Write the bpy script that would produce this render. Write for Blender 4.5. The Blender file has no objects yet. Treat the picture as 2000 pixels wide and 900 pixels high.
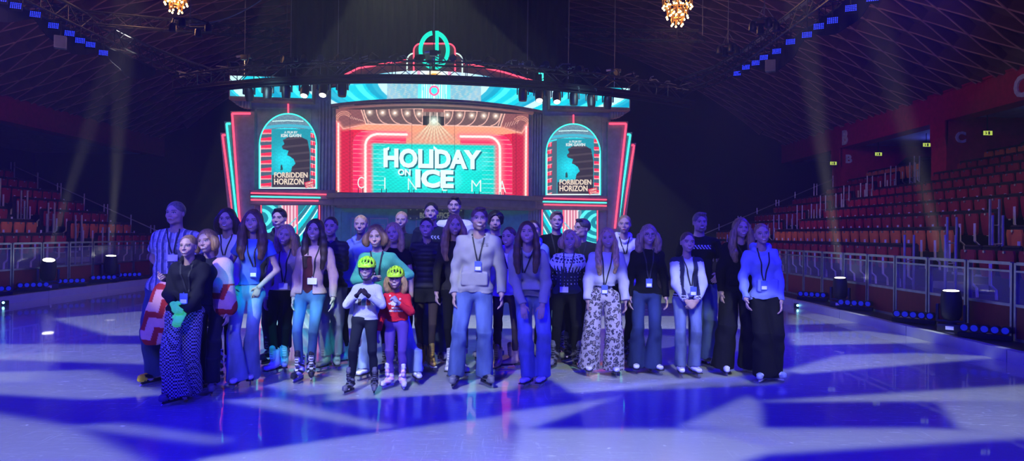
import bpy, bmesh, math, random
import numpy as np
from mathutils import Vector, Matrix

random.seed(7)
PI = math.pi
SC = bpy.context.scene
COL = SC.collection

# ------------------------------------------------------------------ camera, world, exposure
FPX, CAM_H = 1400.0, 1.6
PITCH, ROLL = 0.0050, 0.0110
CAM_M = Matrix.Rotation(PI / 2 + PITCH, 4, 'X') @ Matrix.Rotation(ROLL, 4, 'Z')
cam_data = bpy.data.cameras.new('camera')
cam_data.sensor_width = 36.0
cam_data.lens = 36.0 * FPX / 2000.0
cam_data.clip_end = 200
camera = bpy.data.objects.new('camera', cam_data)
camera.matrix_world = Matrix.Translation((0, 0, CAM_H)) @ CAM_M
COL.objects.link(camera)
SC.camera = camera

SC.view_settings.view_transform = 'Standard'
SC.view_settings.look = 'None'
SC.view_settings.exposure = 0.0
SC.view_settings.gamma = 1.0
SC.view_settings.use_curve_mapping = False
SC.cycles.use_denoising = True
SC.cycles.max_bounces = 5
SC.cycles.diffuse_bounces = 2
SC.cycles.glossy_bounces = 3
SC.cycles.transmission_bounces = 4
SC.cycles.transparent_max_bounces = 8
SC.cycles.volume_bounces = 0
SC.cycles.sample_clamp_indirect = 3.0
SC.cycles.caustics_reflective = False
SC.cycles.caustics_refractive = False
SC.cycles.use_light_tree = True

world = bpy.data.worlds.new('dark_arena')
SC.world = world
world.use_nodes = True
world.node_tree.nodes['Background'].inputs[0].default_value = (0.006, 0.008, 0.06, 1)
world.node_tree.nodes['Background'].inputs[1].default_value = 0.5


def ray(px, py):
    v = CAM_M.to_3x3() @ Vector(((px - 1000.0) / FPX, (450.0 - py) / FPX, -1.0))
    return v


def W(px, py, Y):
    """the point of depth Y seen at a pixel of the photograph"""
    v = ray(px, py)
    t = Y / v.y
    return Vector((v.x * t, Y, CAM_H + v.z * t))


def G(px, py, z=0.0):
    v = ray(px, py)
    t = (z - CAM_H) / v.z
    return Vector((v.x * t, v.y * t, z))


# ------------------------------------------------------------------ materials
def nodes_of(m):
    m.use_nodes = True
    nt = m.node_tree
    return nt, nt.nodes['Principled BSDF']


def mat(name, color, rough=0.6, metal=0.0, var=0.15, scale=6.0, bump=0.0, bscale=40.0, spec=0.5, coat=0.0):
    m = bpy.data.materials.new(name)
    nt, p = nodes_of(m)
    p.inputs['Roughness'].default_value = rough
    p.inputs['Metallic'].default_value = metal
    p.inputs['Specular IOR Level'].default_value = spec
    p.inputs['Coat Weight'].default_value = coat
    tc = nt.nodes.new('ShaderNodeTexCoord')
    nz = nt.nodes.new('ShaderNodeTexNoise')
    nz.inputs['Scale'].default_value = scale
    nz.inputs['Detail'].default_value = 3
    nt.links.new(tc.outputs['Object'], nz.inputs['Vector'])
    rp = nt.nodes.new('ShaderNodeValToRGB')
    c = color
    rp.color_ramp.elements[0].position = 0.3
    rp.color_ramp.elements[1].position = 0.7
    rp.color_ramp.elements[0].color = (c[0] * (1 - var), c[1] * (1 - var), c[2] * (1 - var), 1)
    rp.color_ramp.elements[1].color = (min(1, c[0] * (1 + var)), min(1, c[1] * (1 + var)), min(1, c[2] * (1 + var)), 1)
    nt.links.new(nz.outputs['Fac'], rp.inputs['Fac'])
    nt.links.new(rp.outputs['Color'], p.inputs['Base Color'])
    if bump:
        n2 = nt.nodes.new('ShaderNodeTexNoise')
        n2.inputs['Scale'].default_value = bscale
        nt.links.new(tc.outputs['Object'], n2.inputs['Vector'])
        b = nt.nodes.new('ShaderNodeBump')
        b.inputs['Strength'].default_value = bump
        b.inputs['Distance'].default_value = 0.01
        nt.links.new(n2.outputs['Fac'], b.inputs['Height'])
        nt.links.new(b.outputs['Normal'], p.inputs['Normal'])
    return m


def emat(name, color, strength=1.0):
    m = bpy.data.materials.new(name)
    nt, p = nodes_of(m)
    p.inputs['Base Color'].default_value = (0.02, 0.02, 0.02, 1)
    p.inputs['Roughness'].default_value = 0.4
    p.inputs['Emission Color'].default_value = (*color, 1)
    p.inputs['Emission Strength'].default_value = strength
    return m


def attr_mat(name, rough=0.85, emit=0.0, bump=0.0, bscale=60.0, var=0.0, vscale=12.0, stretch=(1, 1, 1), sheen=0.0, spec=0.3, sss=0.0):
    m = bpy.data.materials.new(name)
    nt, p = nodes_of(m)
    a = nt.nodes.new('ShaderNodeAttribute')
    a.attribute_name = 'Col'
    p.inputs['Roughness'].default_value = rough
    p.inputs['Specular IOR Level'].default_value = spec
    p.inputs['Sheen Weight'].default_value = sheen
    out = a.outputs['Color']
    if emit:
        nt.links.new(out, p.inputs['Emission Color'])
        p.inputs['Emission Strength'].default_value = emit
        p.inputs['Base Color'].default_value = (0.01, 0.01, 0.01, 1)
        return m
    tc = nt.nodes.new('ShaderNodeTexCoord')
    mp = nt.nodes.new('ShaderNodeMapping')
    mp.inputs['Scale'].default_value = stretch
    nt.links.new(tc.outputs['Object'], mp.inputs['Vector'])
    if var:
        nz = nt.nodes.new('ShaderNodeTexNoise')
        nz.inputs['Scale'].default_value = vscale
        nz.inputs['Detail'].default_value = 4
        nt.links.new(mp.outputs['Vector'], nz.inputs['Vector'])
        mr = nt.nodes.new('ShaderNodeMapRange')
        mr.inputs['From Min'].default_value = 0.3
        mr.inputs['From Max'].default_value = 0.7
        mr.inputs['To Min'].default_value = 1 - var
        mr.inputs['To Max'].default_value = 1 + var
        nt.links.new(nz.outputs['Fac'], mr.inputs['Value'])
        vm = nt.nodes.new('ShaderNodeVectorMath')
        vm.operation = 'SCALE'
        nt.links.new(out, vm.inputs[0])
        nt.links.new(mr.outputs['Result'], vm.inputs['Scale'])
        out = vm.outputs['Vector']
    nt.links.new(out, p.inputs['Base Color'])
    if bump:
        n2 = nt.nodes.new('ShaderNodeTexNoise')
        n2.inputs['Scale'].default_value = bscale
        nt.links.new(mp.outputs['Vector'], n2.inputs['Vector'])
        b = nt.nodes.new('ShaderNodeBump')
        b.inputs['Strength'].default_value = bump
        b.inputs['Distance'].default_value = 0.01
        nt.links.new(n2.outputs['Fac'], b.inputs['Height'])
        nt.links.new(b.outputs['Normal'], p.inputs['Normal'])
    return m


M = {}
M['black_metal'] = mat('black_metal', (0.012, 0.012, 0.015), 0.45, 0.6)
M['black_plastic'] = mat('black_plastic', (0.015, 0.015, 0.018), 0.4)
M['truss_metal'] = mat('truss_metal', (0.03, 0.03, 0.035), 0.4, 0.8)
M['aluminium'] = mat('aluminium', (0.55, 0.56, 0.6), 0.35, 0.9)
M['steel'] = mat('steel', (0.6, 0.62, 0.66), 0.25, 1.0)
M['cable'] = mat('cable', (0.10, 0.10, 0.11), 0.6)
M['seat_red'] = mat('seat_red', (0.36, 0.02, 0.045), 0.6, var=0.1, spec=0.25)
M['seat_orange'] = mat('seat_orange', (0.80, 0.20, 0.06), 0.6, var=0.1, spec=0.25)
M['seat_dark'] = mat('seat_dark', (0.02, 0.01, 0.015), 0.7)
M['concrete'] = mat('concrete', (0.16, 0.16, 0.18), 0.8, bump=0.3)
M['dark_red'] = mat('dark_red', (0.50, 0.015, 0.07), 0.7, spec=0.2)
M['board_red'] = mat('board_red', (0.20, 0.012, 0.02), 0.55)
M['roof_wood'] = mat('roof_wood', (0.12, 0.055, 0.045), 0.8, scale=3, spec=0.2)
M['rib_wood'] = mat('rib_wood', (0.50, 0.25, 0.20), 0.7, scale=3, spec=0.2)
M['white_paint'] = mat('white_paint', (0.85, 0.85, 0.88), 0.6)
M['soffit_white'] = mat('soffit_white', (0.5, 0.5, 0.6), 0.7)
M['black_cloth'] = mat('black_cloth', (0.006, 0.006, 0.010), 0.95, spec=0.1)
M['gold'] = mat('gold', (0.75, 0.42, 0.12), 0.3, 0.9)


# ------------------------------------------------------------------ tagging and linking
def tag(o, label=None, cat=None, group=None, kind=None):
    if label:
        o['label'] = label
    if cat:
        o['category'] = cat
    if group:
        o['group'] = group
    if kind:
        o['kind'] = kind
    return o


def empty(name, loc=(0, 0, 0), rz=0.0):
    o = bpy.data.objects.new(name, None)
    o.location = loc
    o.rotation_euler = (0, 0, rz)
    o.empty_display_size = 0.1
    COL.objects.link(o)
    return o


def link(name, me, m, parent=None):
    o = bpy.data.objects.new(name, me)
    if m is not None and not me.materials:
        me.materials.append(m)
    COL.objects.link(o)
    if parent is not None:
        o.parent = parent
    return o


CHILD = {}


def kids(o):
    return [c for c in bpy.data.objects if c.parent == o]


def copy_tree(o, children):
    """children: {object name: [child objects]}, prepared by tree_of"""
    c = o.copy()
    COL.objects.link(c)
    for ch in children.get(o.name, []):
        d = copy_tree(ch, children)
        d.parent = c
    return c


def tree_of(o):
    t = {}
    allo = [x for x in bpy.data.objects if x.parent is not None]

    def rec(q):
        t[q.name] = [x for x in allo if x.parent == q]
        for x in t[q.name]:
            rec(x)
    rec(o)
    return t


class MB:
    """mesh collector: boxes, bars, prisms, lathes, sweeps; one mesh object per build"""
    def __init__(s):
        s.v = []
        s.f = []

    def add(s, vs, fs):
        n = len(s.v)
        s.v.extend([tuple(v) for v in vs])
        s.f.extend([tuple(i + n for i in f) for f in fs])
        return s

    def box(s, c, h, R=None):
        vs = []
        for x in (-1, 1):
            for y in (-1, 1):
                for z in (-1, 1):
                    p = Vector((x * h[0], y * h[1], z * h[2]))
                    if R is not None:
                        p = R @ p
                    vs.append(p + Vector(c))
        return s.add(vs, [(0, 1, 3, 2), (4, 6, 7, 5), (0, 4, 5, 1), (2, 3, 7, 6), (0, 2, 6, 4), (1, 5, 7, 3)])

    def bbox(s, lo, hi):
        return s.box([(a + b) / 2 for a, b in zip(lo, hi)], [abs(b - a) / 2 for a, b in zip(lo, hi)])

    def rbox(s, c, h, b=0.01, R=None):
        """box with chamfered vertical/horizontal edges"""
        bm = bmesh.new()
        bmesh.ops.create_cube(bm, size=2.0)
        for v in bm.verts:
            v.co = Vector((v.co.x * h[0], v.co.y * h[1], v.co.z * h[2]))
        bmesh.ops.bevel(bm, geom=bm.edges[:], offset=b, segments=2, affect='EDGES', profile=0.7)
        vs = [((R @ v.co) if R is not None else v.co) + Vector(c) for v in bm.verts]
        bm.verts.index_update()
        fs = [[v.index for v in f.verts] for f in bm.faces]
        bm.free()
        return s.add(vs, fs)

    def bar(s, a, b, r, n=6, r2=None, caps=True):
        a, b = Vector(a), Vector(b)
        d = (b - a)
        if d.length < 1e-6:
            return s
        d.normalize()
        u = d.orthogonal().normalized()
        w = d.cross(u)
        r2 = r if r2 is None else r2
        vs = []
        for p, rr in ((a, r), (b, r2)):
            for i in range(n):
                t = 2 * PI * i / n
                vs.append(p + (u * math.cos(t) + w * math.sin(t)) * rr)
        fs = [(i, (i + 1) % n, n + (i + 1) % n, n + i) for i in range(n)]
        if caps:
            fs += [tuple(range(n - 1, -1, -1)), tuple(range(n, 2 * n))]
        return s.add(vs, fs)

    def path(s, pts, r, n=6):
        for a, b in zip(pts[:-1], pts[1:]):
            s.bar(a, b, r, n)
        return s

    def lathe(s, prof, c=(0, 0, 0), n=16, R=None, sx=1, sy=1):
        vs, fs = [], []
        for (r, z) in prof:
            for i in range(n):
                t = 2 * PI * i / n
                p = Vector((r * math.cos(t) * sx, r * math.sin(t) * sy, z))
                if R is not None:
                    p = R @ p
                vs.append(p + Vector(c))
        k = len(prof)
        for j in range(k - 1):
            for i in range(n):
                fs.append((j * n + i, j * n + (i + 1) % n, (j + 1) * n + (i + 1) % n, (j + 1) * n + i))
        fs.append(tuple(range(n - 1, -1, -1)))
        fs.append(tuple((k - 1) * n + i for i in range(n)))
        return s.add(vs, fs)

    def prism(s, poly, fn0, fn1):
        """closed outline (2-D points) mapped by fn0 to the front and fn1 to the back"""
        n = len(poly)
        vs = [fn0(*p) for p in poly] + [fn1(*p) for p in poly]
        fs = [tuple(range(n)), tuple(range(2 * n - 1, n - 1, -1))]
        fs += [(i, n + i, n + (i + 1) % n, (i + 1) % n) for i in range(n)]
        return s.add(vs, fs)

    def mesh(s, name):
        me = bpy.data.meshes.new(name)
        me.from_pydata([tuple(v) for v in s.v], [], s.f)
        me.validate()
        me.update()
        return me

    def build(s, name, m, parent=None, smooth=False):
        me = s.mesh(name)
        bm = bmesh.new()
        bm.from_mesh(me)
        bmesh.ops.recalc_face_normals(bm, faces=bm.faces)
        bm.to_mesh(me)
        bm.free()
        if smooth:
            me.polygons.foreach_set('use_smooth', [True] * len(me.polygons))
            try:
                me.set_sharp_from_angle(angle=0.7)
            except Exception:
                pass
        return link(name, me, m, parent)


def text_mesh(body, size, fn, thick=0.004, bold=0.0, shear=0.0, width=1.0, spacing=1.0, align='CENTER', res=3):
    """text as a solid mesh; fn(x, y, d) maps text plane coordinates and depth to the world"""
    c = bpy.data.curves.new('t', 'FONT')
    c.body = body
    c.size = size
    c.extrude = thick / 2
    c.offset = bold
    c.shear = shear
    c.space_character = spacing
    c.align_x = align
    c.resolution_u = res
    o = bpy.data.objects.new('t', c)
    COL.objects.link(o)
    bpy.context.view_layer.update()
    me = bpy.data.meshes.new_from_object(o)
    bpy.data.objects.remove(o)
    bpy.data.curves.remove(c)
    for v in me.vertices:
        x, y, z = v.co
        v.co = fn(x * width, y, z)
    me.materials.clear()
    return me


def set_col(me, cols):
    """per-vertex colours as the attribute Col"""
    a = me.color_attributes.new('Col', 'FLOAT_COLOR', 'POINT')
    c4 = np.ones((len(cols), 4), np.float32)
    c4[:, :3] = cols
    a.data.foreach_set('color', c4.ravel())


def raw_mesh(name, V, Q, cols=None, smooth=True):
    me = bpy.data.meshes.new(name)
    me.vertices.add(len(V))
    me.vertices.foreach_set('co', np.ascontiguousarray(V, np.float32).ravel())
    k = Q.shape[1]
    me.loops.add(len(Q) * k)
    me.loops.foreach_set('vertex_index', np.ascontiguousarray(Q, np.int32).ravel())
    me.polygons.add(len(Q))
    me.polygons.foreach_set('loop_start', np.arange(0, len(Q) * k, k, dtype=np.int32))
    me.polygons.foreach_set('loop_total', np.full(len(Q), k, np.int32))
    me.update(calc_edges=True)
    if smooth:
        me.polygons.foreach_set('use_smooth', np.ones(len(Q), bool))
    if cols is not None:
        set_col(me, cols)
    return me


# ------------------------------------------------------------------ lights
def spot(name, loc, target, color, power, angle=40, blend=0.5, size=0.1):
    l = bpy.data.lights.new(name, 'SPOT')
    l.color = color
    l.energy = power
    l.spot_size = math.radians(angle)
    l.spot_blend = blend
    l.shadow_soft_size = size
    o = bpy.data.objects.new(name, l)
    o.location = loc
    d = Vector(target) - Vector(loc)
    o.rotation_euler = d.to_track_quat('-Z', 'Y').to_euler()
    COL.objects.link(o)
    return o


def framed_spot(name, loc, quad, color, power, soft=0.03):
    """profile spot with four framing shutters: lights the convex quad (points on the ice) only"""
    L = Vector(loc)
    l = bpy.data.lights.new(name, 'SPOT')
    l.color = color
    l.energy = power
    l.spot_size = math.radians(175)
    l.spot_blend = 0.0
    l.shadow_soft_size = 0.05
    l.use_nodes = True
    nt = l.node_tree
    em = nt.nodes['Emission']
    tc = nt.nodes.new('ShaderNodeTexCoord')
    cur = None
    c = sum((Vector(q) for q in quad), Vector()) / len(quad)
    cd = (c - L).normalized()
    # narrow the cone to the pool it needs
    half = max(cd.angle((Vector(q) - L)) for q in quad) * 1.08
    o = bpy.data.objects.new(name, l)
    o.location = loc
    rot = cd.to_track_quat('-Z', 'Y')
    o.rotation_euler = rot.to_euler()
    l.spot_size = min(PI * 0.97, 2 * half)
    inv = rot.to_matrix().inverted()
    n = len(quad)
    for i in range(n):
        a, b = Vector(quad[i]) - L, Vector(quad[(i + 1) % n]) - L
        nn = a.cross(b).normalized()
        if nn.dot(cd) < 0:
            nn = -nn
        nl = inv @ nn
        dp = nt.nodes.new('ShaderNodeVectorMath')
        dp.operation = 'DOT_PRODUCT'
        dp.inputs[1].default_value = nl
        nt.links.new(tc.outputs['Normal'], dp.inputs[0])
        mr = nt.nodes.new('ShaderNodeMapRange')
        mr.interpolation_type = 'SMOOTHSTEP'
        mr.inputs['From Min'].default_value = -soft * 0.5
        mr.inputs['From Max'].default_value = soft * 0.5
        nt.links.new(dp.outputs['Value'], mr.inputs['Value'])
        if cur is None:
            cur = mr.outputs['Result']
        else:
            mu = nt.nodes.new('ShaderNodeMath')
            mu.operation = 'MULTIPLY'
            nt.links.new(cur, mu.inputs[0])
            nt.links.new(mr.outputs['Result'], mu.inputs[1])
            cur = mu.outputs[0]
    nt.links.new(cur, em.inputs['Strength'])
    COL.objects.link(o)
    return o

# ------------------------------------------------------------------ light of the place
BLUE = (0.012, 0.0, 1.0)
for i, (lx, ly, lz, tx, ty, pw, an) in enumerate([
        (-9.5, -1.0, 6.3, -4.0, 9.0, 5200, 75), (6.0, -1.0, 6.3, 1.5, 9.0, 5200, 75),
        (-10.3, 9.0, 6.4, -3.5, 12.0, 4000, 80), (6.4, 9.0, 6.4, 0.5, 12.0, 4000, 80),
        (-2.0, 0.0, 6.8, -2.0, 5.5, 3400, 85)]):
    spot('blue_wash', (lx, ly, lz), (tx, ty, 0), BLUE, pw * 0.86, an, 0.6, 0.25)
WHITE = (0.88, 1.0, 0.72)


def pool(px_quad, src, power, soft=0.03, color=WHITE):
    framed_spot('white_profile_spot', src, [G(*q) for q in px_quad], color, power, soft)


PW = 4300
SOFT = 0.012
for q, src, k in (
        # near field, left
        ([(-60, 800), (145, 834), (285, 905), (-150, 1020)], (-8.0, -1.5, 6.3), 1.0),
        ([(385, 890), (750, 842), (985, 806), (1010, 905), (420, 1010)], (-4.0, -1.5, 6.6), 1.0),
        ([(130, 832), (230, 826), (445, 857), (430, 868)], (-8.0, -1.0, 6.3), 0.8),
        ([(-60, 728), (190, 722), (330, 770), (180, 780), (-60, 766)], (-9.5, 1.0, 6.3), 1.0),
        ([(-60, 672), (320, 672), (320, 712), (-60, 700)], (-9.5, 2.0, 6.3), 1.0),
        ([(100, 622), (320, 604), (330, 655), (215, 655)], (-10.2, 5.0, 6.3), 1.2),
        ([(-20, 690), (120, 690), (60, 745), (-60, 745)], (-10.2, 1.0, 6.3), 0.6),
        ([(440, 782), (530, 776), (770, 834), (740, 838)], (-6.0, 0.0, 6.6), 0.9),
        # under the group
        ([(395, 725), (700, 700), (840, 740), (600, 772)], (-5.0, 1.0, 6.6), 0.75),
        ([(650, 690), (1060, 690), (1000, 762), (640, 782)], (-2.0, 1.0, 6.6), 0.8),
        ([(1000, 690), (1330, 690), (1545, 724), (1120, 768)], (2.0, 1.0, 6.6), 0.8),
        ([(1100, 765), (1545, 722), (1520, 748), (1260, 762)], (4.0, 0.5, 6.6), 0.6),
        # near field, right
        ([(985, 806), (1195, 778), (1110, 812), (1020, 840)], (1.0, -0.5, 6.6), 0.8),
        ([(1010, 838), (1355, 838), (1500, 884), (1150, 1010), (1000, 960)], (0.0, -1.5, 6.6), 1.1),
        ([(1355, 837), (1840, 836), (2060, 850), (1500, 886)], (3.0, -1.5, 6.6), 0.9),
        ([(1330, 832), (1462, 772), (1486, 790), (1486, 837)], (2.0, -0.5, 6.6), 0.7),
        ([(1485, 784), (2060, 748), (2060, 782)], (5.0, 0.0, 6.6), 1.0),
        ([(1835, 785), (2060, 780), (2060, 850), (1872, 837)], (5.0, -0.8, 6.6), 0.8),
        ([(1540, 650), (1690, 646), (1868, 668), (1550, 674)], (6.0, 3.5, 6.3), 1.2),
        ([(1540, 722), (1640, 693), (1800, 689), (1960, 697), (1560, 730)], (6.0, 2.5, 6.3), 0.9),
        ([(1540, 616), (1590, 612), (1690, 630), (1540, 634)], (6.3, 5.0, 6.3), 1.1),
        # far field
        ([(300, 566), (1530, 566), (1540, 592), (300, 590)], (-2.0, 12.0, 6.6), 1.6),
        ([(300, 612), (1500, 618), (1500, 642), (300, 640)], (-2.0, 8.0, 6.6), 1.4),
        ([(420, 655), (1500, 655), (1500, 688), (420, 690)], (-2.0, 5.0, 6.6), 0.35)):
    framed_spot('white_profile_spot', src, [G(*a) for a in q], WHITE, PW * k, SOFT)
# soft fill lamp added to brighten the group from the front
framed_spot('front_fill_spot', (-2.5, -3.5, 6.5), [W(200, 330, 7.6), W(1650, 340, 7.6), W(1650, 730, 7.6), W(200, 730, 7.6)],
            (0.62, 0.60, 1.0), 1900, 0.12)
# invented fill lamps: dim colour on the roof, stands, facade and gallery
for nm, loc, tgt, col, pw, an in (('roof_fill', (5.5, 12, 6.9), (11, 20, 10), (0.85, 0.42, 0.85), 300, 120),  # added pair that lifts the dark vault
                                  ('roof_fill', (-9.5, 12, 6.9), (-15, 20, 10), (0.85, 0.42, 0.85), 190, 120),
                                  ('stand_fill', (6.0, 10, 6.4), (10.5, 17, 2), (1.0, 0.72, 1.0), 250, 100),  # added to brighten the rows of seats
                                  ('stand_fill', (6.0, 21.2, 6.0), (10.5, 26, 2), (1.0, 0.72, 1.0), 220, 100),
                                  ('facade_fill', (-6.5, 18.2, 5.4), (-5.5, 23, 3.0), (0.45, 0.85, 0.9), 60, 110),  # added teal-white pair that brightens the facade walls
                                  ('facade_fill', (2.0, 18.6, 5.4), (1.5, 23, 3.0), (0.45, 0.85, 0.9), 60, 110),
                                  ('gallery_fill', (16.5, 27, 4.45), (16.3, 26.4, 5.4), (0.12, 0.16, 1.0), 90, 160),  # added blue pair that lights the otherwise dark soffit
                                  ('gallery_fill', (16.5, 20, 4.45), (16.3, 19.4, 5.4), (0.12, 0.16, 1.0), 90, 160),
                                  ('stand_fill', (-10.2, 14, 6.4), (-14.5, 20, 2), (0.9, 0.5, 0.9), 240, 100)):
    spot(nm, loc, tgt, col, pw, an, 1.0, 0.3)
# a cyan beam across the legs of the group
framed_spot('cyan_profile_spot', (-0.8, 1.0, 6.6), [W(440, 575, 7.5), W(720, 560, 7.6), W(720, 610, 7.6), W(440, 625, 7.5)],
            (0.0, 0.9, 0.85), 4200, 0.03)

# ------------------------------------------------------------------ ice
ice = bpy.data.materials.new('ice')
nt, p = nodes_of(ice)
N, L = nt.nodes, nt.links
tc = N.new('ShaderNodeTexCoord')


def noise(scale, stretch, rot=0.0, detail=5, rough=0.55, dist=0.0):
    mp = N.new('ShaderNodeMapping')
    mp.inputs['Scale'].default_value = stretch
    mp.inputs['Rotation'].default_value = (0, 0, rot)
    n = N.new('ShaderNodeTexNoise')
    n.inputs['Scale'].default_value = scale
    n.inputs['Detail'].default_value = detail
    n.inputs['Roughness'].default_value = rough
    n.inputs['Distortion'].default_value = dist
    L.new(tc.outputs['Object'], mp.inputs['Vector'])
    L.new(mp.outputs['Vector'], n.inputs['Vector'])
    return n.outputs['Fac']


def rng(inp, a, b, c, d, smooth=False):
    m = N.new('ShaderNodeMapRange')
    m.inputs['From Min'].default_value = a
    m.inputs['From Max'].default_value = b
    m.inputs['To Min'].default_value = c
    m.inputs['To Max'].default_value = d
    L.new(inp, m.inputs['Value'])
    return m.outputs['Result']


def mth(op, a, b):
    m = N.new('ShaderNodeMath')
    m.operation = op
    for i, q in enumerate((a, b)):
        if isinstance(q, (int, float)):
            m.inputs[i].default_value = q
        else:
            L.new(q, m.inputs[i])
    return m.outputs[0]


s1 = rng(noise(1.3, (1, 11, 1), 0.5, 8, 0.7, 2.6), 0.56, 0.72, 0, 1)
s2 = rng(noise(1.1, (10, 1, 1), 1.1, 8, 0.7, 3.0), 0.58, 0.74, 0, 1)
s3 = rng(noise(3.0, (1, 9, 1), -0.7, 6, 0.6, 2.0), 0.60, 0.66, 0, 1)
scr = mth('MAXIMUM', mth('MAXIMUM', s1, s2), s3)
frost = rng(noise(0.35, (1, 1, 1), 0, 4), 0.40, 0.62, 0.15, 1.0)
scr = mth('MULTIPLY', scr, frost)
speck = rng(noise(9, (1, 1, 1), 0, 2), 0.70, 0.76, 0, 1)
marks = mth('MAXIMUM', scr, mth('MULTIPLY', speck, 0.8))
mix = N.new('ShaderNodeMix')
mix.data_type = 'RGBA'
mix.inputs['A'].default_value = (0.42, 0.43, 0.47, 1)
mix.inputs['B'].default_value = (0.72, 0.74, 0.78, 1)
L.new(marks, mix.inputs['Factor'])
L.new(mix.outputs['Result'], p.inputs['Base Color'])
L.new(rng(marks, 0, 1, 0.04, 0.35), p.inputs['Roughness'])
p.inputs['IOR'].default_value = 1.33
p.inputs['Coat Weight'].default_value = 0.5
p.inputs['Coat Roughness'].default_value = 0.03
bmp = N.new('ShaderNodeBump')
bmp.inputs['Strength'].default_value = 0.5
bmp.inputs['Distance'].default_value = 0.006
hh = mth('ADD', mth('MULTIPLY', noise(7, (1, 1, 1), 0, 7, 0.75), 1.0), mth('MULTIPLY', marks, 0.12))
L.new(hh, bmp.inputs['Height'])
L.new(bmp.outputs['Normal'], p.inputs['Normal'])

XL, XR = -10.7, 6.5           # faces of the two kerbs
YB, YE = -5.0, 36.0
mb = MB()
nx, ny = 12, 24
mb.bbox((XL - 0.3, YB, -0.1), (XR + 0.3, 26, 0.0))
tag(mb.build('floor', ice), kind='structure')

kerb_mat = mat('kerb_white', (0.5, 0.52, 0.62), 0.4, var=0.05)
for nm, x0, x1 in (('trim_left_kerb', XL - 0.12, XL), ('trim_right_kerb', XR, XR + 0.12)):
    mb = MB()
    y = YB
    while y < 25:
        mb.bbox((x0, y + 0.008, 0.0), (x1, y + 2.4 - 0.008, 0.16))
        y += 2.4
    tag(mb.build(nm, kerb_mat), kind='structure')
mb = MB()
mb.bbox((XL - 1.0, YB, 0.0), (XL - 0.12, 25, 0.17))
tag(mb.build('trim_left_platform', M['black_plastic']), kind='structure')
mb = MB()
mb.bbox((XR + 0.12, YB, 0.0), (XR + 1.0, 25, 0.17))
tag(mb.build('trim_right_platform', M['black_plastic']), kind='structure')

# ------------------------------------------------------------------ shell: walls, vault, beams
dark_wall = mat('dark_wall', (0.02, 0.02, 0.035), 0.9, spec=0.1)
mb = MB()
mb.bbox((-24, 36, -0.2), (22, 36.3, 16))
tag(mb.build('wall_far', M['black_cloth']), kind='structure')
mb = MB()
n = 160
x0_, x1_ = W(566, 100, 25.6).x, W(1112, 100, 25.6).x
vs_b, fs_b = [], []
for i in range(n + 1):
    xx = x0_ + (x1_ - x0_) * i / n
    yy = 25.6 + 0.05 * math.sin(i * 1.1)
    vs_b += [(xx, yy, 0.0), (xx, yy, 10.75), (xx, yy + 0.02, 0.0), (xx, yy + 0.02, 10.75)]
for i in range(n):
    a_ = i * 4
    fs_b += [(a_, a_ + 4, a_ + 5, a_ + 1), (a_ + 2, a_ + 3, a_ + 7, a_ + 6)]
mb.add(vs_b, fs_b)
tag(mb.build('black_backdrop', M['black_cloth']), 'tall black pleated backdrop hanging behind the cinema facade', 'backdrop')
mb = MB()
mb.bbox((-24, -5.4, -0.2), (22, -5.1, 16))
tag(mb.build('wall_rear', dark_wall), kind='structure')
mb = MB()
mb.bbox((20, -5, -0.2), (20.3, 36, 16))
tag(mb.build('wall_right', dark_wall), kind='structure')
mb = MB()
mb.bbox((-24.3, -5, -0.2), (-24, 36, 16))
tag(mb.build('wall_left', dark_wall), kind='structure')

VC, VH, VR, VZ = -2.0, 15.5, 23.6, 6.2
VB = VR - 5.8


def vault(s, inset=0.0):
    """point of the vault at arc position s from its crown"""
    a = s / VR
    r = VR - inset
    return VC + r * math.sin(a), VZ - VB + r * math.cos(a)


SMAX = VR * math.asin(VH / VR)
mb = MB()
ns = 28
vs, fs = [], []
for i in range(ns + 1):
    s = -SMAX + 2 * SMAX * i / ns
    x, z = vault(s)
    vs += [(x, -5.0, z), (x, 36.0, z)]
    x, z = vault(s, -0.25)
    vs += [(x, -5.0, z), (x, 36.0, z)]
for i in range(ns):
    a, b = i * 4, i * 4 + 4
    fs += [(a, a + 1, b + 1, b), (a + 2, b + 2, b + 3, a + 3)]
mb.add(vs, fs)
tag(mb.build('ceiling', M['roof_wood'], smooth=True), kind='structure')
mb = MB()
edge = MB()
for side in (-1, 1):
    for k, sp, dep in ((-0.10, 0.85, 0.30), (0.72, 0.95, 0.29)):
        y0 = -20.0
        while y0 < 40:
            prev = None
            for j in range(15):
                s = SMAX * j / 14
                y = y0 - k * s + (20 if k > 0 else 0) * 0.5
                x0, z0 = vault(side * s, 0.0)
                x1, z1 = vault(side * s, dep * (0.35 if j == 14 else 1))
                cur = ((x0, y, z0), (x1, y, z1))
                if prev and -5 < y < 36 and -5 < prev[0][1] < 36:
                    t = 0.035
                    vs = []
                    for pt in (prev, cur):
                        for q in pt:
                            vs += [(q[0], q[1] - t, q[2]), (q[0], q[1] + t, q[2])]
                    mb.add(vs, [(0, 4, 6, 2), (1, 3, 7, 5), (2, 6, 7, 3), (0, 1, 5, 4)])
                    a_, b_ = Vector(prev[1]), Vector(cur[1])
                    edge.bar(a_, b_, 0.028, 4, caps=False)
                prev = cur
            y0 += sp
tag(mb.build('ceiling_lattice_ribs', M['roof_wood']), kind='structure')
tag(edge.build('ceiling_lattice_edges', M['rib_wood']), kind='structure')

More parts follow.
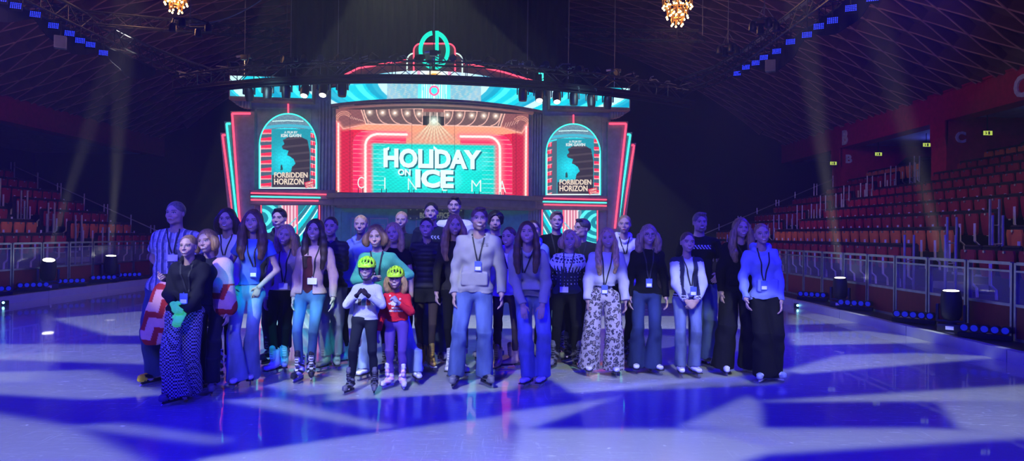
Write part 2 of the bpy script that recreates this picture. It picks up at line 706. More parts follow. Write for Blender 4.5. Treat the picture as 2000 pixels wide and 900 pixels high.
for nm, x0, x1 in (('beam_right', 13.5, 14.1), ('beam_left', -18.1, -17.5)):
    mb = MB()
    mb.bbox((x0, -5, 5.3), (x1, 36, 6.25))
    mb.bbox((x0 - 0.04, -5, 6.17), (x1, 36, 6.27))
    tag(mb.build(nm, M['dark_red']), kind='structure')
mb = MB()
mb.bbox((14.1, -5, 5.42), (20, 36, 5.6))
tag(mb.build('ceiling_right_gallery', M['soffit_white']), kind='structure')
mb = MB()
mb.bbox((-24, -5, 5.42), (-18.1, 36, 5.6))
tag(mb.build('ceiling_left_gallery', M['soffit_white']), kind='structure')


def frame_text(nm, body, origin, ux, uz, un, size, m, parent=None, **kw):
    O, ux, uz, un = Vector(origin), Vector(ux), Vector(uz), Vector(un)
    me = text_mesh(body, size, lambda x, y, d: O + ux * x + uz * y + un * d, **kw)
    return link(nm, me, m, parent)


# pillars with sloping haunches under the right beam
for yy, lt in ((15.6, 'D'), (22.4, 'C'), (29.6, 'B')):
    mb = MB()
    mb.bbox((13.55, yy, 3.0), (15.3, yy + 0.8, 5.42))
    # haunch towards the gallery and neck under the beam
    mb.prism([(15.3, 4.1), (16.3, 5.0), (18.8, 5.0), (19.4, 4.3), (20, 4.3), (20, 5.42), (15.3, 5.42)],
             lambda x, z: (x, yy, z), lambda x, z: (x, yy + 0.6, z))
    mb.prism([(13.55, 4.5), (13.50, 4.8), (13.50, 5.3), (13.6, 5.3), (13.6, 4.5)], lambda x, z: (x, yy, z), lambda x, z: (x, yy + 0.8, z))
    pl = tag(mb.build('pillar', M['dark_red']), kind='structure')
    if lt != 'D':
        t = frame_text('section_letter', lt, ((13.98 if lt == 'C' else 13.86), yy - 0.03, (4.62 if lt == 'C' else 4.70)), (1, 0, 0), (0, 0, 1), (0, -1, 0), 0.46, M['white_paint'], bold=0.02, thick=0.03)
        tag(t, 'white letter %s on the dark red pillar face in the right stand' % lt, 'letter sign')
for yy, lt in ((29.1, 'B'), (19.0, 'C')):
    t = frame_text('section_letter', lt, (13.475, yy, 5.40), (0, -1, 0), (0, 0, 1), (-1, 0, 0), 0.80, M['white_paint'], bold=0.025, thick=0.05)
    tag(t, 'large white letter %s on the long dark red beam over the right stand' % lt, 'letter sign')

exit_mat = emat('exit_sign_light', (0.62, 0.80, 0.12), 0.8)
for (px, py, X) in ((1715, 301, 14.5), (1809, 283, 15.0), (1928, 260, 14.35), (1627, 319, 13.3)):
    Y = X * FPX / (px - 1000)
    P = W(px, py, Y)
    r = empty('exit_sign', P)
    mb = MB()
    mb.rbox((0, 0, 0), (0.15, 0.03, 0.08), 0.008)
    mb.build('housing', M['black_metal'], r)
    mb = MB()
    if px == 1627:
        mb.bar((0.1, 0, 0), (0.4, 0.25, 0), 0.015)
    else:
        mb.bar((0, 0, 0.07), (0, 0, 5.43 - P.z), 0.012)
    mb.build('hanger', M['black_metal'], r)
    mb = MB()
    mb.bbox((-0.135, -0.036, -0.065), (0.135, -0.031, 0.065))
    mb.build('lit_panel', exit_mat, r)
    mb = MB()
    mb.bbox((0.01, -0.041, -0.05), (0.06, -0.037, 0.05))
    mb.bar((-0.07, -0.039, 0.035), (-0.055, -0.039, 0.04), 0.013, 8)
    mb.bar((-0.065, -0.039, 0.02), (-0.05, -0.039, -0.015), 0.010)
    mb.bar((-0.05, -0.039, -0.01), (-0.08, -0.039, -0.045), 0.007)
    mb.bar((-0.05, -0.039, -0.01), (-0.03, -0.039, -0.045), 0.007)
    mb.bar((-0.065, -0.039, 0.015), (-0.03, -0.039, 0.0), 0.006)
    mb.build('running_figure', M['black_plastic'], r)
    tag(r, {1715: 'lit green exit sign beyond the top seats between the two lettered pillars',
            1809: 'lit green exit sign just beside the pillar marked C, under the pale soffit',
            1928: 'lit green exit sign high under the arched soffit past the pillar marked C',
            1627: 'small lit green exit sign beside the pillar marked B'}[px], 'exit sign')


# ------------------------------------------------------------------ grandstands
def steps(name, X0, sgn, n, y0, y1, z0=0.62, aisles=()):
    mb = MB()
    for k in range(n):
        xa, xb = X0 + sgn * (0.8 * k - 0.35), X0 + sgn * (0.8 * k + 0.45)
        mb.bbox((min(xa, xb), y0, -0.1), (max(xa, xb), y1, z0 + 0.35 * k))
    xa = X0 + sgn * (0.8 * n - 0.35)
    mb.bbox((min(xa, xa + sgn * 8), y0, -0.1), (max(xa, xa + sgn * 8), y1, z0 + 0.35 * n))
    o = mb.build(name, mat(name + '_concrete', (0.05, 0.045, 0.06), 0.85))
    return tag(o, kind='structure')


RX, LX = 7.95, -12.2
NR, NL = 9, 7
steps('floor_right_stand', RX, 1, NR, -5, 30.5)
steps('floor_left_stand', LX, -1, NL, -5, 24.6)

# seat prototype, facing -y
def seat_proto(m, nm):
    r = empty('folding_seat')
    mb = MB()
    # folded seat pan: shield, wider at the top, bulging to the front
    nxs, nzs = 6, 6
    vs, fs = [], []
    for d in (0, 1):
        for j in range(nzs + 1):
            v = j / nzs
            hw = 0.155 + 0.045 * v - 0.03 * max(0, v - 0.85) / 0.15 - 0.03 * max(0, 0.15 - v) / 0.15
            for i in range(nxs + 1):
                u = -1 + 2 * i / nxs
                y = -0.10 - 0.035 * (1 - u * u) * math.sin(PI * min(1, v * 0.9 + 0.1)) - 0.03 * v
                vs.append((u * hw, y + d * 0.035, 0.36 + 0.44 * v))
    k = (nxs + 1) * (nzs + 1)
    for j in range(nzs):
        for i in range(nxs):
            a = j * (nxs + 1) + i
            fs.append((a, a + 1, a + nxs + 2, a + nxs + 1))
            fs.append((k + a, k + a + nxs + 1, k + a + nxs + 2, k + a + 1))
    rim = [i for i in range(nxs + 1)] + [j * (nxs + 1) + nxs for j in range(1, nzs + 1)] + \
          [nzs * (nxs + 1) + i for i in range(nxs - 1, -1, -1)] + [j * (nxs + 1) for j in range(nzs - 1, 0, -1)]
    for a, b in zip(rim, rim[1:] + rim[:1]):
        fs.append((a, k + a, k + b, b))
    mb.add(vs, fs)
    mb.build('seat_pan', m, r, smooth=True)
    mb = MB()
    mb.rbox((0, -0.01, 0.62), (0.225, 0.022, 0.24), 0.02)
    mb.bar((-0.2, -0.02, 0.855), (0.2, -0.02, 0.855), 0.028, 8)
    mb.build('backrest', M['seat_dark'], r, smooth=True)
    mb = MB()
    mb.bar((0, -0.14, 0.775), (0, -0.165, 0.775), 0.022, 8)
    mb.build('number_disc', M['aluminium'], r)
    mb = MB()
    for dx in (-0.018, 0.018):
        mb.path([(0.24 + dx, -0.10, 0.0), (0.24 + dx, -0.11, 0.16), (0.24 + dx * 1.2, -0.20, 0.24), (0.24 + dx, -0.205, 0.60)], 0.0125, 5)
    mb.build('bracket', M['white_paint'], r)
    return r


ROWNAMES = ['front', 'second', 'third', 'fourth', 'fifth', 'sixth', 'seventh', 'eighth', 'top']
AISLES_R = [(12.55, 13.75), (24.0, 25.1)]
AISLES_L = [(19.75, 20.95)]
seats = []
for k in range(NR):
    X = RX + 0.8 * k
    z = 0.62 + 0.35 * k
    orange = k in (1, 8)
    y = 8.0
    while y < 30.0:
        y += 0.48
        if any(a - 0.15 < y + 0.03 * k < b + 0.15 for a, b in AISLES_R):
            continue
        if k == 8 and (21.6 < y < 23.6 or y > 29.0):
            continue
        if k >= 6 and (21.9 < y < 23.5 or 29.1 < y < 30.7):
            continue
        px = 1000 + FPX * X / y
        if px > 2030:
            continue
        seats.append((y, X, y, z, -PI / 2, orange, 'right', k))
for k in range(NL):
    X = LX - 0.8 * k
    z = 0.62 + 0.35 * k
    orange = k == 1
    y = 13.0
    while y < 24.0:
        y += 0.48
        if any(a - 0.15 < y < b + 0.15 for a, b in AISLES_L):
            continue
        if 1000 + FPX * X / y < -30:
            continue
        seats.append((y, X, y, z, PI / 2, orange, 'left', k))
seats.sort(key=lambda s: s[0])
ORD = ['first', 'second', 'third', 'fourth', 'fifth', 'sixth', 'seventh', 'eighth', 'ninth', 'tenth', 'eleventh', 'twelfth', 'thirteenth', 'fourteenth', 'fifteenth',
       'sixteenth', 'seventeenth', 'eighteenth', 'nineteenth', 'twentieth', 'twenty-first', 'twenty-second', 'twenty-third', 'twenty-fourth', 'twenty-fifth']
seat_count = {}


def seat_place(side, k, y):
    al = AISLES_R if side == 'right' else AISLES_L
    yy = y + (0.03 * k if side == 'right' else 0)
    if yy < al[0][0]:
        blk = 'before the nearer aisle' if side == 'right' else 'before the aisle'
    elif side == 'right' and yy > al[1][0]:
        blk = 'past the farther aisle'
    else:
        blk = 'past the nearer aisle' if side == 'right' else 'past the aisle'
    n = seat_count.get((side, k, blk), 0)
    seat_count[(side, k, blk)] = n + 1
    return ORD[min(n, 24)], blk
protoR = seat_proto(M['seat_red'], 'red')
protoO = seat_proto(M['seat_orange'], 'orange')
trees = {False: tree_of(protoR), True: tree_of(protoO)}
used = {False: False, True: False}
rest = MB()
rest_o = MB()


def bake(mbx, proto, loc, rz):
    Mx = Matrix.Translation(loc) @ Matrix.Rotation(rz, 4, 'Z')
    for ch in trees[proto is protoO][proto.name]:
        mbx.append((ch, Mx))


restlist = []
for idx, (d, X, y, z, rz, org, side, k) in enumerate(seats):
    pr = protoO if org else protoR
    # seats face the rink: right stand looks to -x, left stand to +x
    if idx >= 300:
        restlist.append((pr, X, y, z, rz))
        continue
    if not used[org]:
        o = pr
        used[org] = True
    else:
        o = copy_tree(pr, trees[org])
    o.location = (X, y, z)
    o.rotation_euler = (0, 0, rz)
    c = 'orange' if org else 'dark red'
    on, blk = seat_place(side, k, y)
    tag(o, '%s %s folded seat %s, %s row of the %s stand' % (on, c, blk, ROWNAMES[k], side), 'seat', '%s row seats of the %s stand' % (ROWNAMES[k], side))
if restlist:
    V, F, mi = [], [], []
    mats = [M['seat_red'], M['seat_orange'], M['seat_dark'], M['aluminium'], M['white_paint']]
    for pr, X, y, z, rz in restlist:
        Mx = Matrix.Translation((X, y, z)) @ Matrix.Rotation(rz, 4, 'Z')
        for ch in trees[pr is protoO][pr.name]:
            n = len(V)
            V += [tuple(Mx @ v.co) for v in ch.data.vertices]
            m = mats.index(ch.data.materials[0])
            for f in ch.data.polygons:
                F.append([i + n for i in f.vertices])
                mi.append(m)
    me = bpy.data.meshes.new('distant_folding_seats')
    me.from_pydata(V, [], F)
    for m in mats:
        me.materials.append(m)
    me.polygons.foreach_set('material_index', mi)
    me.update()
    o = link('distant_folding_seats', me, None)
    tag(o, 'farthest folded seats of the stands in the dark beyond the group', 'seats', kind='stuff')


def rail_post(x, y, z, side, nth, row, edge, h=1.05):
    r = empty('aisle_rail', (x, y, z))
    for dx in (-0.09, 0.09):
        mb = MB()
        mb.bar((dx, 0, 0), (dx, 0, h), 0.024, 8)
        mb.build('post', M['aluminium'], r)
    mb = MB()
    mb.bar((-0.09, 0, h - 0.5), (0.09, 0, h - 0.5), 0.012, 6)
    mb.build('cross_tie', M['aluminium'], r)
    tag(r, 'silver twin-post rail, %s edge of the %saisle of the %s stand, %s row' % (edge, nth, side, row), 'rail', 'aisle rails of the %s stand' % side)


for k in range(NR):
    X = RX + 0.8 * k
    z = 0.62 + 0.35 * k
    for (a, b), nth in zip(AISLES_R, ('nearer ', 'farther ')):
        if 1000 + FPX * X / b < 2010:
            rail_post(X - 0.3, b + 0.05 - 0.03 * k, z, 'right', nth, ROWNAMES[k], 'far')
        if 1000 + FPX * X / a < 2010:
            rail_post(X - 0.3, a - 0.05 - 0.03 * k, z, 'right', nth, ROWNAMES[k], 'near')
for k in range(NL):
    X = LX - 0.8 * k
    z = 0.62 + 0.35 * k
    for (a, b) in AISLES_L:
        rail_post(X + 0.3, a - 0.05, z, 'left', '', ROWNAMES[k], 'near')
        rail_post(X + 0.3, b + 0.05, z, 'left', '', ROWNAMES[k], 'far')


def stairs(nm, X0, sgn, n, a, b, label, dy=0.0):
    mb = MB()
    for k in range(n):
        X = X0 + sgn * (0.8 * k)
        z = 0.62 + 0.35 * k
        xa, xb = X - sgn * 0.75, X - sgn * 0.35
        mb.bbox((min(xa, xb), a - dy * k + 0.1, z - 0.3), (max(xa, xb), b - dy * k - 0.1, z - 0.17))
        mb.bbox((min(xb, xb - sgn * 0.04), a - dy * k + 0.1, z - 0.04), (max(xb, xb - sgn * 0.04), b - dy * k - 0.1, z + 0.005))
    o = mb.build(nm, mat('step_metal', (0.35, 0.36, 0.42), 0.5, 0.3))
    tag(o, label, 'stairs')


stairs('aisle_stairs', RX, 1, NR, *AISLES_R[0], 'grey steps of the nearer aisle climbing the right stand', 0.03)
stairs('aisle_stairs', RX, 1, NR, *AISLES_R[1], 'grey steps of the farther aisle climbing the right stand', 0.03)
stairs('aisle_stairs', LX, -1, NL, *AISLES_L[0], 'grey steps of the aisle climbing the left stand')


def end_rail(X0, sgn, n, y, label):
    r = empty('guard_rail', (X0, y, 0))
    for k in range(-1, n):
        z = 0.62 + 0.35 * max(k, 0) - (0.3 if k < 0 else 0)
        for d in ((0, 0.12) if k % 2 == 0 else (0,)):
            mb = MB()
            mb.bar((sgn * (0.8 * k + d), 0, z), (sgn * (0.8 * k + d), 0, z + 1.15), 0.022, 8)
            mb.build('post', M['aluminium'], r)
    for hgt in (0.55, 1.0):
        mb = MB()
        mb.bar((sgn * -0.8, 0, 0.62 - 0.35 + hgt), (sgn * 0.8 * (n - 1), 0, 0.62 + 0.35 * (n - 1) + hgt), 0.02, 8)
        mb.build('sloping_rail', M['aluminium'], r)
    tag(r, label, 'rail')


end_rail(LX, -1, NL, 24.45, 'sloping metal guard rail closing the far end of the left stand')
end_rail(RX, 1, NR, 30.3, 'sloping metal guard rail closing the far end of the right stand')

# ------------------------------------------------------------------ rink boards
glass = bpy.data.materials.new('board_glass')
nt, p = nodes_of(glass)
p.inputs['Base Color'].default_value = (0.75, 0.8, 0.85, 1)
p.inputs['Roughness'].default_value = 0.06
p.inputs['Alpha'].default_value = 0.12
p.inputs['Specular IOR Level'].default_value = 0.9
nz = nt.nodes.new('ShaderNodeTexNoise')
nz.inputs['Scale'].default_value = 1.2
b = nt.nodes.new('ShaderNodeBump')
b.inputs['Strength'].default_value = 0.25
b.inputs['Distance'].default_value = 0.05
nt.links.new(nz.outputs['Fac'], b.inputs['Height'])
nt.links.new(b.outputs['Normal'], p.inputs['Normal'])


def board_proto():
    """1 m long board section along y, base at z=0"""
    r = empty('rink_board')
    mb = MB()
    for y in (0.02, 0.98):
        mb.bbox((-0.03, y - 0.02, 0), (0.03, y + 0.02, 1.1))
    for z, h in ((1.09, 0.022), (0.98, 0.014), (0.50, 0.02), (0.02, 0.02)):
        mb.bbox((-0.028, 0.04, z - h), (0.028, 0.96, z + h))
    mb.build('frame', M['aluminium'], r)
    mb = MB()
    mb.bbox((-0.006, 0.04, 0.52), (0.006, 0.96, 0.97))
    mb.build('glass_pane', glass, r)
    mb = MB()
    mb.bbox((-0.02, 0.04, 0.04), (0.02, 0.96, 0.48))
    mb.build('kick_panel', M['board_red'], r)
    return r


bp = board_proto()
bt = tree_of(bp)
first = True
for side, X, ya, yb in (('right', 7.12, 6.0, 24.0), ('left', -11.3, 11.0, 24.0)):
    y = ya
    nb_ = 0
    vis = 0
    while y < yb:
        if abs(FPX * X / (y + 1.0)) > 1000:
            y += 1.04
            continue
        o = bp if first else copy_tree(bp, bt)
        first = False
        o.location = (X, y, 0.17)
        if abs(FPX * X / (y + 1.0)) < 1000:
            vis += 1
        tag(o, 'glass rink board with red kick panel, %s side, %s one in from the picture edge' % (side, ORD[max(0, vis - 1)]), 'rink board', 'rink boards along the %s side' % side)
        y += 1.04

# ------------------------------------------------------------------ stage lights on the rink edge
lens_white = emat('lens_white', (1.0, 0.97, 0.8), 6.0)
lens_blue = emat('lens_blue', (0.01, 0.02, 1.0), 0.5)


def moving_head(loc, rz, tilt, scale=1.0, lit=True, label='', group=None, hang=False, name='moving_head_light'):
    """yoke light; head axis points up (or down when hanging), tilted about the yoke axis x"""
    r = empty(name, loc, rz)
    if hang:
        r.rotation_euler = (PI, 0, rz)
    r.scale = (scale,) * 3
    mb = MB()
    mb.rbox((0, 0, 0.06), (0.19, 0.14, 0.06), 0.02)
    mb.bar((0, 0, 0.12), (0, 0, 0.15), 0.09, 14)
    mb.build('base', M['black_plastic'], r, smooth=True)
    mb = MB()
    mb.rbox((0, 0, 0.165), (0.21, 0.07, 0.02), 0.01)
    for s in (-1, 1):
        mb.rbox((s * 0.20, 0, 0.30), (0.022, 0.06, 0.15), 0.012)
    mb.build('yoke', M['black_plastic'], r, smooth=True)
    R = Matrix.Rotation(tilt, 3, 'X')
    c = Vector((0, 0, 0.38))
    mb = MB()
    mb.lathe([(0.05, -0.20), (0.12, -0.185), (0.155, -0.12), (0.165, 0.02), (0.16, 0.16), (0.145, 0.27), (0.14, 0.30), (0.12, 0.30), (0.115, 0.27)], c, 20, R, 1, 1)
    mb.build('head', M['black_plastic'], r, smooth=True)
    mb = MB()
    mb.bar(c + R @ Vector((0, 0, 0.27)), c + R @ Vector((0, 0, 0.303)), 0.118, 20)
    mb.build('lens', lens_white if lit else M['black_metal'], r)
    mb = MB()
    mb.bbox((-0.06, -0.146, 0.03), (0.06, -0.141, 0.09))
    mb.build('label_plate', M['white_paint'], r)
    tag(r, label, 'stage light', group)
    return r


def edge_mh(px, X, rz, tilt, label, sc=1.0):
    Y = X * FPX / (px - 1000)
    return moving_head((X, Y, 0.17), rz, tilt, sc, True, label)


MH = [(1642, 6.85, -0.7, 0.1, 'black moving head light with lit top between two blue light bars, right edge, farther one', 0.88),
      (1859, 6.85, -0.7, 0.08, 'large black moving head light with lit top, nearest on the right rink edge', 0.92),
      (95, -11.05, 0.7, 0.35, 'black moving head light tilted with lit top, nearer one on the left edge', 1.05),
      (217, -11.05, 0.7, 0.12, 'black moving head light with lit top, farther one on the left edge', 1.05)]
for a in MH:
    edge_mh(*a)


def led_bar(X, Y, rz, label):
    r = empty('led_light_bar', (X, Y, 0.17), rz)
    mb = MB()
    mb.rbox((0, 0, 0.04), (0.33, 0.05, 0.035), 0.01)
    mb.build('foot_rail', M['black_metal'], r)
    for i in range(5):
        x = -0.25 + 0.125 * i
        mb = MB()
        R = Matrix.Rotation(PI / 2, 3, 'X')
        mb.lathe([(0.04, -0.14), (0.055, -0.12), (0.060, 0.02), (0.062, 0.06), (0.053, 0.06), (0.051, 0.045)], (x, 0, 0.145), 14, R)
        h = mb.build('lamp_housing', M['black_plastic'], r, smooth=True)
        mb = MB()
        mb.bar((x, -0.042, 0.145), (x, -0.050, 0.145), 0.046, 14)
        mb.build('lens', lens_blue, h)
    tag(r, label, 'light bar')


LB = [(1588, 6.8, 'five-lamp blue light bar, farthest seen on the right rink edge'),
      (1671, 6.8, 'five-lamp blue light bar just past the farther moving head, right edge'),
      (1786, 6.8, 'five-lamp blue light bar between the two moving heads, right edge'),
      (1925, 6.8, 'five-lamp blue light bar nearest on the right rink edge'),
      (-10, -11.0, 'five-lamp blue light bar cut by the picture edge, left rink edge'),
      (66, -11.0, 'five-lamp blue light bar before the nearer moving head, left edge'),
      (140, -11.0, 'five-lamp blue light bar between the two moving heads, left edge'),
      (203, -11.0, 'five-lamp blue light bar before the farther moving head, left edge'),
      (254, -11.0, 'five-lamp blue light bar farthest seen on the left rink edge')]
for px, X, lb in LB:
    Y = X * FPX / (px - 1000)
    led_bar(X, Y, (-0.75 if X > 0 else 0.75), lb)

cy = emat('marker_cyan', (0.3, 0.9, 1.0), 6.0)
for P, lb in ((G(1556, 601), 'small cyan marker lamp by the right kerb'), (G(10, 596), 'small cyan marker lamp by the left kerb')):
    r = empty('marker_lamp', P)
    mb = MB()
    mb.rbox((0, 0, 0.05), (0.05, 0.05, 0.05), 0.01)
    mb.build('housing', M['black_plastic'], r)
    mb = MB()
    mb.bar((0, -0.05, 0.06), (0, -0.06, 0.06), 0.025, 10)
    mb.build('lens', cy, r)
    tag(r, lb, 'lamp')


# ------------------------------------------------------------------ trusses
def truss_mesh(pts, w=0.4, h=0.4, cr=0.025, br=0.012, bay=0.5):
    mb = MB()
    P = [Vector(q) for q in pts]
    seg = []
    # resample by bay
    out = [P[0]]
    acc = 0
    for a, b in zip(P[:-1], P[1:]):
        n = max(1, round((b - a).length / bay))
        for i in range(1, n + 1):
            out.append(a.lerp(b, i / n))
    rings = []
    for i, q in enumerate(out):
        t = (out[min(i + 1, len(out) - 1)] - out[max(i - 1, 0)])
        t.z = 0
        t.normalize()
        sd = Vector((-t.y, t.x, 0))
        rings.append([q + sd * (w / 2) * a + Vector((0, 0, h / 2 * b)) for a, b in ((-1, -1), (1, -1), (1, 1), (-1, 1))])
    for i in range(len(rings) - 1):
        A, B = rings[i], rings[i + 1]
        for j in range(4):
            mb.bar(A[j], B[j], cr, 6, caps=False)
            k = (j + 1) % 4
            if i % 2 == 0:
                mb.bar(A[j], B[k], br, 4, caps=False)
            else:
                mb.bar(A[k], B[j], br, 4, caps=False)
            if i % 2 == 0:
                mb.bar(A[j], A[k], br, 4, caps=False)
    return mb


ZT = 6.75


def side_truss(name, pts, label):
    r = empty(name)
    truss_mesh(pts).build('lattice', M['truss_metal'], r)
    # cable bundle along the top and a hanging cloth below
    mb = MB()
    rnd = random.Random(3)
    for dz in (0.24, 0.27):
        q = [Vector(p) + Vector((rnd.uniform(-.1, .1), 0, dz + rnd.uniform(0, .06))) for p in pts]
        mb.path(q, 0.03, 5)
    mb.build('cable_bundle', M['cable'], r)
    tag(r, label, 'truss')
    return r


rt_pts = [(6.75, y, ZT) for y in np.arange(4, 21.1, 1.5)] + [(6.3, 22.6, ZT - 0.1), (5.5, 23.8, ZT - 0.2)]
lt_pts = [(-10.8, y, ZT) for y in np.arange(6, 21.1, 1.5)] + [(-10.4, 22.4, ZT - 0.1), (-9.8, 23.6, ZT - 0.2)]
side_truss('lighting_truss', rt_pts, 'long dark lattice truss over the right boards carrying blue panels')
side_truss('lighting_truss', lt_pts, 'long dark lattice truss over the left boards carrying blue panels')
for nm, X, ya, yb, lb in (('black_drape', 6.95, 9.6, 20.5, 'black scalloped drape under the right truss'), ('black_drape', -11.0, 13.5, 22, 'black scalloped drape under the left truss')):
    mb = MB()
    n = 60
    vs, fs = [], []
    for i in range(n + 1):
        t = i / n
        y = ya + (yb - ya) * t
        sag = 0.15 + 0.42 * abs(math.sin(t * PI * 3))
        for x in (X - 0.01 + 0.03 * math.sin(i), X + 0.01 + 0.03 * math.sin(i)):
            vs += [(x, y, ZT - 0.2), (x, y, ZT - 0.2 - sag)]
    for i in range(n):
        a = i * 4
        fs += [(a, a + 4, a + 5, a + 1), (a + 2, a + 3, a + 7, a + 6), (a + 1, a + 5, a + 7, a + 3)]
    mb.add(vs, fs)
    tag(mb.build(nm, M['black_cloth']), lb, 'drape')

panel_blue = emat('panel_blue', (0.02, 0.04, 1.0), 2.6)


def blue_panel(px, py, X, side, n):
    Y = X * FPX / (px - 1000)
    P = W(px, py, Y)
    r = empty('blue_wash_panel', P, 0.45 if side == 'left' else -0.45)
    R = Matrix.Rotation(-0.5, 3, 'X')
    mb = MB()
    mb.rbox((0, 0.03, 0), (0.115, 0.04, 0.095), 0.01, R)
    mb.bar((0, 0.05, 0.1), (0, 0.05, max(0.2, ZT - 0.05 - P.z)), 0.015, 6)
    mb.build('housing', M['black_metal'], r)
    mb = MB()
    for i in range(6):
        for j in range(4):
            c = R @ Vector((-0.09 + 0.036 * i, -0.015, -0.068 + 0.045 * j))
            mb.bar(c, c + R @ Vector((0, -0.008, 0)), 0.012, 6)
    mb.build('led_array', panel_blue, r)
    tag(r, '%s blue led wash panel from the far end of the %s truss' % (ORD[n], side), 'stage light', 'blue wash panels on the %s truss' % side)


for n_, (px, py) in enumerate(((1440, 144), (1457, 132), (1476, 123.5), (1492, 113), (1517, 101), (1544, 82.5), (1576, 69), (1599, 52.5), (1626, 41), (1662, 17), (1704, -3))):
    blue_panel(px, py, 6.75, 'right', n_)
for n_, (px, py) in enumerate(((202, 104), (177, 88), (156.5, 80), (136, 66), (104.5, 51), (69, 29), (31, 12), (2, -2))):
    blue_panel(px, py, -10.8, 'left', n_)

for (px, py, X, lb) in ((1505, 129, 6.75, 'grey box speaker hanging below the right truss'), (118, 83, -10.8, 'grey box speaker hanging below the left truss')):
    Y = X * FPX / (px - 1000)
    P = W(px, py, Y)
    r = empty('hanging_speaker', P, 0.5 if px < 1000 else -0.4)
    mb = MB()
    mb.rbox((0, 0, 0), (0.13, 0.1, 0.15), 0.02)
    mb.build('cabinet', mat('speaker_grey', (0.14, 0.14, 0.15), 0.6), r)
    mb = MB()
    mb.bbox((-0.11, -0.108, -0.13), (0.11, -0.101, 0.13))
    mb.build('grille', mat('speaker_grille', (0.11, 0.11, 0.12), 0.8, bump=0.5, bscale=300), r)
    mb = MB()
    mb.bar((0, 0, 0.14), (0, 0, max(0.3, ZT - P.z)), 0.012, 6)
    mb.build('bracket', M['black_metal'], r)
    tag(r, lb, 'speaker')

# front truss: a shallow arc before the facade
arc = []
for i in range(33):
    t = -1 + 2 * i / 32
    x = -2.15 + 7.4 * t
    y = 18.4 + 2.6 * t * t + 0.5 * t
    arc.append((x, y, 5.78))
r = empty('front_truss')
truss_mesh(arc, 0.45, 0.36, 0.024, 0.012, 0.45).build('lattice', M['truss_metal'], r)
arc2 = [(x, y - 0.25, 5.50) for x, y, z in arc]
mb = MB()
for dz, rr in ((0.0, 0.055), (-0.09, 0.035), (0.06, 0.03)):
    mb.path([(x, y, z + dz) for x, y, z in arc2], rr, 6)
mb.build('curved_tube', M['black_metal'], r)
mb = MB()
rnd = random.Random(11)
for i, (x, y, z) in enumerate(arc):
    a = Vector((x, y, z + 0.19))
    for k in range(3):
        mb = MB()
        b2 = a + Vector((rnd.uniform(-.5, .5), rnd.uniform(-.2, .2), rnd.uniform(0.0, 0.16)))
        mb.path([a, a.lerp(b2, .5) + Vector((0, 0, rnd.uniform(0.02, .12))), b2], 0.014, 5)
        mb.build('loose_cable', M['cable'], r)
tag(r, 'curved dark lattice truss hung across the front of the cinema facade', 'truss')


def arc_at(px):
    best = min(arc, key=lambda q: abs(1000 + FPX * q[0] / q[1] - px))
    i = arc.index(best)
    # refine
    for a, b in zip(arc[:-1], arc[1:]):
        pa, pb = 1000 + FPX * a[0] / a[1], 1000 + FPX * b[0] / b[1]
        if pa <= px <= pb:
            t = (px - pa) / (pb - pa)
            return Vector(a).lerp(Vector(b), t)
    return Vector(best)


HANG = [(487, 0), (523, 0), (559, 0), (596, 1), (632, 1), (668, 0), (1018, 0), (1050, 1), (1084, 1), (1117, 0), (1151, 0), (1183, 0)]
cnt_ = {}
for px, lit in HANG:
    q = arc_at(px)
    tilt = 0.5 if lit else random.uniform(-0.15, 0.15)
    if px in (487, 1183):
        tilt = 0.4
    side = 'left' if px < 848 else 'right'
    cnt_[(lit, side)] = cnt_.get((lit, side), -1) + 1
    moving_head((q.x, q.y - 0.15, 5.56), 0.0, -tilt if lit else tilt, 0.72, bool(lit),
                ('%s lit moving head from the left under the front truss, %s half' if lit else '%s unlit moving head from the left under the front truss, %s half') % (ORD[cnt_[(lit, side)]], side),
                ('lit' if lit else 'unlit') + ' moving heads under the %s half of the front truss' % side, hang=True)

# small spotlights sitting on the truss
cs_ = {}
for px in list(range(455, 760, 34)) + [770, 818, 880, 912, 955, 1000] + list(range(1030, 1240, 33)):
    q = arc_at(px)
    r = empty('small_spotlight', (q.x, q.y - 0.1, 5.98), random.uniform(-1, 1))
    mb = MB()
    Rr = Matrix.Rotation(random.uniform(1.2, 2.4), 3, 'X')
    mb.lathe([(0.03, -0.13), (0.07, -0.12), (0.085, 0.0), (0.095, 0.11), (0.085, 0.11), (0.08, 0.09)], (0, 0, 0.10), 12, Rr)
    mb.build('can', M['black_metal'], r, smooth=True)
    mb = MB()
    mb.bbox((-0.10, -0.015, -0.02), (-0.09, 0.015, 0.12))
    mb.bbox((0.09, -0.015, -0.02), (0.10, 0.015, 0.12))
    mb.bbox((-0.10, -0.015, -0.03), (0.10, 0.015, -0.02))
    mb.build('yoke', M['black_metal'], r)
    side = 'left' if px < 848 else 'right'
    cs_[side] = cs_.get(side, -1) + 1
    tag(r, '%s small black spotlight from the left atop the front truss, %s half' % (ORD[cs_[side]], side), 'stage light', 'small spotlights on the %s half of the front truss' % side)

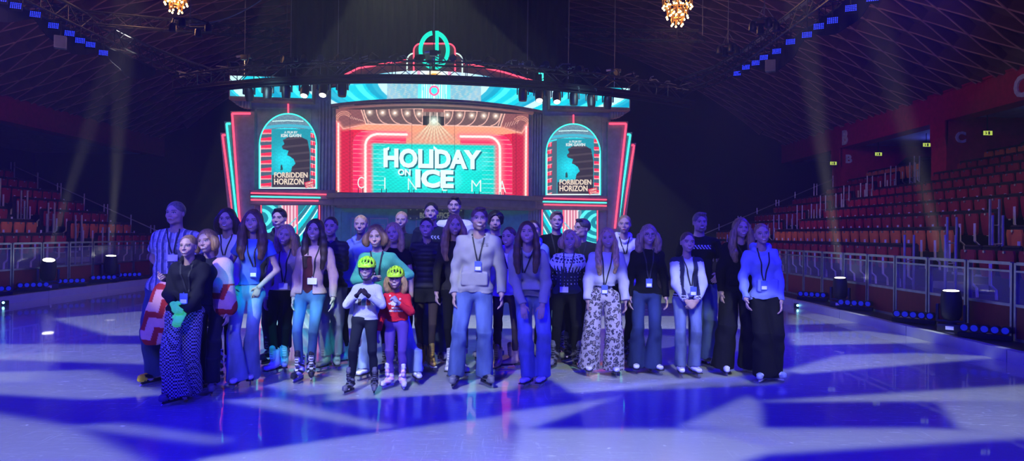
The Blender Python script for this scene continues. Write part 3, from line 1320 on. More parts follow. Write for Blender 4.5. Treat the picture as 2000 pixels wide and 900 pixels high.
# hoists with their chains
for px, py, Y, nm in ((478, 112, 20.4, 'above the left fins of the facade'), (568, 118, 19.6, 'above the left poster'), (660, 122, 19.0, 'between left poster and big screen'),
                  (847, 104, 18.6, 'before the round cyan emblem'), (1030, 128, 19.4, 'above the right end of the big screen'),
                  (1110, 129, 20.0, 'above the right poster'), (1200, 139, 21.0, 'above the right fins of the facade')):
    P = W(px, py, Y)
    r = empty('chain_hoist', P)
    mb = MB()
    mb.rbox((0, 0, 0), (0.10, 0.07, 0.07), 0.02)
    mb.rbox((0.14, 0, 0.02), (0.05, 0.05, 0.045), 0.015)
    mb.build('motor', M['black_metal'], r, smooth=True)
    mb = MB()
    x, zt = P.x, 0
    zt = VZ - VB + math.sqrt(VR * VR - (P.x - VC) ** 2) - P.z
    mb.bar((0, 0, 0.08), (0, 0, zt), 0.012, 5)
    mb.build('chain', M['cable'], r)
    mb = MB()
    mb.bar((0, 0, -0.08), (0, 0, 5.95 - P.z), 0.01, 5)
    mb.bar((-0.24, 0, 0.02), (-0.1, 0, 0.04), 0.03, 6)
    mb.build('hook', M['aluminium'], r)
    tag(r, 'dark chain hoist and chain hanging ' + nm, 'hoist')

# dim ceiling trusses far up
for (ax, ay, Ya, bx, by, Yb, lb) in ((90, 28, 17, 560, 68, 24, 'dim straight truss crossing high up at the upper left'),
                                  (1110, 66, 24, 1372, 70, 20, 'dim straight truss high behind the right end of the facade')):
    r = empty('straight_truss')
    truss_mesh([W(ax, ay, Ya), W(bx, by, Yb)], 0.3, 0.3, 0.022, 0.01, 0.4).build('lattice', M['truss_metal'], r)
    mb = MB()
    for P in (W(ax, ay, Ya), W(bx, by, Yb)):
        zt = VZ - VB + math.sqrt(max(1, VR * VR - (P.x - VC) ** 2))
        mb.bar(P, (P.x, P.y, zt), 0.01, 5)
    mb.build('suspension_cable', M['cable'], r)
    tag(r, lb, 'truss')
for (px, py, Y, sz, lb) in ((1493, 42, 17, 0.28, 'dark round lamp cluster hanging above the right truss'), (1422, 90, 20, 0.25, 'dark lamp cluster hanging at the far end of the right truss'),
                        (372, 45, 18, 0.45, 'dark cable-wrapped lamp ring hanging near the left chandelier')):
    P = W(px, py, Y)
    r = empty('hanging_lamp_cluster', P)
    mb = MB()
    for i in range(6):
        a = i * PI / 3
        mb.bar((sz * math.cos(a), sz * math.sin(a), 0), (sz * math.cos(a + PI / 3), sz * math.sin(a + PI / 3), 0), 0.03, 6)
    mb.build('ring', M['truss_metal'], r)
    for i in range(4):
        a = i * PI / 2
        mb = MB()
        mb.lathe([(0.04, 0.1), (0.08, 0.05), (0.09, -0.1), (0.08, -0.12)], (sz * math.cos(a), sz * math.sin(a), -0.1), 10)
        mb.build('lamp', M['black_metal'], r, smooth=True)
    mb = MB()
    zt = VZ - VB + math.sqrt(max(1, VR * VR - (P.x - VC) ** 2)) - P.z
    mb.bar((0, 0, 0), (0, 0, zt), 0.012, 5)
    for i in range(3):
        a = i * 2 * PI / 3
        mb.bar((sz * math.cos(a), sz * math.sin(a), 0), (0, 0, 0.4), 0.008, 4)
    mb.build('suspension_cable', M['cable'], r)
    tag(r, lb, 'lamp')
# slack cable sweeping from the ring to the roof
P0 = W(372, 48, 18)
mb = MB()
mb.path([P0 + (W(400 + 14 * i, 48 - 0.9 * i * i * 0.55, 18) - W(400, 48, 18)) for i in range(11)], 0.02, 5)
tag(mb.build('slack_cable', M['cable']), 'thick slack cable sweeping up from the lamp ring at upper left', 'cable')


# ------------------------------------------------------------------ chandeliers
bulb = emat('chandelier_bulb', (1.0, 0.62, 0.22), 9.0)


def chandelier(loc, label):
    r = empty('chandelier', loc)
    mb = MB()
    for rad, z in ((0.42, 0.45), (0.36, 0.15), (0.26, -0.12), (0.14, -0.32)):
        n = 20
        mb.path([(rad * math.cos(2 * PI * i / n), rad * math.sin(2 * PI * i / n), z) for i in range(n + 1)], 0.02, 5)
    mb.bar((0, 0, -0.3), (0, 0, 0.7), 0.03, 8)
    mb.build('ring_frame', M['gold'], r)
    tm, bm_ = MB(), MB()
    k = 0
    for rad, z, n in ((0.44, 0.45, 16), (0.38, 0.15, 14), (0.28, -0.12, 10), (0.15, -0.32, 6)):
        for i in range(n):
            a = 2 * PI * (i + 0.5 * (k % 2)) / n
            x, y = rad * math.cos(a), rad * math.sin(a)
            tube = MB()
            tube.bar((x, y, z + 0.10), (x, y, z - 0.14), 0.022, 6)
            t = tube.build('candle_tube', M['gold'], r)
            b_ = MB()
            for zz in (0.12, -0.17):
                b_.lathe([(0.006, -0.03), (0.027, -0.01), (0.027, 0.01), (0.006, 0.03)], (x, y, z + zz), 8)
            b_.build('bulb', bulb, t)
        k += 1
    mb = MB()
    zt = VZ - VB + math.sqrt(max(1, VR * VR - (loc[0] - VC) ** 2)) - loc[2]
    mb.bar((0, 0, 0.6), (0, 0, zt), 0.015, 6)
    mb.build('suspension_rod', M['black_metal'], r)
    tag(r, label, 'chandelier')
    l = bpy.data.lights.new('chandelier_glow', 'POINT')
    l.color = (1.0, 0.5, 0.22)
    l.energy = 110
    l.shadow_soft_size = 0.4
    o = bpy.data.objects.new('chandelier_glow', l)
    o.location = Vector(loc) + Vector((0, 0, -0.75))
    COL.objects.link(o)


chandelier(tuple(W(1323, 13, 19)), 'golden tiered chandelier of candle lamps hanging right of centre')
chandelier(tuple(W(344, -13, 19)), 'golden chandelier half cut off by the top of the picture at left')

# ------------------------------------------------------------------ the cinema facade
PSI = 0.10
FO = W(848, 455, 23.0)
FO.z = 0
FU_ = Vector((math.cos(PSI), math.sin(PSI), 0))
FN = Vector((math.sin(PSI), -math.cos(PSI), 0))


def FP(u, v, z):
    return FO + FU_ * u + FN * v + Vector((0, 0, z))


def FL(px, py, v=0.0):
    """(u, z) on the facade plane pushed forward by v, seen at a pixel"""
    d = ray(px, py)
    o = Vector((0, 0, CAM_H))
    t = (FO + FN * v - o).dot(FN) / d.dot(FN)
    q = o + d * t
    return (q - FO).dot(FU_), q.z


def FQ(px, py, v=0.0):
    u, z = FL(px, py, v)
    return FP(u, v, z)


MT = CAM_M.to_3x3().transposed()


def topix(P):
    """numpy (n,3) world -> photo pixels"""
    A = np.array(MT, float)
    q = (P - np.array([0, 0, CAM_H])) @ A.T
    return 1000 + FPX * q[:, 0] / -q[:, 2], 450 - FPX * q[:, 1] / -q[:, 2]


class Paint:
    def __init__(s, x, y, base):
        s.x, s.y = x, y
        s.c = np.empty((len(x), 3))
        s.c[:] = base

    def blend(s, w, col, add=False):
        w = np.clip(w, 0, 1)[:, None]
        if add:
            s.c += w * np.array(col)
        else:
            s.c = s.c * (1 - w) + w * np.array(col)
        return s

    def inside(s, P):
        r = np.zeros(len(s.x), bool)
        n = len(P)
        for i in range(n):
            x0, y0 = P[i]
            x1, y1 = P[(i + 1) % n]
            if y0 == y1:
                continue
            c = ((y0 > s.y) != (y1 > s.y)) & (s.x < (x1 - x0) * (s.y - y0) / (y1 - y0) + x0)
            r ^= c
        return r

    def poly(s, P, col, a=1.0):
        return s.blend(s.inside(P) * a, col)

    def dist(s, P):
        d = np.full(len(s.x), 1e9)
        for (x0, y0), (x1, y1) in zip(P[:-1], P[1:]):
            dx, dy = x1 - x0, y1 - y0
            t = np.clip(((s.x - x0) * dx + (s.y - y0) * dy) / max(1e-9, dx * dx + dy * dy), 0, 1)
            d = np.minimum(d, np.hypot(s.x - x0 - t * dx, s.y - y0 - t * dy))
        return d

    def line(s, P, w, col, glow=0, gcol=None, ga=0.6):
        d = s.dist(P)
        if glow:
            s.blend(np.exp(-(np.maximum(0, d - w / 2) / glow) ** 2) * ga, gcol or col)
        return s.blend(w / 2 + 0.5 - d, col)


def arcpts(cx, cy, rx, ry, a0, a1, n=14):
    return [(cx + rx * math.cos(math.radians(a0 + (a1 - a0) * i / n)), cy + ry * math.sin(math.radians(a0 + (a1 - a0) * i / n))) for i in range(n + 1)]


def screen_grid(fn, nu, nv):
    """fn(s,t) -> world point, s,t in 0..1"""
    V = np.array([fn(i / nu, j / nv) for j in range(nv + 1) for i in range(nu + 1)], float)
    i, j = np.meshgrid(np.arange(nu), np.arange(nv))
    a = (j * (nu + 1) + i).ravel()
    return V, np.stack([a, a + 1, a + nu + 2, a + nu + 1], 1)


def lerp2(q, s, t):
    a = np.array(q[0]) * (1 - s) + np.array(q[1]) * s
    b = np.array(q[3]) * (1 - s) + np.array(q[2]) * s
    return a * (1 - t) + b * t


led = attr_mat('led_surface', emit=1.35)
led_text = emat('led_text_white', (0.80, 0.98, 1.0), 1.15)
neon_red = emat('neon_red', (1.0, 0.06, 0.12), 2.2)
neon_cyan = emat('neon_cyan', (0.05, 0.95, 0.75), 1.7)
neon_logo = emat('neon_logo', (0.0, 0.85, 0.62), 1.15)
neon_white = emat('neon_white', (0.75, 0.95, 0.85), 1.1)
wall_m = mat('facade_wall', (0.30, 0.33, 0.36), 0.8, bump=0.2, bscale=8)
wall_d = mat('facade_wall_dark', (0.12, 0.13, 0.15), 0.8)
ledge_m = mat('facade_ledge', (0.26, 0.18, 0.17), 0.6)
brown_m = mat('emblem_brown', (0.16, 0.07, 0.06), 0.7)
green_m = mat('booth_green', (0.10, 0.42, 0.36), 0.7)
cream_m = mat('soffit_cream', (0.75, 0.45, 0.35), 0.5)

fac = empty('cinema_facade', FO)
FINV = Matrix.Translation(-FO)


def fbuild(mb, name, m, parent=None, smooth=False):
    """world-space mesh under the facade empty"""
    par = parent or fac
    off = Vector((0, 0, 0))
    q = par
    while q is not None:
        off += q.location
        q = q.parent
    mb.v = [tuple(Vector(v) - off) for v in mb.v]
    return mb.build(name, m, par, smooth)


def fbox(mb, u0, u1, v0, v1, z0, z1):
    vs = [FP(u, v, z) for u in (u0, u1) for v in (v0, v1) for z in (z0, z1)]
    mb.add(vs, [(0, 1, 3, 2), (4, 6, 7, 5), (0, 4, 5, 1), (2, 3, 7, 6), (0, 2, 6, 4), (1, 5, 7, 3)])


def fpanel(mb, pts, v, th):
    """polygon given in photo pixels on plane v, thickness th backwards"""
    q = [FL(x, y, v) for x, y in pts]
    mb.prism(q, lambda u, z: FP(u, v, z), lambda u, z: FP(u, v - th, z))


def tube(pts_px, v, r, name, m, parent=None):
    mb = MB()
    P = [FQ(x, y, v) for x, y in pts_px]
    mb.path(P, r, 8)
    return fbuild(mb, name, m, parent)


# core walls behind everything
mb = MB()
uL, uR = FL(488, 300)[0], FL(1192, 300)[0]
uS0, uS1 = FL(655, 300)[0], FL(1033, 300)[0]
# rectangular mouldings round the posters
for a, b, w0, w1 in ((uL + 0.15, uS0 - 0.75, uL, uS0), (uS1 + 0.45, uR - 0.25, uS1, uR)):
    mb = MB()
    fbox(mb, w0, w1, -0.5, 0.0, 0, 6.1)
    for z in (3.4, 4.3, 5.0):
        fbox(mb, w0, w0 + 0.6, 0, 0.012, z, z + 0.02)
    for q0, q1, z0, z1 in ((a, b, 5.45, 5.5), (a, a + 0.05, 2.95, 5.5), (b - 0.05, b, 2.95, 5.5)):
        fbox(mb, q0, q1, 0.0, 0.04, z0, z1)
    fbuild(mb, 'wing_wall', wall_m)
mb = MB()
fbox(mb, uS0, uS1, -0.6, -0.15, 0, 6.1)
fbuild(mb, 'rear_wall', wall_d)
# fluted pilasters beside the screen
for a, b in ((FL(621, 300)[0], uS0 - 0.02), (uS1 + 0.05, FL(1062, 300)[0])):
    mb = MB()
    n = 5
    w = (b - a) / n
    for i in range(n):
        c0 = a + i * w
        mb.prism([(c0 + 0.01, 0.0), (c0 + w * 0.25, 0.07), (c0 + w * 0.75, 0.07), (c0 + w - 0.01, 0.0)],
                 lambda u, v: FP(u, v, 0), lambda u, v: FP(u, v, 5.75))
    fbuild(mb, 'pilaster', wall_m)

# fluted corner brackets under the outer header ends
for s, u0 in ((-1, FL(492, 205)[0]), (1, FL(1190, 220)[0])):
    mb = MB()
    for i in range(6):
        u = u0 + s * i * 0.09
        zb = 5.40 + 0.28 * (i / 6) ** 2
        fbox(mb, min(u, u + s * 0.07), max(u, u + s * 0.07), -0.1, 0.25, zb, 5.72)
    fbuild(mb, 'corner_bracket', wall_m)

# fins: three on each side, each a slanted panel carrying an outline of neon
FIN = [
    ([(450, 217), (497, 217), (497, 470), (470, 470)], [(489, 221.6), (453.5, 221.6), (468.5, 440)], 0.15, neon_red),
    ([(438, 237), (466, 237), (480, 470), (462, 470)], [(450, 241.5), (442.5, 241.5), (464, 440)], -0.08, neon_cyan),
    ([(430, 259), (452, 259), (470, 470), (454, 470)], [(441, 263.5), (434.5, 263.5), (458, 440)], -0.3, neon_red),
    ([(1187, 237), (1227, 237), (1204, 470), (1187, 470)], [(1190, 241.5), (1223, 241.5), (1201, 446)], 0.15, neon_red),
    ([(1210, 258), (1235, 258), (1209, 470), (1195, 470)], [(1224, 262.5), (1231, 262.5), (1206, 446)], -0.08, neon_cyan),
    ([(1218, 279), (1242.5, 279), (1214, 470), (1200, 470)], [(1234, 283.5), (1238.5, 283.5), (1213, 446)], -0.3, neon_red)]
for P, ln, v, m in FIN:
    mb = MB()
    # stand the fin on the floor: carry its lower edge down
    (x2, y2), (x3, y3) = P[2], P[3]
    (x0, y0), (x1, y1) = P[0], P[1]
    k = (548 - 470) / (470 - y0)
    P = [P[0], P[1], (x2 + (x2 - x1) * k * 0.6, 548), (x3 + (x3 - x0) * k * 0.6, 548)]
    fpanel(mb, P, v, 0.14)
    f = fbuild(mb, 'side_fin', wall_m)
    tube(ln, v + 0.05, 0.032, 'neon_tube', m, f)

# ledges under the posters with three neon lines
for side, body, lines in (
        ('left', [(487, 371), (655, 371), (655, 401), (487, 401)],
         [((490, 377), (650, 380), neon_red), ((490, 383.5), (626, 386), neon_cyan), ((490, 390), (622, 392), neon_red)]),
        ('right', [(1045, 381), (1187, 383), (1187, 411), (1045, 407)],
         [((1051, 387), (1185, 390), neon_red), ((1060, 393.6), (1185, 396), neon_cyan), ((1062, 399.4), (1185, 402), neon_red)])):
    mb = MB()
    for k in range(3):
        fr = [(x, y + (0 if i < 2 else -(2 - k) * 9.5)) for i, (x, y) in enumerate(body)]
        fr = [(body[0][0], body[0][1] + k * 10), (body[1][0], body[1][1] + k * 10), (body[1][0], body[1][1] + k * 10 + 7.5), (body[0][0], body[0][1] + k * 10 + 7.5)]
        fpanel(mb, fr, 0.45 - 0.03 * k, 0.5)
    fpanel(mb, [(body[0][0] + 2, body[0][1] + 1), (body[1][0] - 2, body[1][1] + 1), (body[1][0] - 2, body[2][1] - 1), (body[0][0] + 2, body[3][1] - 1)], 0.36, 0.4)
    lg = fbuild(mb, 'poster_ledge', ledge_m)
    for a, b, m in lines:
        tube([a, b], 0.50, 0.022, 'neon_tube', m, lg)


def bulge(u, a, B, v0):
    return v0 + B * max(0.0, 1 - (u / a) ** 2)


def curved_band(mb, ua, ub, a, B, v0, z0, z1, depth=0.4, n=40, uc=0.0):
    for i in range(n):
        u0, u1 = ua + (ub - ua) * i / n, ua + (ub - ua) * (i + 1) / n
        w0, w1 = bulge(u0 - uc, a, B, v0), bulge(u1 - uc, a, B, v0)
        vs = []
        for u, w in ((u0, w0), (u1, w1)):
            for vv in (w, w - depth):
                for z in (z0, z1):
                    vs.append(FP(u, vv, z))
        mb.add(vs, [(0, 1, 5, 4), (2, 6, 7, 3), (0, 4, 6, 2), (1, 3, 7, 5)] + ([(0, 2, 3, 1)] if i == 0 else []) + ([(4, 5, 7, 6)] if i == n - 1 else []))


# the main marquee ledge below the big screen
ua, ub = FL(640, 385, 0.3)[0], FL(1062, 392, 0.3)[0]
uc = 0.05
mb = MB()
curved_band(mb, ua, ub, 3.75, 1.5, 0.25, 2.66, 2.80, 1.6, uc=uc)
curved_band(mb, ua + 0.25, ub - 0.25, 3.75, 1.35, 0.2, 2.42, 2.67, 1.5, uc=uc)
n = 150
for i in range(n):
    u = ua + 0.28 + (ub - ua - 0.56) * i / n
    v = bulge(u - uc, 3.75, 1.35, 0.2)
    fbox(mb, u - 0.012, u + 0.012, v - 0.05, v + 0.03, 2.43, 2.64)
curved_band(mb, ua + 0.3, ub - 0.3, 3.75, 1.2, 0.15, 2.36, 2.42, 1.3, uc=uc)
fbuild(mb, 'marquee_ledge', ledge_m)

# booth wall, doors and the box office sign under the ledge
mb = MB()
fbox(mb, uS0, uS1, -0.15, -0.05, 0, 2.4)
for q in (uS0 + 0.1, -1.0, 1.1, uS1 - 0.2):
    fbox(mb, q, q + 0.1, -0.05, 0.02, 0, 2.36)
fbox(mb, uS0, uS1, -0.05, 0.03, 2.25, 2.36)
fbuild(mb, 'booth_wall', green_m)
for u in (-2.35, -1.75, 1.25, 1.85, -0.3, 0.3):
    mb = MB()
    fbox(mb, u - 0.28, u + 0.28, -0.05, 0.0, 0, 2.05)
    d = fbuild(mb, 'booth_door', green_m)
    mb = MB()
    for a, b, z0, z1 in ((u - 0.28, u + 0.28, 2.03, 2.07), (u - 0.29, u - 0.26, 0, 2.05), (u + 0.26, u + 0.29, 0, 2.05),
                         (u - 0.18, u + 0.18, 1.85, 1.87), (u - 0.18, u - 0.16, 0.4, 1.85), (u + 0.16, u + 0.18, 0.4, 1.85)):
        fbox(mb, a, b, 0.0, 0.025, z0, z1)
    fbuild(mb, 'door_trim', mat('door_trim', (0.35, 0.42, 0.4), 0.6), d)
    mb = MB()
    c = FP(u + 0.2, 0.04, 1.05)
    mb.bar(c - Vector((0, 0, 0.1)), c + Vector((0, 0, 0.1)), 0.012)
    fbuild(mb, 'handle', M['gold'], d)


def fit_text(body, x0, y0, x1, y1, v, name, m, parent, bold=0.0, thick=0.01, shear=0.0, slope=0.0, spacing=1.0, wavy=None):
    """text fitted to the photo rectangle (x0..x1, y0 top .. y1 bottom) on facade plane v"""
    me = text_mesh(body, 1.0, lambda x, y, d: (x, y, d), bold=bold, thick=thick, shear=shear, spacing=spacing)
    c = np.array([v_.co for v_ in me.vertices])
    mn, mx = c.min(0), c.max(0)
    off = Vector((0, 0, 0))
    q = parent
    while q is not None:
        off += q.location
        q = q.parent
    for v_ in me.vertices:
        s = (v_.co.x - mn[0]) / (mx[0] - mn[0])
        t = (v_.co.y - mn[1]) / (mx[1] - mn[1])
        px = x0 + (x1 - x0) * s
        py = y1 + (y0 - y1) * t + slope * (px - (x0 + x1) / 2)
        u, z = FL(px, py, v)
        v_.co = FP(u, v + v_.co.z, z) - off
    return link(name, me, m, parent)


so = empty('box_office_sign', FP(0.05, 0, 2.15))
tag(so, 'dark box office sign with stars above the booth, behind the heads', 'sign')


def sbox(root, u0, u1, v0, v1, z0, z1, name, m):
    mb = MB()
    fbox(mb, u0, u1, v0, v1, z0, z1)
    mb.v = [tuple(Vector(v) - root.location) for v in mb.v]
    return mb.build(name, m, root)


sbox(so, -0.85, 0.95, 0.10, 0.16, 2.03, 2.38, 'board', mat('sign_dark_green', (0.02, 0.06, 0.06), 0.6))
gold_l = emat('sign_gold', (0.45, 0.5, 0.42), 0.35)
fit_text('BOX OFFICE', 820, 415, 878, 425.5, 0.17, 'lettering', gold_l, so, bold=0.01)
mb = MB()
for zz in (2.07, 2.34):
    for i in range(9):
        u = -0.75 + i * 0.2
        c = FP(u, 0.17, zz)
        pts = []
        for k in range(10):
            rr = 0.028 if k % 2 == 0 else 0.012
            pts.append((u + rr * math.sin(k * PI / 5), zz + rr * math.cos(k * PI / 5)))
        mb.prism(pts, lambda a, b: FP(a, 0.168, b) - so.location, lambda a, b: FP(a, 0.16, b) - so.location)
mb.build('star_row', gold_l, so)

# ------------------------------------------------------------------ header and its screens
hdr = MB()
ha, hb = FL(646, 205, 0.3)[0], FL(1060, 211, 0.3)[0]
HA, HBG, HV = 3.35, 1.45, 0.2
curved_band(hdr, ha, hb, HA, HBG - 0.05, HV - 0.05, 5.50, 6.12, 1.0, uc=0.05)
fbuild(hdr, 'header_box', wall_d)
mb = MB()
curved_band(mb, ha, hb, HA, HBG + 0.02, HV + 0.03, 5.53, 5.60, 0.5, uc=0.05)
n = 140
for i in range(n):
    u = ha + (hb - ha) * (i + .5) / n
    v = bulge(u - 0.05, HA, HBG + 0.02, HV + 0.03)
    fbox(mb, u - 0.008, u + 0.008, v - 0.02, v + 0.02, 5.535, 5.60)
fbuild(mb, 'header_slats', ledge_m)
mb = MB()
curved_band(mb, ha + 0.25, hb - 0.3, HA, HBG - 0.12, HV - 0.02, 5.47, 5.53, 0.35, uc=0.05)
fbuild(mb, 'cream_soffit', cream_m)
for x0, x1 in ((447, 610), (1073, 1231)):
    a, b = FL(x0, 200, 0.5)[0], FL(x1, 210, 0.5)[0]
    mb = MB()
    fbox(mb, a, b, -0.2, 0.5, 5.62, 6.36)
    n = 60
    for i in range(n):
        u = a + (b - a) * (i + .5) / n
        fbox(mb, u - 0.008, u + 0.008, 0.5, 0.53, 5.63, 5.70)
    fbuild(mb, 'header_box', ledge_m)

root_of = {}


def led_thing(name, label, V, Q, cols, at, housing=None):
    r = empty(name, at)
    me = raw_mesh('surface', V - np.array(at), Q, cols, False)
    link('lit_surface', me, led, r)
    tag(r, label, 'screen')
    return r


def header_paint(V):
    x, y = topix(V)
    P = Paint(x, y, (0.0, 0.58, 0.72))
    # concentric curved bands sweeping out from the centre
    for cx, cy in ((848, 178),):
        d = np.abs(x - cx)
        yy = (y - cy)
        ph = d + 0.9 * yy * np.sign(d) + 0.02 * yy ** 2
        st = np.sin(ph / 5.2) * 0.5 + 0.5
        P.blend((st > 0.62) * 0.55, (0.1, 0.95, 0.95))
        P.blend((np.sin(ph / 16.0 + 1) > 0.55) * 0.65, (0.0, 0.22, 0.45))
        P.blend((np.sin(ph / 23.0 + 4) > 0.86) * 0.8, (0.65, 0.95, 1.0))
    c = np.abs(x - 848)
    nz = np.sin(x * 0.5 + np.sin(y * .7) * 2) * np.sin(y * 0.9 + x * 0.13)
    P.blend(((c > 32) & (c < 92)) * 0.85, (0.22, 0.45, 0.58))
    P.blend(((c > 32) & (c < 92) & (nz > 0.35)) * 0.6, (0.55, 0.62, 0.55))
    P.blend((c < 32) * 0.8, (0.15, 0.8, 0.85))
    P.blend((c < 24) * (np.sin(c * 1.4) > 0.2) * 0.9, (0.75, 0.95, 0.9))
    # ring at the middle
    d = np.hypot(x - 848, (y - 177) * 1.0)
    P.blend((d < 10) * 1.0, (0.95, 0.12, 0.32))
    P.blend((d < 6.5) * 1.0, (0.05, 0.85, 0.9))
    return P.c


uq0, uq1 = FL(646, 205, 0.3)[0], FL(1060, 211, 0.3)[0]
V, Q = screen_grid(lambda s, t: tuple(FP(uq0 + (uq1 - uq0) * s, bulge(uq0 + (uq1 - uq0) * s - 0.05, HA, HBG, HV) + 0.01, 5.61 + 0.5 * t)), 360, 28)
led_thing('header_screen', 'curved cyan led band bulging over the big screen with a pink ring at its middle', V, Q, header_paint(V), FP(0, 1.5, 5.6))
for x0, x1, lb in ((449, 609, 'cyan striped led band over the left poster'), (1075, 1229, 'cyan striped led band over the right poster')):
    a, b = FL(x0, 200, 0.52)[0], FL(x1, 210, 0.52)[0]
    V, Q = screen_grid(lambda s, t: tuple(FP(a + (b - a) * s, 0.52, 5.72 + 0.62 * t)), 150, 36)
    led_thing('header_screen', lb, V, Q, header_paint(V), FP((a + b) / 2, 0.52, 5.7))
# upper dome band
ud0, ud1 = FL(679, 160, 0.9)[0], FL(1019, 165, 0.9)[0]


def dome(s, t):
    u = ud0 + (ud1 - ud0) * s
    k = 2 * s - 1
    top = 6.14 + 0.40 * math.sqrt(max(0, 1 - abs(k) ** 2.4))
    return tuple(FP(u, bulge(u - 0.05, 3.2, 1.0, 0.2), 6.12 + (top - 6.12) * t))


V, Q = screen_grid(dome, 300, 20)
x, y = topix(V)
P = Paint(x, y, (0.02, 0.5, 0.75))
ph = np.abs(x - 848) + (y - 150)
P.blend((np.sin(ph / 9) > 0.3) * 0.6, (0.1, 0.8, 0.9))
c = np.abs(x - 848)
P.blend(np.clip((110 - c) / 40, 0, 1) * 0.8, (0.75, 0.85, 0.9))
P.blend((c < 60) * (np.sin(c / 3.5) > 0.5) * 0.6, (0.3, 0.5, 0.75))
P.blend((c < 30) * 1.0, (0.75, 0.85, 0.9))
P.blend((np.abs(c - 30) < 3) * 0.7, (0.95, 0.15, 0.35))
d = np.hypot(c, (y - 152) * 1.1)
P.blend((d < 16) * 1.0, (1.0, 0.85, 0.6))
P.blend((d < 10) * 1.0, (1.0, 0.42, 0.03))
led_thing('header_screen', 'domed upper led band with an orange sun at its middle, behind the truss', V, Q, P.c, FP(0, 1.0, 6.3))

# pediment and emblem
mb = MB()
fpanel(mb, [(646, 168), (700, 131), (793, 119), (903, 119), (985, 140), (1055, 166)], 0.05, 0.15)
ped = fbuild(mb, 'pediment', brown_m)
tube([(650, 158), (700, 133), (793, 117.5)], 0.1, 0.028, 'neon_tube', neon_red, ped)
tube([(903, 122), (985, 141), (1048, 160)], 0.1, 0.028, 'neon_tube', neon_red, ped)
tube([(1052, 143), (1060, 143), (1060, 161), (1072, 161)], 0.1, 0.025, 'neon_tube', neon_cyan, ped)
for (xa, xb, yt, v, m, yb) in ((795, 903, 104, 0.15, neon_white, 150), (808, 889, 85, 0.3, neon_red, 150)):
    rx = 14
    pts = [(xa, yb), (xa, yt + rx)] + arcpts(xa + rx, yt + rx, rx, rx, 180, 270, 6)[1:] + arcpts(xb - rx, yt + rx, rx, rx, 270, 360, 6) + [(xb, yb)]
    mb = MB()
    fpanel(mb, pts, v, 0.12)
    pl = fbuild(mb, 'emblem_plate', brown_m)
    tube(pts, v + 0.03, 0.022, 'neon_tube', m, pl)

em = empty('round_emblem', FQ(848, 97, 0.5))
tag(em, 'glowing cyan round emblem of two letters on top of the facade', 'sign')


def ring_half(a0, a1, rx, ry, w, cx=848, cy=97):
    o = arcpts(cx, cy, rx, ry, a0, a1, 24)
    i = arcpts(cx, cy, rx - w, ry - w, a0, a1, 24)
    return o, i


def em_strip(o, i, name='letter'):
    mb = MB()
    for k in range(len(o) - 1):
        q = [o[k], o[k + 1], i[k + 1], i[k]]
        qq = [FL(x, y, 0.5) for x, y in q]
        mb.prism(qq, lambda u, z: FP(u, 0.5, z) - em.location, lambda u, z: FP(u, 0.4, z) - em.location)
    return mb


o, i = ring_half(102, 262, 30.5, 37.5, 7.5)
em_strip(o, i).build('letter', neon_logo, em)
o, i = ring_half(-83, 83, 30.5, 37.5, 7.5)
mb = em_strip(o, i)
qq = [FL(x, y, 0.5) for x, y in ((850, 60), (857, 60), (857, 134), (850, 134))]
mb.prism(qq, lambda u, z: FP(u, 0.5, z) - em.location, lambda u, z: FP(u, 0.4, z) - em.location)
mb.build('letter', neon_logo, em)
mb = MB()
mb.bar(FQ(848, 97, 0.42) - em.location, FQ(848, 150, 0.42) - em.location, 0.05, 8)
mb.bar(FQ(825, 122, 0.42) - em.location, FQ(871, 122, 0.42) - em.location, 0.03, 8)
mb.build('bracket', M['black_metal'], em)

# ------------------------------------------------------------------ the big screen
quad = [FL(656, 375), FL(1032.5, 382.5), FL(1032.5, 216), FL(656, 208)]
V2, Q = screen_grid(lambda s, t: tuple(lerp2(quad, s, t)), 420, 190)
V = np.array([FP(a, 0.0, b) for a, b in V2])
x, y = topix(V)


def C(cx, cy):
    return (640 + cx / 3.6, 190 + cy / 3.6)


def CS(pts):
    return [C(*p) for p in pts]


P = Paint(x, y, (0.80, 0.012, 0.05))
cx, cy = (x - 640) * 3.6, (y - 190) * 3.6
slope = (cx - 750) * 0.028
yl = cy - slope
nzx = np.sin(cx * 0.9) * np.sin(cy * 1.1)
# crimson outer piers, with tile courses
P.poly(CS([(85, 180), (180, 240), (180, 700), (85, 700)]), (0.62, 0.008, 0.04))
P.poly(CS([(1295, 250), (1390, 240), (1390, 700), (1295, 700)]), (0.55, 0.008, 0.04))
P.blend((np.sin(cy * 0.75) > 0.75) * 0.25 * ((cx < 175) | (cx > 1300)), (0.95, 0.06, 0.12))
# ceiling zone: greyish rose
P.poly(CS([(50, 40), (1420, 60), (1420, 205), (1365, 255), (1200, 215), (270, 185), (110, 225), (50, 160)]), (0.30, 0.10, 0.09))
P.poly(CS([(50, 40), (235, 60), (270, 185), (110, 225), (50, 160)]), (0.26, 0.09, 0.09))
P.poly(CS([(1245, 95), (1420, 100), (1420, 205), (1365, 255), (1215, 205)]), (0.26, 0.09, 0.09))
for k in range(3):
    P.line(CS(arcpts(115, 160, 62 - 9 * k, 62 - 12 * k, 190, 320)), 1.0, (0.95, 0.42, 0.30))
    P.line(CS(arcpts(1360, 195, 62 - 9 * k, 62 - 12 * k, 220, 350)), 1.0, (0.95, 0.42, 0.30))
for k in range(6):
    P.line(CS([(150 + 18 * k, 130 + 6 * k), (165 + 18 * k, 150 + 4 * k)]), 0.8, (0.9, 0.5, 0.4))
    P.line(CS([(1240 + 18 * k, 215 - 6 * k), (1255 + 18 * k, 180 - 4 * k)]), 0.8, (0.9, 0.5, 0.4))
P.line(CS([(60, 165), (110, 222), (265, 190)]), 1.6, (0.95, 0.45, 0.36), 3, (0.9, 0.3, 0.2), 0.5)
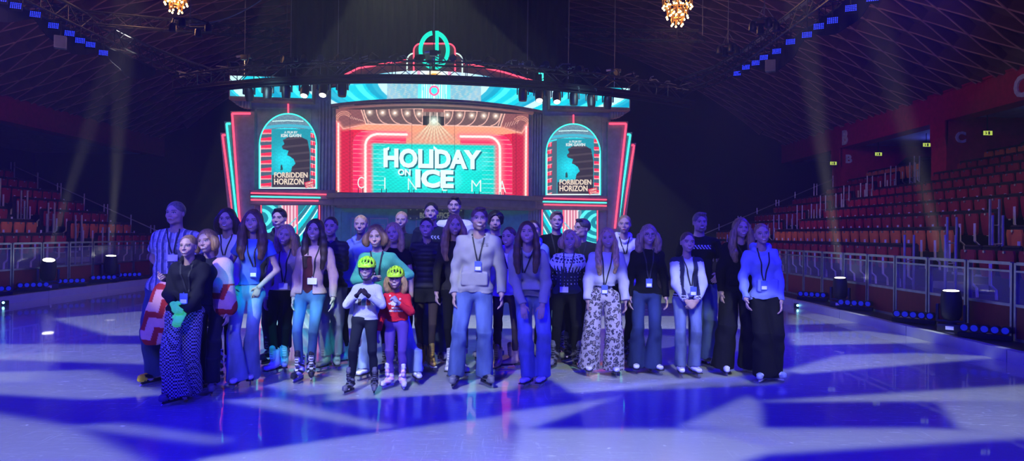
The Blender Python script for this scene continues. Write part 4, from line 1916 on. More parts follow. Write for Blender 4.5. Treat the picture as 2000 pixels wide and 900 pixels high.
P.line(CS([(1225, 212), (1365, 252), (1405, 190)]), 1.6, (0.95, 0.45, 0.36), 3, (0.9, 0.3, 0.2), 0.5)
# peach soffit strip
P.poly(CS([(150, 225), (270, 188), (1215, 208), (1340, 250), (1230, 262), (930, 268), (560, 250), (300, 232)]), (0.95, 0.36, 0.20))
P.poly(CS([(552, 245), (930, 255), (935, 345), (552, 330)]), (0.85, 0.33, 0.20))
# body of fluted red with light courses
body = CS([(175, 665)] + [(175, 330)] + arcpts(260, 330, 85, 95, 180, 270, 8)[1:] + [(552, 240), (552, 330), (935, 345), (935, 262)] +
          arcpts(1215, 360, 85, 95, 270, 360, 8) + [(1300, 695)])
ins = P.inside(body)
P.blend(ins * 1.0, (0.98, 0.02, 0.105))
crs = np.abs(((yl + 8) % 31) - 15) < 2.0
P.blend(ins * crs * 0.75, (1.0, 0.35, 0.38))
P.line(CS([(175, 665), (175, 330)] + arcpts(260, 330, 85, 95, 180, 270, 8)[1:]), 1.2, (0.55, 0.05, 0.06))
P.line(CS(arcpts(1215, 360, 85, 95, 270, 360, 8) + [(1300, 695)]), 1.2, (0.55, 0.05, 0.06))
# the marquee frame at the top with its quarter arcs and bulbs
P.poly(CS([(230, 70), (668, 80), (668, 195), (270, 188)]), (0.16, 0.09, 0.085))
P.poly(CS([(820, 92), (1250, 100), (1215, 208), (820, 198)]), (0.16, 0.09, 0.085))
pk = (1.0, 0.55, 0.45)
P.line(CS([(230, 70), (668, 80), (668, 195), (270, 188), (230, 70)]), 2.0, pk)
P.line(CS([(250, 80), (285, 180)]), 1.4, pk)
P.line(CS([(1230, 108), (1198, 200)]), 1.4, pk)
P.line(CS([(820, 92), (1250, 100), (1215, 208), (820, 198), (820, 92)]), 2.0, pk)
for k in range(5):
    x0 = 255 + 88 * k
    P.line(CS(arcpts(x0 + 80, 82, 80, 105, 95, 180, 10)), 1.5, pk)
    x1 = 1220 - 85 * k
    P.line(CS(arcpts(x1 - 80, 100, 80, 100, 0, 85, 10)), 1.5, pk)
for bx, by in ((295, 105), (386, 108), (472, 110), (560, 113), (643, 116), (842, 124), (928, 126), (1014, 128), (1098, 130), (1182, 131)):
    d = np.hypot(cx - bx, cy - by)
    P.blend(np.exp(-(d / 17) ** 2), (1.0, 0.75, 0.6))
    P.blend((d < 7) * 1.0, (1.0, 0.98, 0.9))
# projector window and its rays
P.poly(CS([(668, 100), (820, 105), (820, 200), (668, 195)]), (0.02, 0.02, 0.02))
P.blend(P.inside(CS([(668, 100), (820, 105), (820, 135), (668, 130)])) * (np.sin(cx * 0.7) > 0) * 0.8, (0.6, 0.4, 0.35))
P.line(CS([(720, 108), (718, 195)]), 1.6, (1.0, 0.8, 0.7))
P.line(CS([(770, 110), (772, 195)]), 1.6, (1.0, 0.8, 0.7))
ang = np.arctan2(cx - 748, np.maximum(1, cy - 150))
dd = np.hypot(cx - 748, cy - 150)
beam = (np.abs(ang) < 0.85) * (cy > 150) * np.clip(1 - (dd - 40) / 190, 0, 1) * (cy < 345 + slope)
rays = 0.55 + 0.45 * np.sin(ang * 34 + 1)
P.blend(beam * 0.55, (0.25, 0.22, 0.15))
P.blend(beam * rays * 0.9, (1.0, 0.90, 0.62))
d = np.hypot(cx - 748, (cy - 165))
P.blend(np.exp(-(d / 26) ** 2), (0.85, 1.0, 0.85))
# thick neon arches
for pts in (CS([(555, 262), (345, 258)] + arcpts(345, 340, 80, 80, 270, 180, 10)[1:] + [(265, 665)]),
            CS([(935, 275), (1125, 277)] + arcpts(1125, 365, 86, 88, 270, 360, 10)[1:] + [(1212, 690)])):
    P.line(pts, 5.0, (1.0, 0.72, 0.66), 6, (1.0, 0.22, 0.25), 0.75)
    P.line(pts, 2.6, (1.0, 0.93, 0.85))
for pts in (CS([(75, 185), (75, 665)]), CS([(1396, 205), (1392, 690)])):
    P.line(pts, 3.2, (1.0, 0.80, 0.70), 3, (1.0, 0.3, 0.3), 0.6)
# cyan glow behind the title
bx0 = np.maximum(np.maximum(330 - cx, cx - 1160), 0)
by0 = np.maximum(338 + slope * 0.6 - cy, 0)
g = np.exp(-((bx0 / 22) ** 2 + (by0 / 10) ** 2))
inner = 0.5 + 0.5 * np.exp(-(((cx - 745) / 380) ** 2 + ((cy - 530) / 160) ** 2))
colr = np.stack([0.0 * inner, 0.62 + 0.5 * (inner - 0.5), 0.54 + 0.46 * (inner - 0.5)], 1)
P.c = P.c * (1 - g[:, None]) + colr * g[:, None]
lines = (np.abs(((yl + 3) % 15.5) - 7) < 1.6)
P.blend(g * lines * 0.22, (0.02, 0.25, 0.25))
P.blend(g * (np.abs(cx - 745) > 340) * (np.abs(((yl + 8) % 31) - 15) < 2.2) * 0.5, (0.5, 0.9, 0.85))
# soft halo of the letters
for q, rr in ((CS([(420, 430), (1060, 440)]), 62), (CS([(635, 570), (870, 580)]), 62), (CS([(505, 528), (570, 530)]), 22)):
    d = P.dist(q) * 3.6
    P.blend(np.exp(-(np.maximum(0, d - rr) / 16) ** 2) * 0.30 * (d > 0), (0.1, 0.95, 0.9))
# led pixel grain and panel seams
P.c *= (0.88 + 0.12 * (np.sin(cx * 1.75) * np.sin(cy * 1.75)))[:, None]
for sx in (157, 592, 893, 1325):
    P.blend((np.abs(cx - sx) < 2.0) * 0.7, (0.05, 0.01, 0.02))
scr = led_thing('led_screen', 'big bright red and cyan led screen reading HOLIDAY ON ICE', V, Q, P.c, FP(0, 0, 2.8))
mb = MB()
fpanel(mb, [(656, 204), (1033, 212), (1033, 382), (656, 375)], -0.01, 0.12)
mb.v = [tuple(Vector(v) - scr.location) for v in mb.v]
mb.build('cabinet', M['black_metal'], scr)
shade = emat('led_text_shadow', (0.0, 0.25, 0.25), 0.7)
for dx, dy, v, m, nm in ((3.0, 2.5, 0.006, shade, 'lettering_shadow'), (0, 0, 0.016, led_text, 'lettering')):
    for body, x0, y0, x1, y1, bd in (('HOLIDAY', 749, 291, 940, 329, 0.045), ('ICE', 811, 331, 886, 367, 0.05), ('ON', 777, 330, 802, 342.5, 0.04)):
        fit_text(body, x0 + dx, y0 + dy, x1 + dx, y1 + dy, v, nm, m, scr, bold=bd, thick=0.008, slope=0.022)
    # slanted tips rising over the H and the I of the first word
    mb = MB()
    for tip in ([(749.5, 291), (760, 286), (760, 292), (749.5, 296)], [(846.5, 289.5), (847, 284), (855, 291), (855, 294)]):
        q = [FL(a + dx, b + dy + 0.5, v) for a, b in tip]
        mb.prism(q, lambda u, z: FP(u, v + 0.004, z) - scr.location, lambda u, z: FP(u, v - 0.004, z) - scr.location)
    mb.build(nm + '_tip', m, scr)

# thin standing letters on the ledge
cs = empty('cinema_sign', FP(0.05, 1.2, 2.8))
for ch, cxx, w in (('C', 232, 12), ('I', 402, 2.2), ('N', 595, 17), ('E', 822, 10), ('M', 1045, 19), ('A', 1227, 14)):
    px = 640 + cxx / 3.6
    ycen = 190 + (615 + (cxx - 750) * 0.028) / 3.6
    u = FL(px, ycen, 1.0)[0]
    v = bulge(u - uc, 3.75, 1.5, 0.25) - 0.18
    fit_text(ch, px - w / 2, ycen - 11.5, px + w / 2, ycen + 11.0, v, 'letter', neon_white, cs, bold=-0.012, thick=0.05)
mb = MB()
for cxx in (232, 402, 595, 822, 1045, 1227):
    px = 640 + cxx / 3.6
    ycen = 190 + (615 + (cxx - 750) * 0.028) / 3.6
    u = FL(px, ycen, 1.0)[0]
    v = bulge(u - uc, 3.75, 1.5, 0.25) - 0.18
    z = FL(px, ycen + 11, v)[1]
    for k in (-0.07, 0.07):
        mb.bar(FP(u + k, v, 2.80) - cs.location, FP(u + k, v, max(z, 2.81) + 0.01) - cs.location, 0.012)
mb.build('stand', M['black_metal'], cs)
tag(cs, 'six thin white letters spelling CINEMA standing along the marquee ledge', 'sign')

# ------------------------------------------------------------------ the two arched posters
def poster(ox, oy, sc, label, flip):
    """coordinates of the left crop (268..615, 97..553), placed by offset and scale"""
    def T(cx_, cy_):
        return (ox + (cx_ - 441) * sc, oy + (cy_ - 553) * sc)
    xa, xb, yt, ysp, yb = 268, 615, 97, 290, 553
    pts_arch = [(xa, yb), (xa, ysp)] + arcpts(441.5, ysp, 173.5, 193, 180, 360, 30)[1:-1] + [(xb, ysp), (xb, yb)]

    def fn(s, t):
        k = 2 * s - 1
        top = ysp - 193 * math.sqrt(max(0, 1 - k * k))
        return T(xa + (xb - xa) * s, yb + (top - yb) * t)
    nu, nv = 150, 190
    V2, Q = screen_grid(lambda s, t: (*fn(s, t), 0), nu, nv)
    V = np.array([FQ(a, b, 0.10) for a, b, _ in V2])
    cx, cy = 441 + (V2[:, 0] - ox) / sc, 553 + (V2[:, 1] - oy) / sc
    if flip:
        pcx = 883 - cx
    else:
        pcx = cx
    P = Paint(pcx, cy, (0.06, 0.10, 0.14))
    nz = np.sin(cx * 0.35 + np.sin(cy * .2)) * np.sin(cy * 0.31 + np.sin(cx * .17) * 2)
    # dome sky top
    P.blend((cy < 200) * 1.0, (0.10, 0.20, 0.27))
    P.blend((cy < 200) * (nz > 0.2) * 0.5, (0.22, 0.34, 0.40))
    P.blend((np.abs(cy - 140 - (pcx - 441) ** 2 * 0.0004) < 2.5) * (np.abs(pcx - 441) < 95) * 1.0, (0.6, 0.95, 0.9))
    P.blend((np.abs(cy - 188 - (pcx - 441) ** 2 * 0.0009) < 4) * 1.0, (0.02, 0.75, 0.85))
    P.blend((np.abs(cy - 170 - (pcx - 441) ** 2 * 0.0007) < 9) * (np.abs(pcx - 441) < 140) * .8, (0.03, 0.45, 0.6))
    # left column of red balconies, right column of red frames
    for k in range(8):
        y0 = 193 + k * 46
        P.poly([(275, y0 + (8 if k else 0)), (341, y0), (341, y0 + 25), (275, y0 + 27)], (0.95, 0.02, 0.07))
        P.poly([(275, y0 + 21), (341, y0 + 21), (341, y0 + 27), (275, y0 + 28)], (1.0, 0.35, 0.35))
        P.poly([(578, y0 + 22), (608, y0 + 30), (608, y0 + 52), (578, y0 + 47)], (0.80, 0.03, 0.08))
        P.line([(578, y0 + 22), (608, y0 + 30)], 3, (1.0, 0.5, 0.5))
        P.line([(590, y0 + 22), (590, y0 + 47)], 2, (1.0, 0.6, 0.6))
    P.line([(274, 553), (274, 290)], 5, (0.9, 0.95, 0.9))
    P.line([(609, 553), (609, 290)], 5, (0.75, 0.95, 0.9))
    # poster sheet
    P.x = cx if not flip else cx
    ox2 = 0 if not flip else -4
    X = P.x
    sheet = (X > 340 + ox2) & (X < 578 + ox2) & (cy > 190)
    P.blend(sheet * 1.0, (0.01, 0.16, 0.22))
    gl = np.exp(-(((X - 425) / 75) ** 2 + ((cy - 380) / 85) ** 2))
    P.blend(sheet * (0.25 + 0.75 * gl) * (0.8 + 0.2 * nz), (0.0, 0.72, 0.85))
    P.blend(sheet * (np.sin(X * 0.8) > 0.3) * (cy > 330) * 0.25 * gl, (0.1, 0.85, 0.9))
    sil = [(410, 258), (440, 240), (520, 236), (560, 258), (574, 330), (574, 545), (345, 545), (345, 470), (460, 452), (466, 420), (487, 400), (474, 372),
           (450, 355), (436, 350), (444, 322), (410, 312), (404, 296), (420, 280)]
    P.poly([(a + ox2, b) for a, b in sil], (0.030, 0.022, 0.03))
    P.blend(P.inside([(a + ox2, b) for a, b in sil]) * (np.sin((cy + X * 0.1) / 7.5) > 0.7) * 0.35, (0.12, 0.09, 0.10))
    P.poly([(395 + ox2, 440), (397 + ox2, 412), (401 + ox2, 405), (408 + ox2, 412), (411 + ox2, 440)], (0.02, 0.05, 0.06))
    P.blend(sheet * (cy > 545) * 1.0, (0.8, 0.85, 0.85))
    P.blend((cy > 546) * 1.0, (0.65, 0.8, 0.8))
    r = empty('poster_screen', FQ(ox, oy, 0.1))
    link('lit_surface', raw_mesh('surface', V - np.array(r.location), Q, P.c, False), led, r)
    mb = MB()
    fpanel(mb, [T(a, b) for a, b in pts_arch], 0.09, 0.12)
    mb.v = [tuple(Vector(v) - r.location) for v in mb.v]
    mb.build('cabinet', M['black_metal'], r)
    mb = MB()
    mb.path([FQ(*T(a, b), 0.13) - r.location for a, b in pts_arch], 0.02, 8)
    mb.build('neon_outline', neon_cyan, r)
    mb = MB()
    mb.bar(FQ(*T(443, 92), 0.1) - r.location, FQ(*T(443, 38), 0.1) - r.location, 0.025, 8)
    mb.build('neon_tube', neon_red, r)
    wt = emat('poster_white', (0.85, 0.95, 0.9), 0.9)
    cr = emat('poster_cream', (1.0, 0.82, 0.6), 0.95)

    def tx(body, x0, y0, x1, y1, m, bold, th=0.006, slope=0.0):
        a, b = T(x0 + ox2, y0), T(x1 + ox2, y1)
        return fit_text(body, a[0], a[1], b[0], b[1], 0.11, 'lettering', m, r, bold=bold, thick=th, slope=slope)
    tx('A FILM BY', 418, 203, 500, 217, wt, 0.03)
    tx('KIM GAVIN', 399, 220, 522, 240, wt, 0.045)
    tx('FORBIDDEN', 357, 453, 561, 486, cr, 0.03)
    tx('HORIZON', 357, 491, 537, 528, cr, 0.03)
    mb = MB()
    q = [FL(*T(a + ox2, b), 0.115) for a, b in ((540, 515), (597, 500), (603, 532), (549, 550))]
    mb.prism(q, lambda u, z: FP(u, 0.118, z) - r.location, lambda u, z: FP(u, 0.104, z) - r.location)
    tk = mb.build('ticket_sticker', emat('ticket_red', (0.95, 0.03, 0.05), 0.8), r)
    a, b = T(549 + ox2, 512), T(594 + ox2, 524)
    fit_text('COMING', a[0], a[1], b[0], b[1], 0.121, 'lettering', cr, tk, bold=0.02, thick=0.004, slope=-0.26)
    a, b = T(552 + ox2, 528), T(594 + ox2, 540)
    fit_text('SOON', a[0], a[1], b[0], b[1], 0.121, 'lettering', cr, tk, bold=0.02, thick=0.004, slope=-0.26)
    tag(r, label, 'screen')


poster(562.3, 368.5, 0.3215, 'arched glowing film poster on the left wing of the facade', False)
poster(1119.5, 381.0, 0.3050, 'arched glowing film poster on the right wing of the facade', True)

# lower swirling screens
for x0, x1, y0, y1, lb, fl in ((512, 622, 401, 500, 'swirling cyan and pink led panel under the left poster ledge', 1), (1061, 1165, 410, 505, 'swirling cyan and pink led panel under the right poster ledge', -1)):
    V2, Q = screen_grid(lambda s, t: (x0 + (x1 - x0) * s, y1 + (y0 - y1) * t, 0), 130, 110)
    V = np.array([FQ(a, b, 0.06) for a, b, _ in V2])
    x, y = V2[:, 0], V2[:, 1]
    xs = (x - x0) / (x1 - x0)
    if fl < 0:
        xs = 1 - xs
    ys = (y - y0) / 70.0
    P = Paint(x, y, (0.02, 0.16, 0.22))
    P.blend(((xs > 0.28) & (xs < 0.62)) * 1.0, (0.55, 0.16, 0.24))
    P.blend(((xs > 0.28) & (xs < 0.62)) * (np.sin(xs * 110) > 0.1) * 0.7, (0.95, 0.75, 0.8))
    sw = ys - 1.0 + 1.25 * (xs - 0.25) ** 1.0 * (0.4 + xs)
    band = (np.sin(sw * 16) > -0.15) & (sw > -0.22)
    P.blend(band * (xs > 0.2), (0.0, 0.55, 0.62))
    P.blend((np.abs(np.sin(sw * 8)) < 0.22) * (sw > -0.3) * (xs > 0.2) * 1.0, (0.65, 1.0, 1.0))
    d = np.hypot((xs + 0.05) * 1.2, ys - 0.35)
    P.blend((xs < 0.34) * (np.sin(d * 34) > 0.2) * 0.9, (0.1, 0.85, 0.85))
    P.blend((xs < 0.34) * (np.sin(d * 34) <= 0.2) * 0.8, (0.0, 0.22, 0.3))
    P.blend((np.abs(xs - 0.62) < 0.012) * 1.0, (1.0, 0.1, 0.2))
    rr = led_thing('swirl_screen', lb, V, Q, P.c, FQ((x0 + x1) / 2, y1, 0.06))
    mb = MB()
    fpanel(mb, [(x0 - 4, y0 - 4), (x1 + 4, y0 - 4), (x1 + 4, y1 + 6), (x0 - 4, y1 + 6)], 0.05, 0.08)
    mb.v = [tuple(Vector(v) - rr.location) for v in mb.v]
    mb.build('cabinet', M['black_metal'], rr)
    mb = MB()
    for pp in ((x0 - 2), (x1 + 2)):
        mb.path([FQ(pp, y0 - 2, 0.08) - rr.location, FQ(pp, y1, 0.08) - rr.location], 0.02, 6)
    mb.build('neon_tube', neon_red, rr)
tag(fac, 'tall art deco cinema facade stage set with stepped neon fins and ledges', 'stage set')

# ------------------------------------------------------------------ implicit surfaces for bodies and clothing
def axis(lo, hi, base, fines):
    q, out = lo, [lo]
    while q < hi:
        st = base
        for a, b, f in fines:
            if a - base * 0.5 <= q <= b:
                st = min(st, f)
        q += st
        out.append(q)
    return np.array(out, np.float32)


class Field:
    def __init__(s, lo, hi, base=0.008, fine=()):
        """fine: list of (lo3, hi3, step) boxes whose axis ranges get the finer step"""
        s.ax = [axis(lo[i], hi[i], base, [(f[0][i], f[1][i], f[2]) for f in fine]) for i in range(3)]
        s.F = np.full([len(a) for a in s.ax], 1.0, np.float32)

    def sub(s, lo, hi):
        sl = []
        for i in range(3):
            a = max(0, int(np.searchsorted(s.ax[i], lo[i])) - 1)
            b = min(len(s.ax[i]), int(np.searchsorted(s.ax[i], hi[i])) + 2)
            if b - a < 2:
                return None, None
            sl.append(slice(a, b))
        g = (s.ax[0][sl[0]][:, None, None], s.ax[1][sl[1]][None, :, None], s.ax[2][sl[2]][None, None, :])
        return tuple(sl), g

    def comb(s, sl, d, k, op):
        A = s.F[sl]
        if op == 'u':
            if k > 0:
                h = np.maximum(k - np.abs(A - d), 0) / k
                s.F[sl] = np.minimum(A, d) - h * h * k * 0.25
            else:
                s.F[sl] = np.minimum(A, d)
        elif op == 's':
            if k > 0:
                h = np.maximum(k - np.abs(A + d), 0) / k
                s.F[sl] = np.maximum(A, -d) + h * h * k * 0.25
            else:
                s.F[sl] = np.maximum(A, -d)
        elif op == 'i':
            s.F[sl] = np.maximum(A, d)

    def cap(s, a, b, ra, rb=None, k=0.02, flat=None, op='u', flatcap=False):
        rb = ra if rb is None else rb
        a, b = np.array(a, float), np.array(b, float)
        m = max(ra, rb) + k + 0.03
        sl, g = s.sub(np.minimum(a, b) - m, np.maximum(a, b) + m)
        if sl is None:
            return s
        ab = b - a
        L2 = float(ab @ ab) + 1e-12
        px, py, pz = g[0] - a[0], g[1] - a[1], g[2] - a[2]
        t0 = (px * ab[0] + py * ab[1] + pz * ab[2]) / L2
        t = np.clip(t0, 0, 1)
        tt = t0 if flatcap else t
        vx, vy, vz = px - tt * ab[0], py - tt * ab[1], pz - tt * ab[2]
        sc = 1.0
        if flat is not None:
            f, q = np.array(flat[0], float), flat[1]
            f /= np.linalg.norm(f)
            dt = (vx * f[0] + vy * f[1] + vz * f[2]) * (1 / q - 1)
            vx, vy, vz = vx + f[0] * dt, vy + f[1] * dt, vz + f[2] * dt
            sc = 0.5 + 0.5 * q
        d = (np.sqrt(vx * vx + vy * vy + vz * vz) - (ra + t * (rb - ra))) * sc
        if flatcap:
            d = np.maximum(d, (np.abs(t0 - 0.5) - 0.5) * math.sqrt(L2))
        s.comb(sl, d.astype(np.float32), k, op)
        return s

    def ell(s, c, r, k=0.02, R=None, op='u'):
        c = np.array(c, float)
        m = max(r) + k + 0.02
        sl, g = s.sub(c - m, c + m)
        if sl is None:
            return s
        x, y, z = g[0] - c[0], g[1] - c[1], g[2] - c[2]
        if R is not None:
            x, y, z = (R[0, 0] * x + R[1, 0] * y + R[2, 0] * z, R[0, 1] * x + R[1, 1] * y + R[2, 1] * z, R[0, 2] * x + R[1, 2] * y + R[2, 2] * z)
        n = np.sqrt((x / r[0]) ** 2 + (y / r[1]) ** 2 + (z / r[2]) ** 2)
        n2 = np.sqrt((x / r[0] ** 2) ** 2 + (y / r[1] ** 2) ** 2 + (z / r[2] ** 2) ** 2) + 1e-6
        d = n * (n - 1) / n2
        d = np.where(n < 0.3, -min(r) * (1 - n), d)
        s.comb(sl, d.astype(np.float32), k, op)
        return s

    def box(s, c, h, rnd=0.01, k=0.01, R=None, op='u'):
        c = np.array(c, float)
        m = float(np.linalg.norm(h)) + k + 0.02
        sl, g = s.sub(c - m, c + m)
        if sl is None:
            return s
        x, y, z = g[0] - c[0], g[1] - c[1], g[2] - c[2]
        if R is not None:
            x, y, z = (R[0, 0] * x + R[1, 0] * y + R[2, 0] * z, R[0, 1] * x + R[1, 1] * y + R[2, 1] * z, R[0, 2] * x + R[1, 2] * y + R[2, 2] * z)
        qx, qy, qz = np.abs(x) - h[0] + rnd, np.abs(y) - h[1] + rnd, np.abs(z) - h[2] + rnd
        d = np.sqrt(np.maximum(qx, 0) ** 2 + np.maximum(qy, 0) ** 2 + np.maximum(qz, 0) ** 2) + np.minimum(np.maximum(qx, np.maximum(qy, qz)), 0) - rnd
        s.comb(sl, d.astype(np.float32), k, op)
        return s

    def half(s, p, n):
        """keep the side where (q-p).n < 0"""
        d = (s.ax[0][:, None, None] - p[0]) * n[0] + (s.ax[1][None, :, None] - p[1]) * n[1] + (s.ax[2][None, None, :] - p[2]) * n[2]
        s.F = np.maximum(s.F, d.astype(np.float32))
        return s

    def disp(s, fn):
        s.F = s.F + fn(s.ax[0][:, None, None], s.ax[1][None, :, None], s.ax[2][None, None, :]).astype(np.float32)
        return s

    def front(s, x, z):
        """first surface met coming from the camera side (-y) at x,z"""
        i = int(np.clip(np.searchsorted(s.ax[0], x), 0, len(s.ax[0]) - 1))
        k = int(np.clip(np.searchsorted(s.ax[2], z), 0, len(s.ax[2]) - 1))
        c = s.F[i, :, k]
        w = np.where(c < 0)[0]
        if len(w) == 0:
            return None
        j = w[0]
        if j == 0:
            return float(s.ax[1][0])
        t = c[j - 1] / (c[j - 1] - c[j])
        return float(s.ax[1][j - 1] + t * (s.ax[1][j] - s.ax[1][j - 1]))

    def surf(s):
        F = s.F.copy()
        for a in range(3):
            ix = [slice(None)] * 3
            for e in (0, -1):
                ix[a] = e
                F[tuple(ix)] = np.maximum(F[tuple(ix)], 0.001)
        S = F < 0
        nx, ny, nz = F.shape
        c = np.zeros((nx - 1, ny - 1, nz - 1), np.int8)
        for i in (0, 1):
            for j in (0, 1):
                for k in (0, 1):
                    c += S[i:nx - 1 + i, j:ny - 1 + j, k:nz - 1 + k]
        act = (c > 0) & (c < 8)
        I, J, K = np.nonzero(act)
        idx = np.full(c.shape, -1, np.int32)
        idx[I, J, K] = np.arange(len(I))
        cor = [(i, j, k) for i in (0, 1) for j in (0, 1) for k in (0, 1)]
        val = np.stack([F[I + i, J + j, K + k] for i, j, k in cor], 1)
        acc = np.zeros((len(I), 3))
        cnt = np.zeros(len(I))
        for a in range(8):
            for b in range(a + 1, 8):
                df = [cor[b][q] - cor[a][q] for q in range(3)]
                if sum(abs(q) for q in df) != 1:
                    continue
                fa, fb = val[:, a], val[:, b]
                m = (fa < 0) != (fb < 0)
                t = np.where(m, fa / np.where(m, fa - fb, 1), 0)
                for q in range(3):
                    acc[:, q] += m * (cor[a][q] + t * df[q])
                cnt += m
        acc /= cnt[:, None]
        V = np.stack([s.ax[q][n] + acc[:, q] * (s.ax[q][n + 1] - s.ax[q][n]) for q, n in enumerate((I, J, K))], 1)
        Q = []
        for a in range(3):
            b, d = (a + 1) % 3, (a + 2) % 3
            s0 = [slice(1, -1)] * 3
            s0[a] = slice(0, -1)
            s1 = list(s0)
            s1[a] = slice(1, None)
            A, B = S[tuple(s0)], S[tuple(s1)]
            for inv, mm in ((False, A & ~B), (True, ~A & B)):
                P = np.array(np.nonzero(mm))
                for q in range(3):
                    if q != a:
                        P[q] += 1
                if P.shape[1] == 0:
                    continue

                def at(ob, od):
                    R_ = P.copy()
                    R_[b] += ob
                    R_[d] += od
                    return idx[R_[0], R_[1], R_[2]]
                q4 = [at(-1, -1), at(0, -1), at(0, 0), at(-1, 0)]
                if inv:
                    q4 = q4[::-1]
                Q.append(np.stack(q4, 1))
        return V, np.concatenate(Q)


def wob(seed, fx, fy, fz, n=4):
    r = np.random.RandomState(seed)
    ks = [(r.uniform(.6, 1.4) * fx * r.choice([-1, 1]), r.uniform(.6, 1.4) * fy * r.choice([-1, 1]), r.uniform(.6, 1.4) * fz * r.choice([-1, 1]), r.uniform(0, 6.28)) for _ in range(n)]

    def f(x, y, z):
        t = 0
        for a, b, c, p in ks:
            t = t + np.sin(a * x + b * y + c * z + p)
        return t / n
    return f


skin_m = attr_mat('skin', rough=0.55, spec=0.35)
cloth_m = attr_mat('cloth', rough=0.9, bump=0.25, bscale=260, var=0.06, spec=0.12)
knit_m = attr_mat('knit', rough=0.95, bump=0.6, bscale=120, var=0.08, spec=0.08)
denim_m = attr_mat('denim', rough=0.85, bump=0.3, bscale=300, var=0.28, vscale=9, stretch=(1, 1, 0.35), spec=0.2)
nylon_m = attr_mat('nylon', rough=0.6, spec=0.3)
hair_m = attr_mat('hair_strands', rough=0.45, bump=0.5, bscale=60, var=0.45, vscale=45, stretch=(2.2, 2.2, 0.18), spec=0.4)
boot_m = attr_mat('skate_leather', rough=0.35, spec=0.5)
badge_blue = mat('badge_blue', (0.08, 0.12, 0.5), 0.4)
badge_white = mat('badge_white', (0.8, 0.8, 0.85), 0.4)
lan_black = mat('lanyard_black', (0.008, 0.008, 0.012), 0.7)
eye_blk = mat('buckle_black', (0.01, 0.01, 0.01), 0.4)


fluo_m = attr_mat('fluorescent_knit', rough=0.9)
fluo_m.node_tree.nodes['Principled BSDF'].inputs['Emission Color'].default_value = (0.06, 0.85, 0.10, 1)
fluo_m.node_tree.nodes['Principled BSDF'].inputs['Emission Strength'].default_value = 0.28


def leopard_mat():
    m = bpy.data.materials.new('leopard_print')
    nt, p = nodes_of(m)
    p.inputs['Roughness'].default_value = 0.9
    tc = nt.nodes.new('ShaderNodeTexCoord')
    v = nt.nodes.new('ShaderNodeTexVoronoi')
    v.inputs['Scale'].default_value = 22
    v.inputs['Randomness'].default_value = 0.9
    n = nt.nodes.new('ShaderNodeTexNoise')
    n.inputs['Scale'].default_value = 30
    mx = nt.nodes.new('ShaderNodeVectorMath')
    mx.operation = 'MULTIPLY_ADD'
    mx.inputs[1].default_value = (0.05,) * 3
    nt.links.new(tc.outputs['Object'], n.inputs['Vector'])
    nt.links.new(n.outputs['Color'], mx.inputs[0])
    nt.links.new(tc.outputs['Object'], mx.inputs[2])
    nt.links.new(mx.outputs[0], v.inputs['Vector'])
    r = nt.nodes.new('ShaderNodeValToRGB')
    e = r.color_ramp.elements
    e[0].position, e[0].color = 0.0, (0.30, 0.24, 0.24, 1)
    e[1].position, e[1].color = 0.30, (0.02, 0.02, 0.05, 1)
    x = e.new(0.26)
    x.color = (0.20, 0.17, 0.17, 1)
    x = e.new(0.46)
    x.color = (0.02, 0.02, 0.05, 1)
    x = e.new(0.50)
    x.color = (0.40, 0.36, 0.40, 1)
    nt.links.new(v.outputs['Distance'], r.inputs['Fac'])
    nt.links.new(r.outputs['Color'], p.inputs['Base Color'])
    return m


def check_mat():
    m = bpy.data.materials.new('houndstooth')
    nt, p = nodes_of(m)
    p.inputs['Roughness'].default_value = 0.9
    tc = nt.nodes.new('ShaderNodeTexCoord')
    c = nt.nodes.new('ShaderNodeTexChecker')
    c.inputs['Scale'].default_value = 62
    c.inputs['Color1'].default_value = (0.36, 0.37, 0.42, 1)
    c.inputs['Color2'].default_value = (0.01, 0.01, 0.02, 1)
    nt.links.new(tc.outputs['Object'], c.inputs['Vector'])
    nt.links.new(c.outputs['Color'], p.inputs['Base Color'])
    return m


leo_m, hound_m = leopard_mat(), check_mat()


# ------------------------------------------------------------------ skates
def blade_mesh(kind):
    mb = MB()
    if kind == 'hockey':
        mb.prism([(-0.150, 0.02), (-0.135, 0.006), (-0.10, 0.0), (0.09, 0.0), (0.125, 0.008), (0.13, 0.03), (0.10, 0.035), (-0.13, 0.035)],
                 lambda y, z: (-0.002, y, z), lambda y, z: (0.002, y, z))
        mb2 = MB()
        mb2.prism([(-0.135, 0.03), (0.105, 0.03), (0.10, 0.062), (0.03, 0.062), (0.01, 0.045), (-0.04, 0.045), (-0.06, 0.062), (-0.12, 0.062)],
                  lambda y, z: (-0.011, y, z), lambda y, z: (0.011, y, z))
        return mb, mb2
    mb.prism([(-0.165, 0.018), (-0.160, 0.008), (-0.145, 0.004), (-0.10, 0.0), (0.09, 0.0), (0.13, 0.006), (0.13, 0.014), (-0.13, 0.02), (-0.155, 0.03)],
             lambda y, z: (-0.002, y, z), lambda y, z: (0.002, y, z))
    for a, b in ((-0.11, -0.06), (0.04, 0.085)):
        mb.prism([(a - 0.01, 0.062), (b + 0.01, 0.062), ((a + b) / 2 + 0.012, 0.014), ((a + b) / 2 - 0.012, 0.014)], lambda y, z: (-0.005, y, z), lambda y, z: (0.005, y, z))
    mb2 = MB()
    mb2.rbox((0, -0.075, 0.066), (0.038, 0.075, 0.006), 0.004)
    mb2.rbox((0, 0.062, 0.074), (0.033, 0.036, 0.018), 0.006)
    return mb, mb2


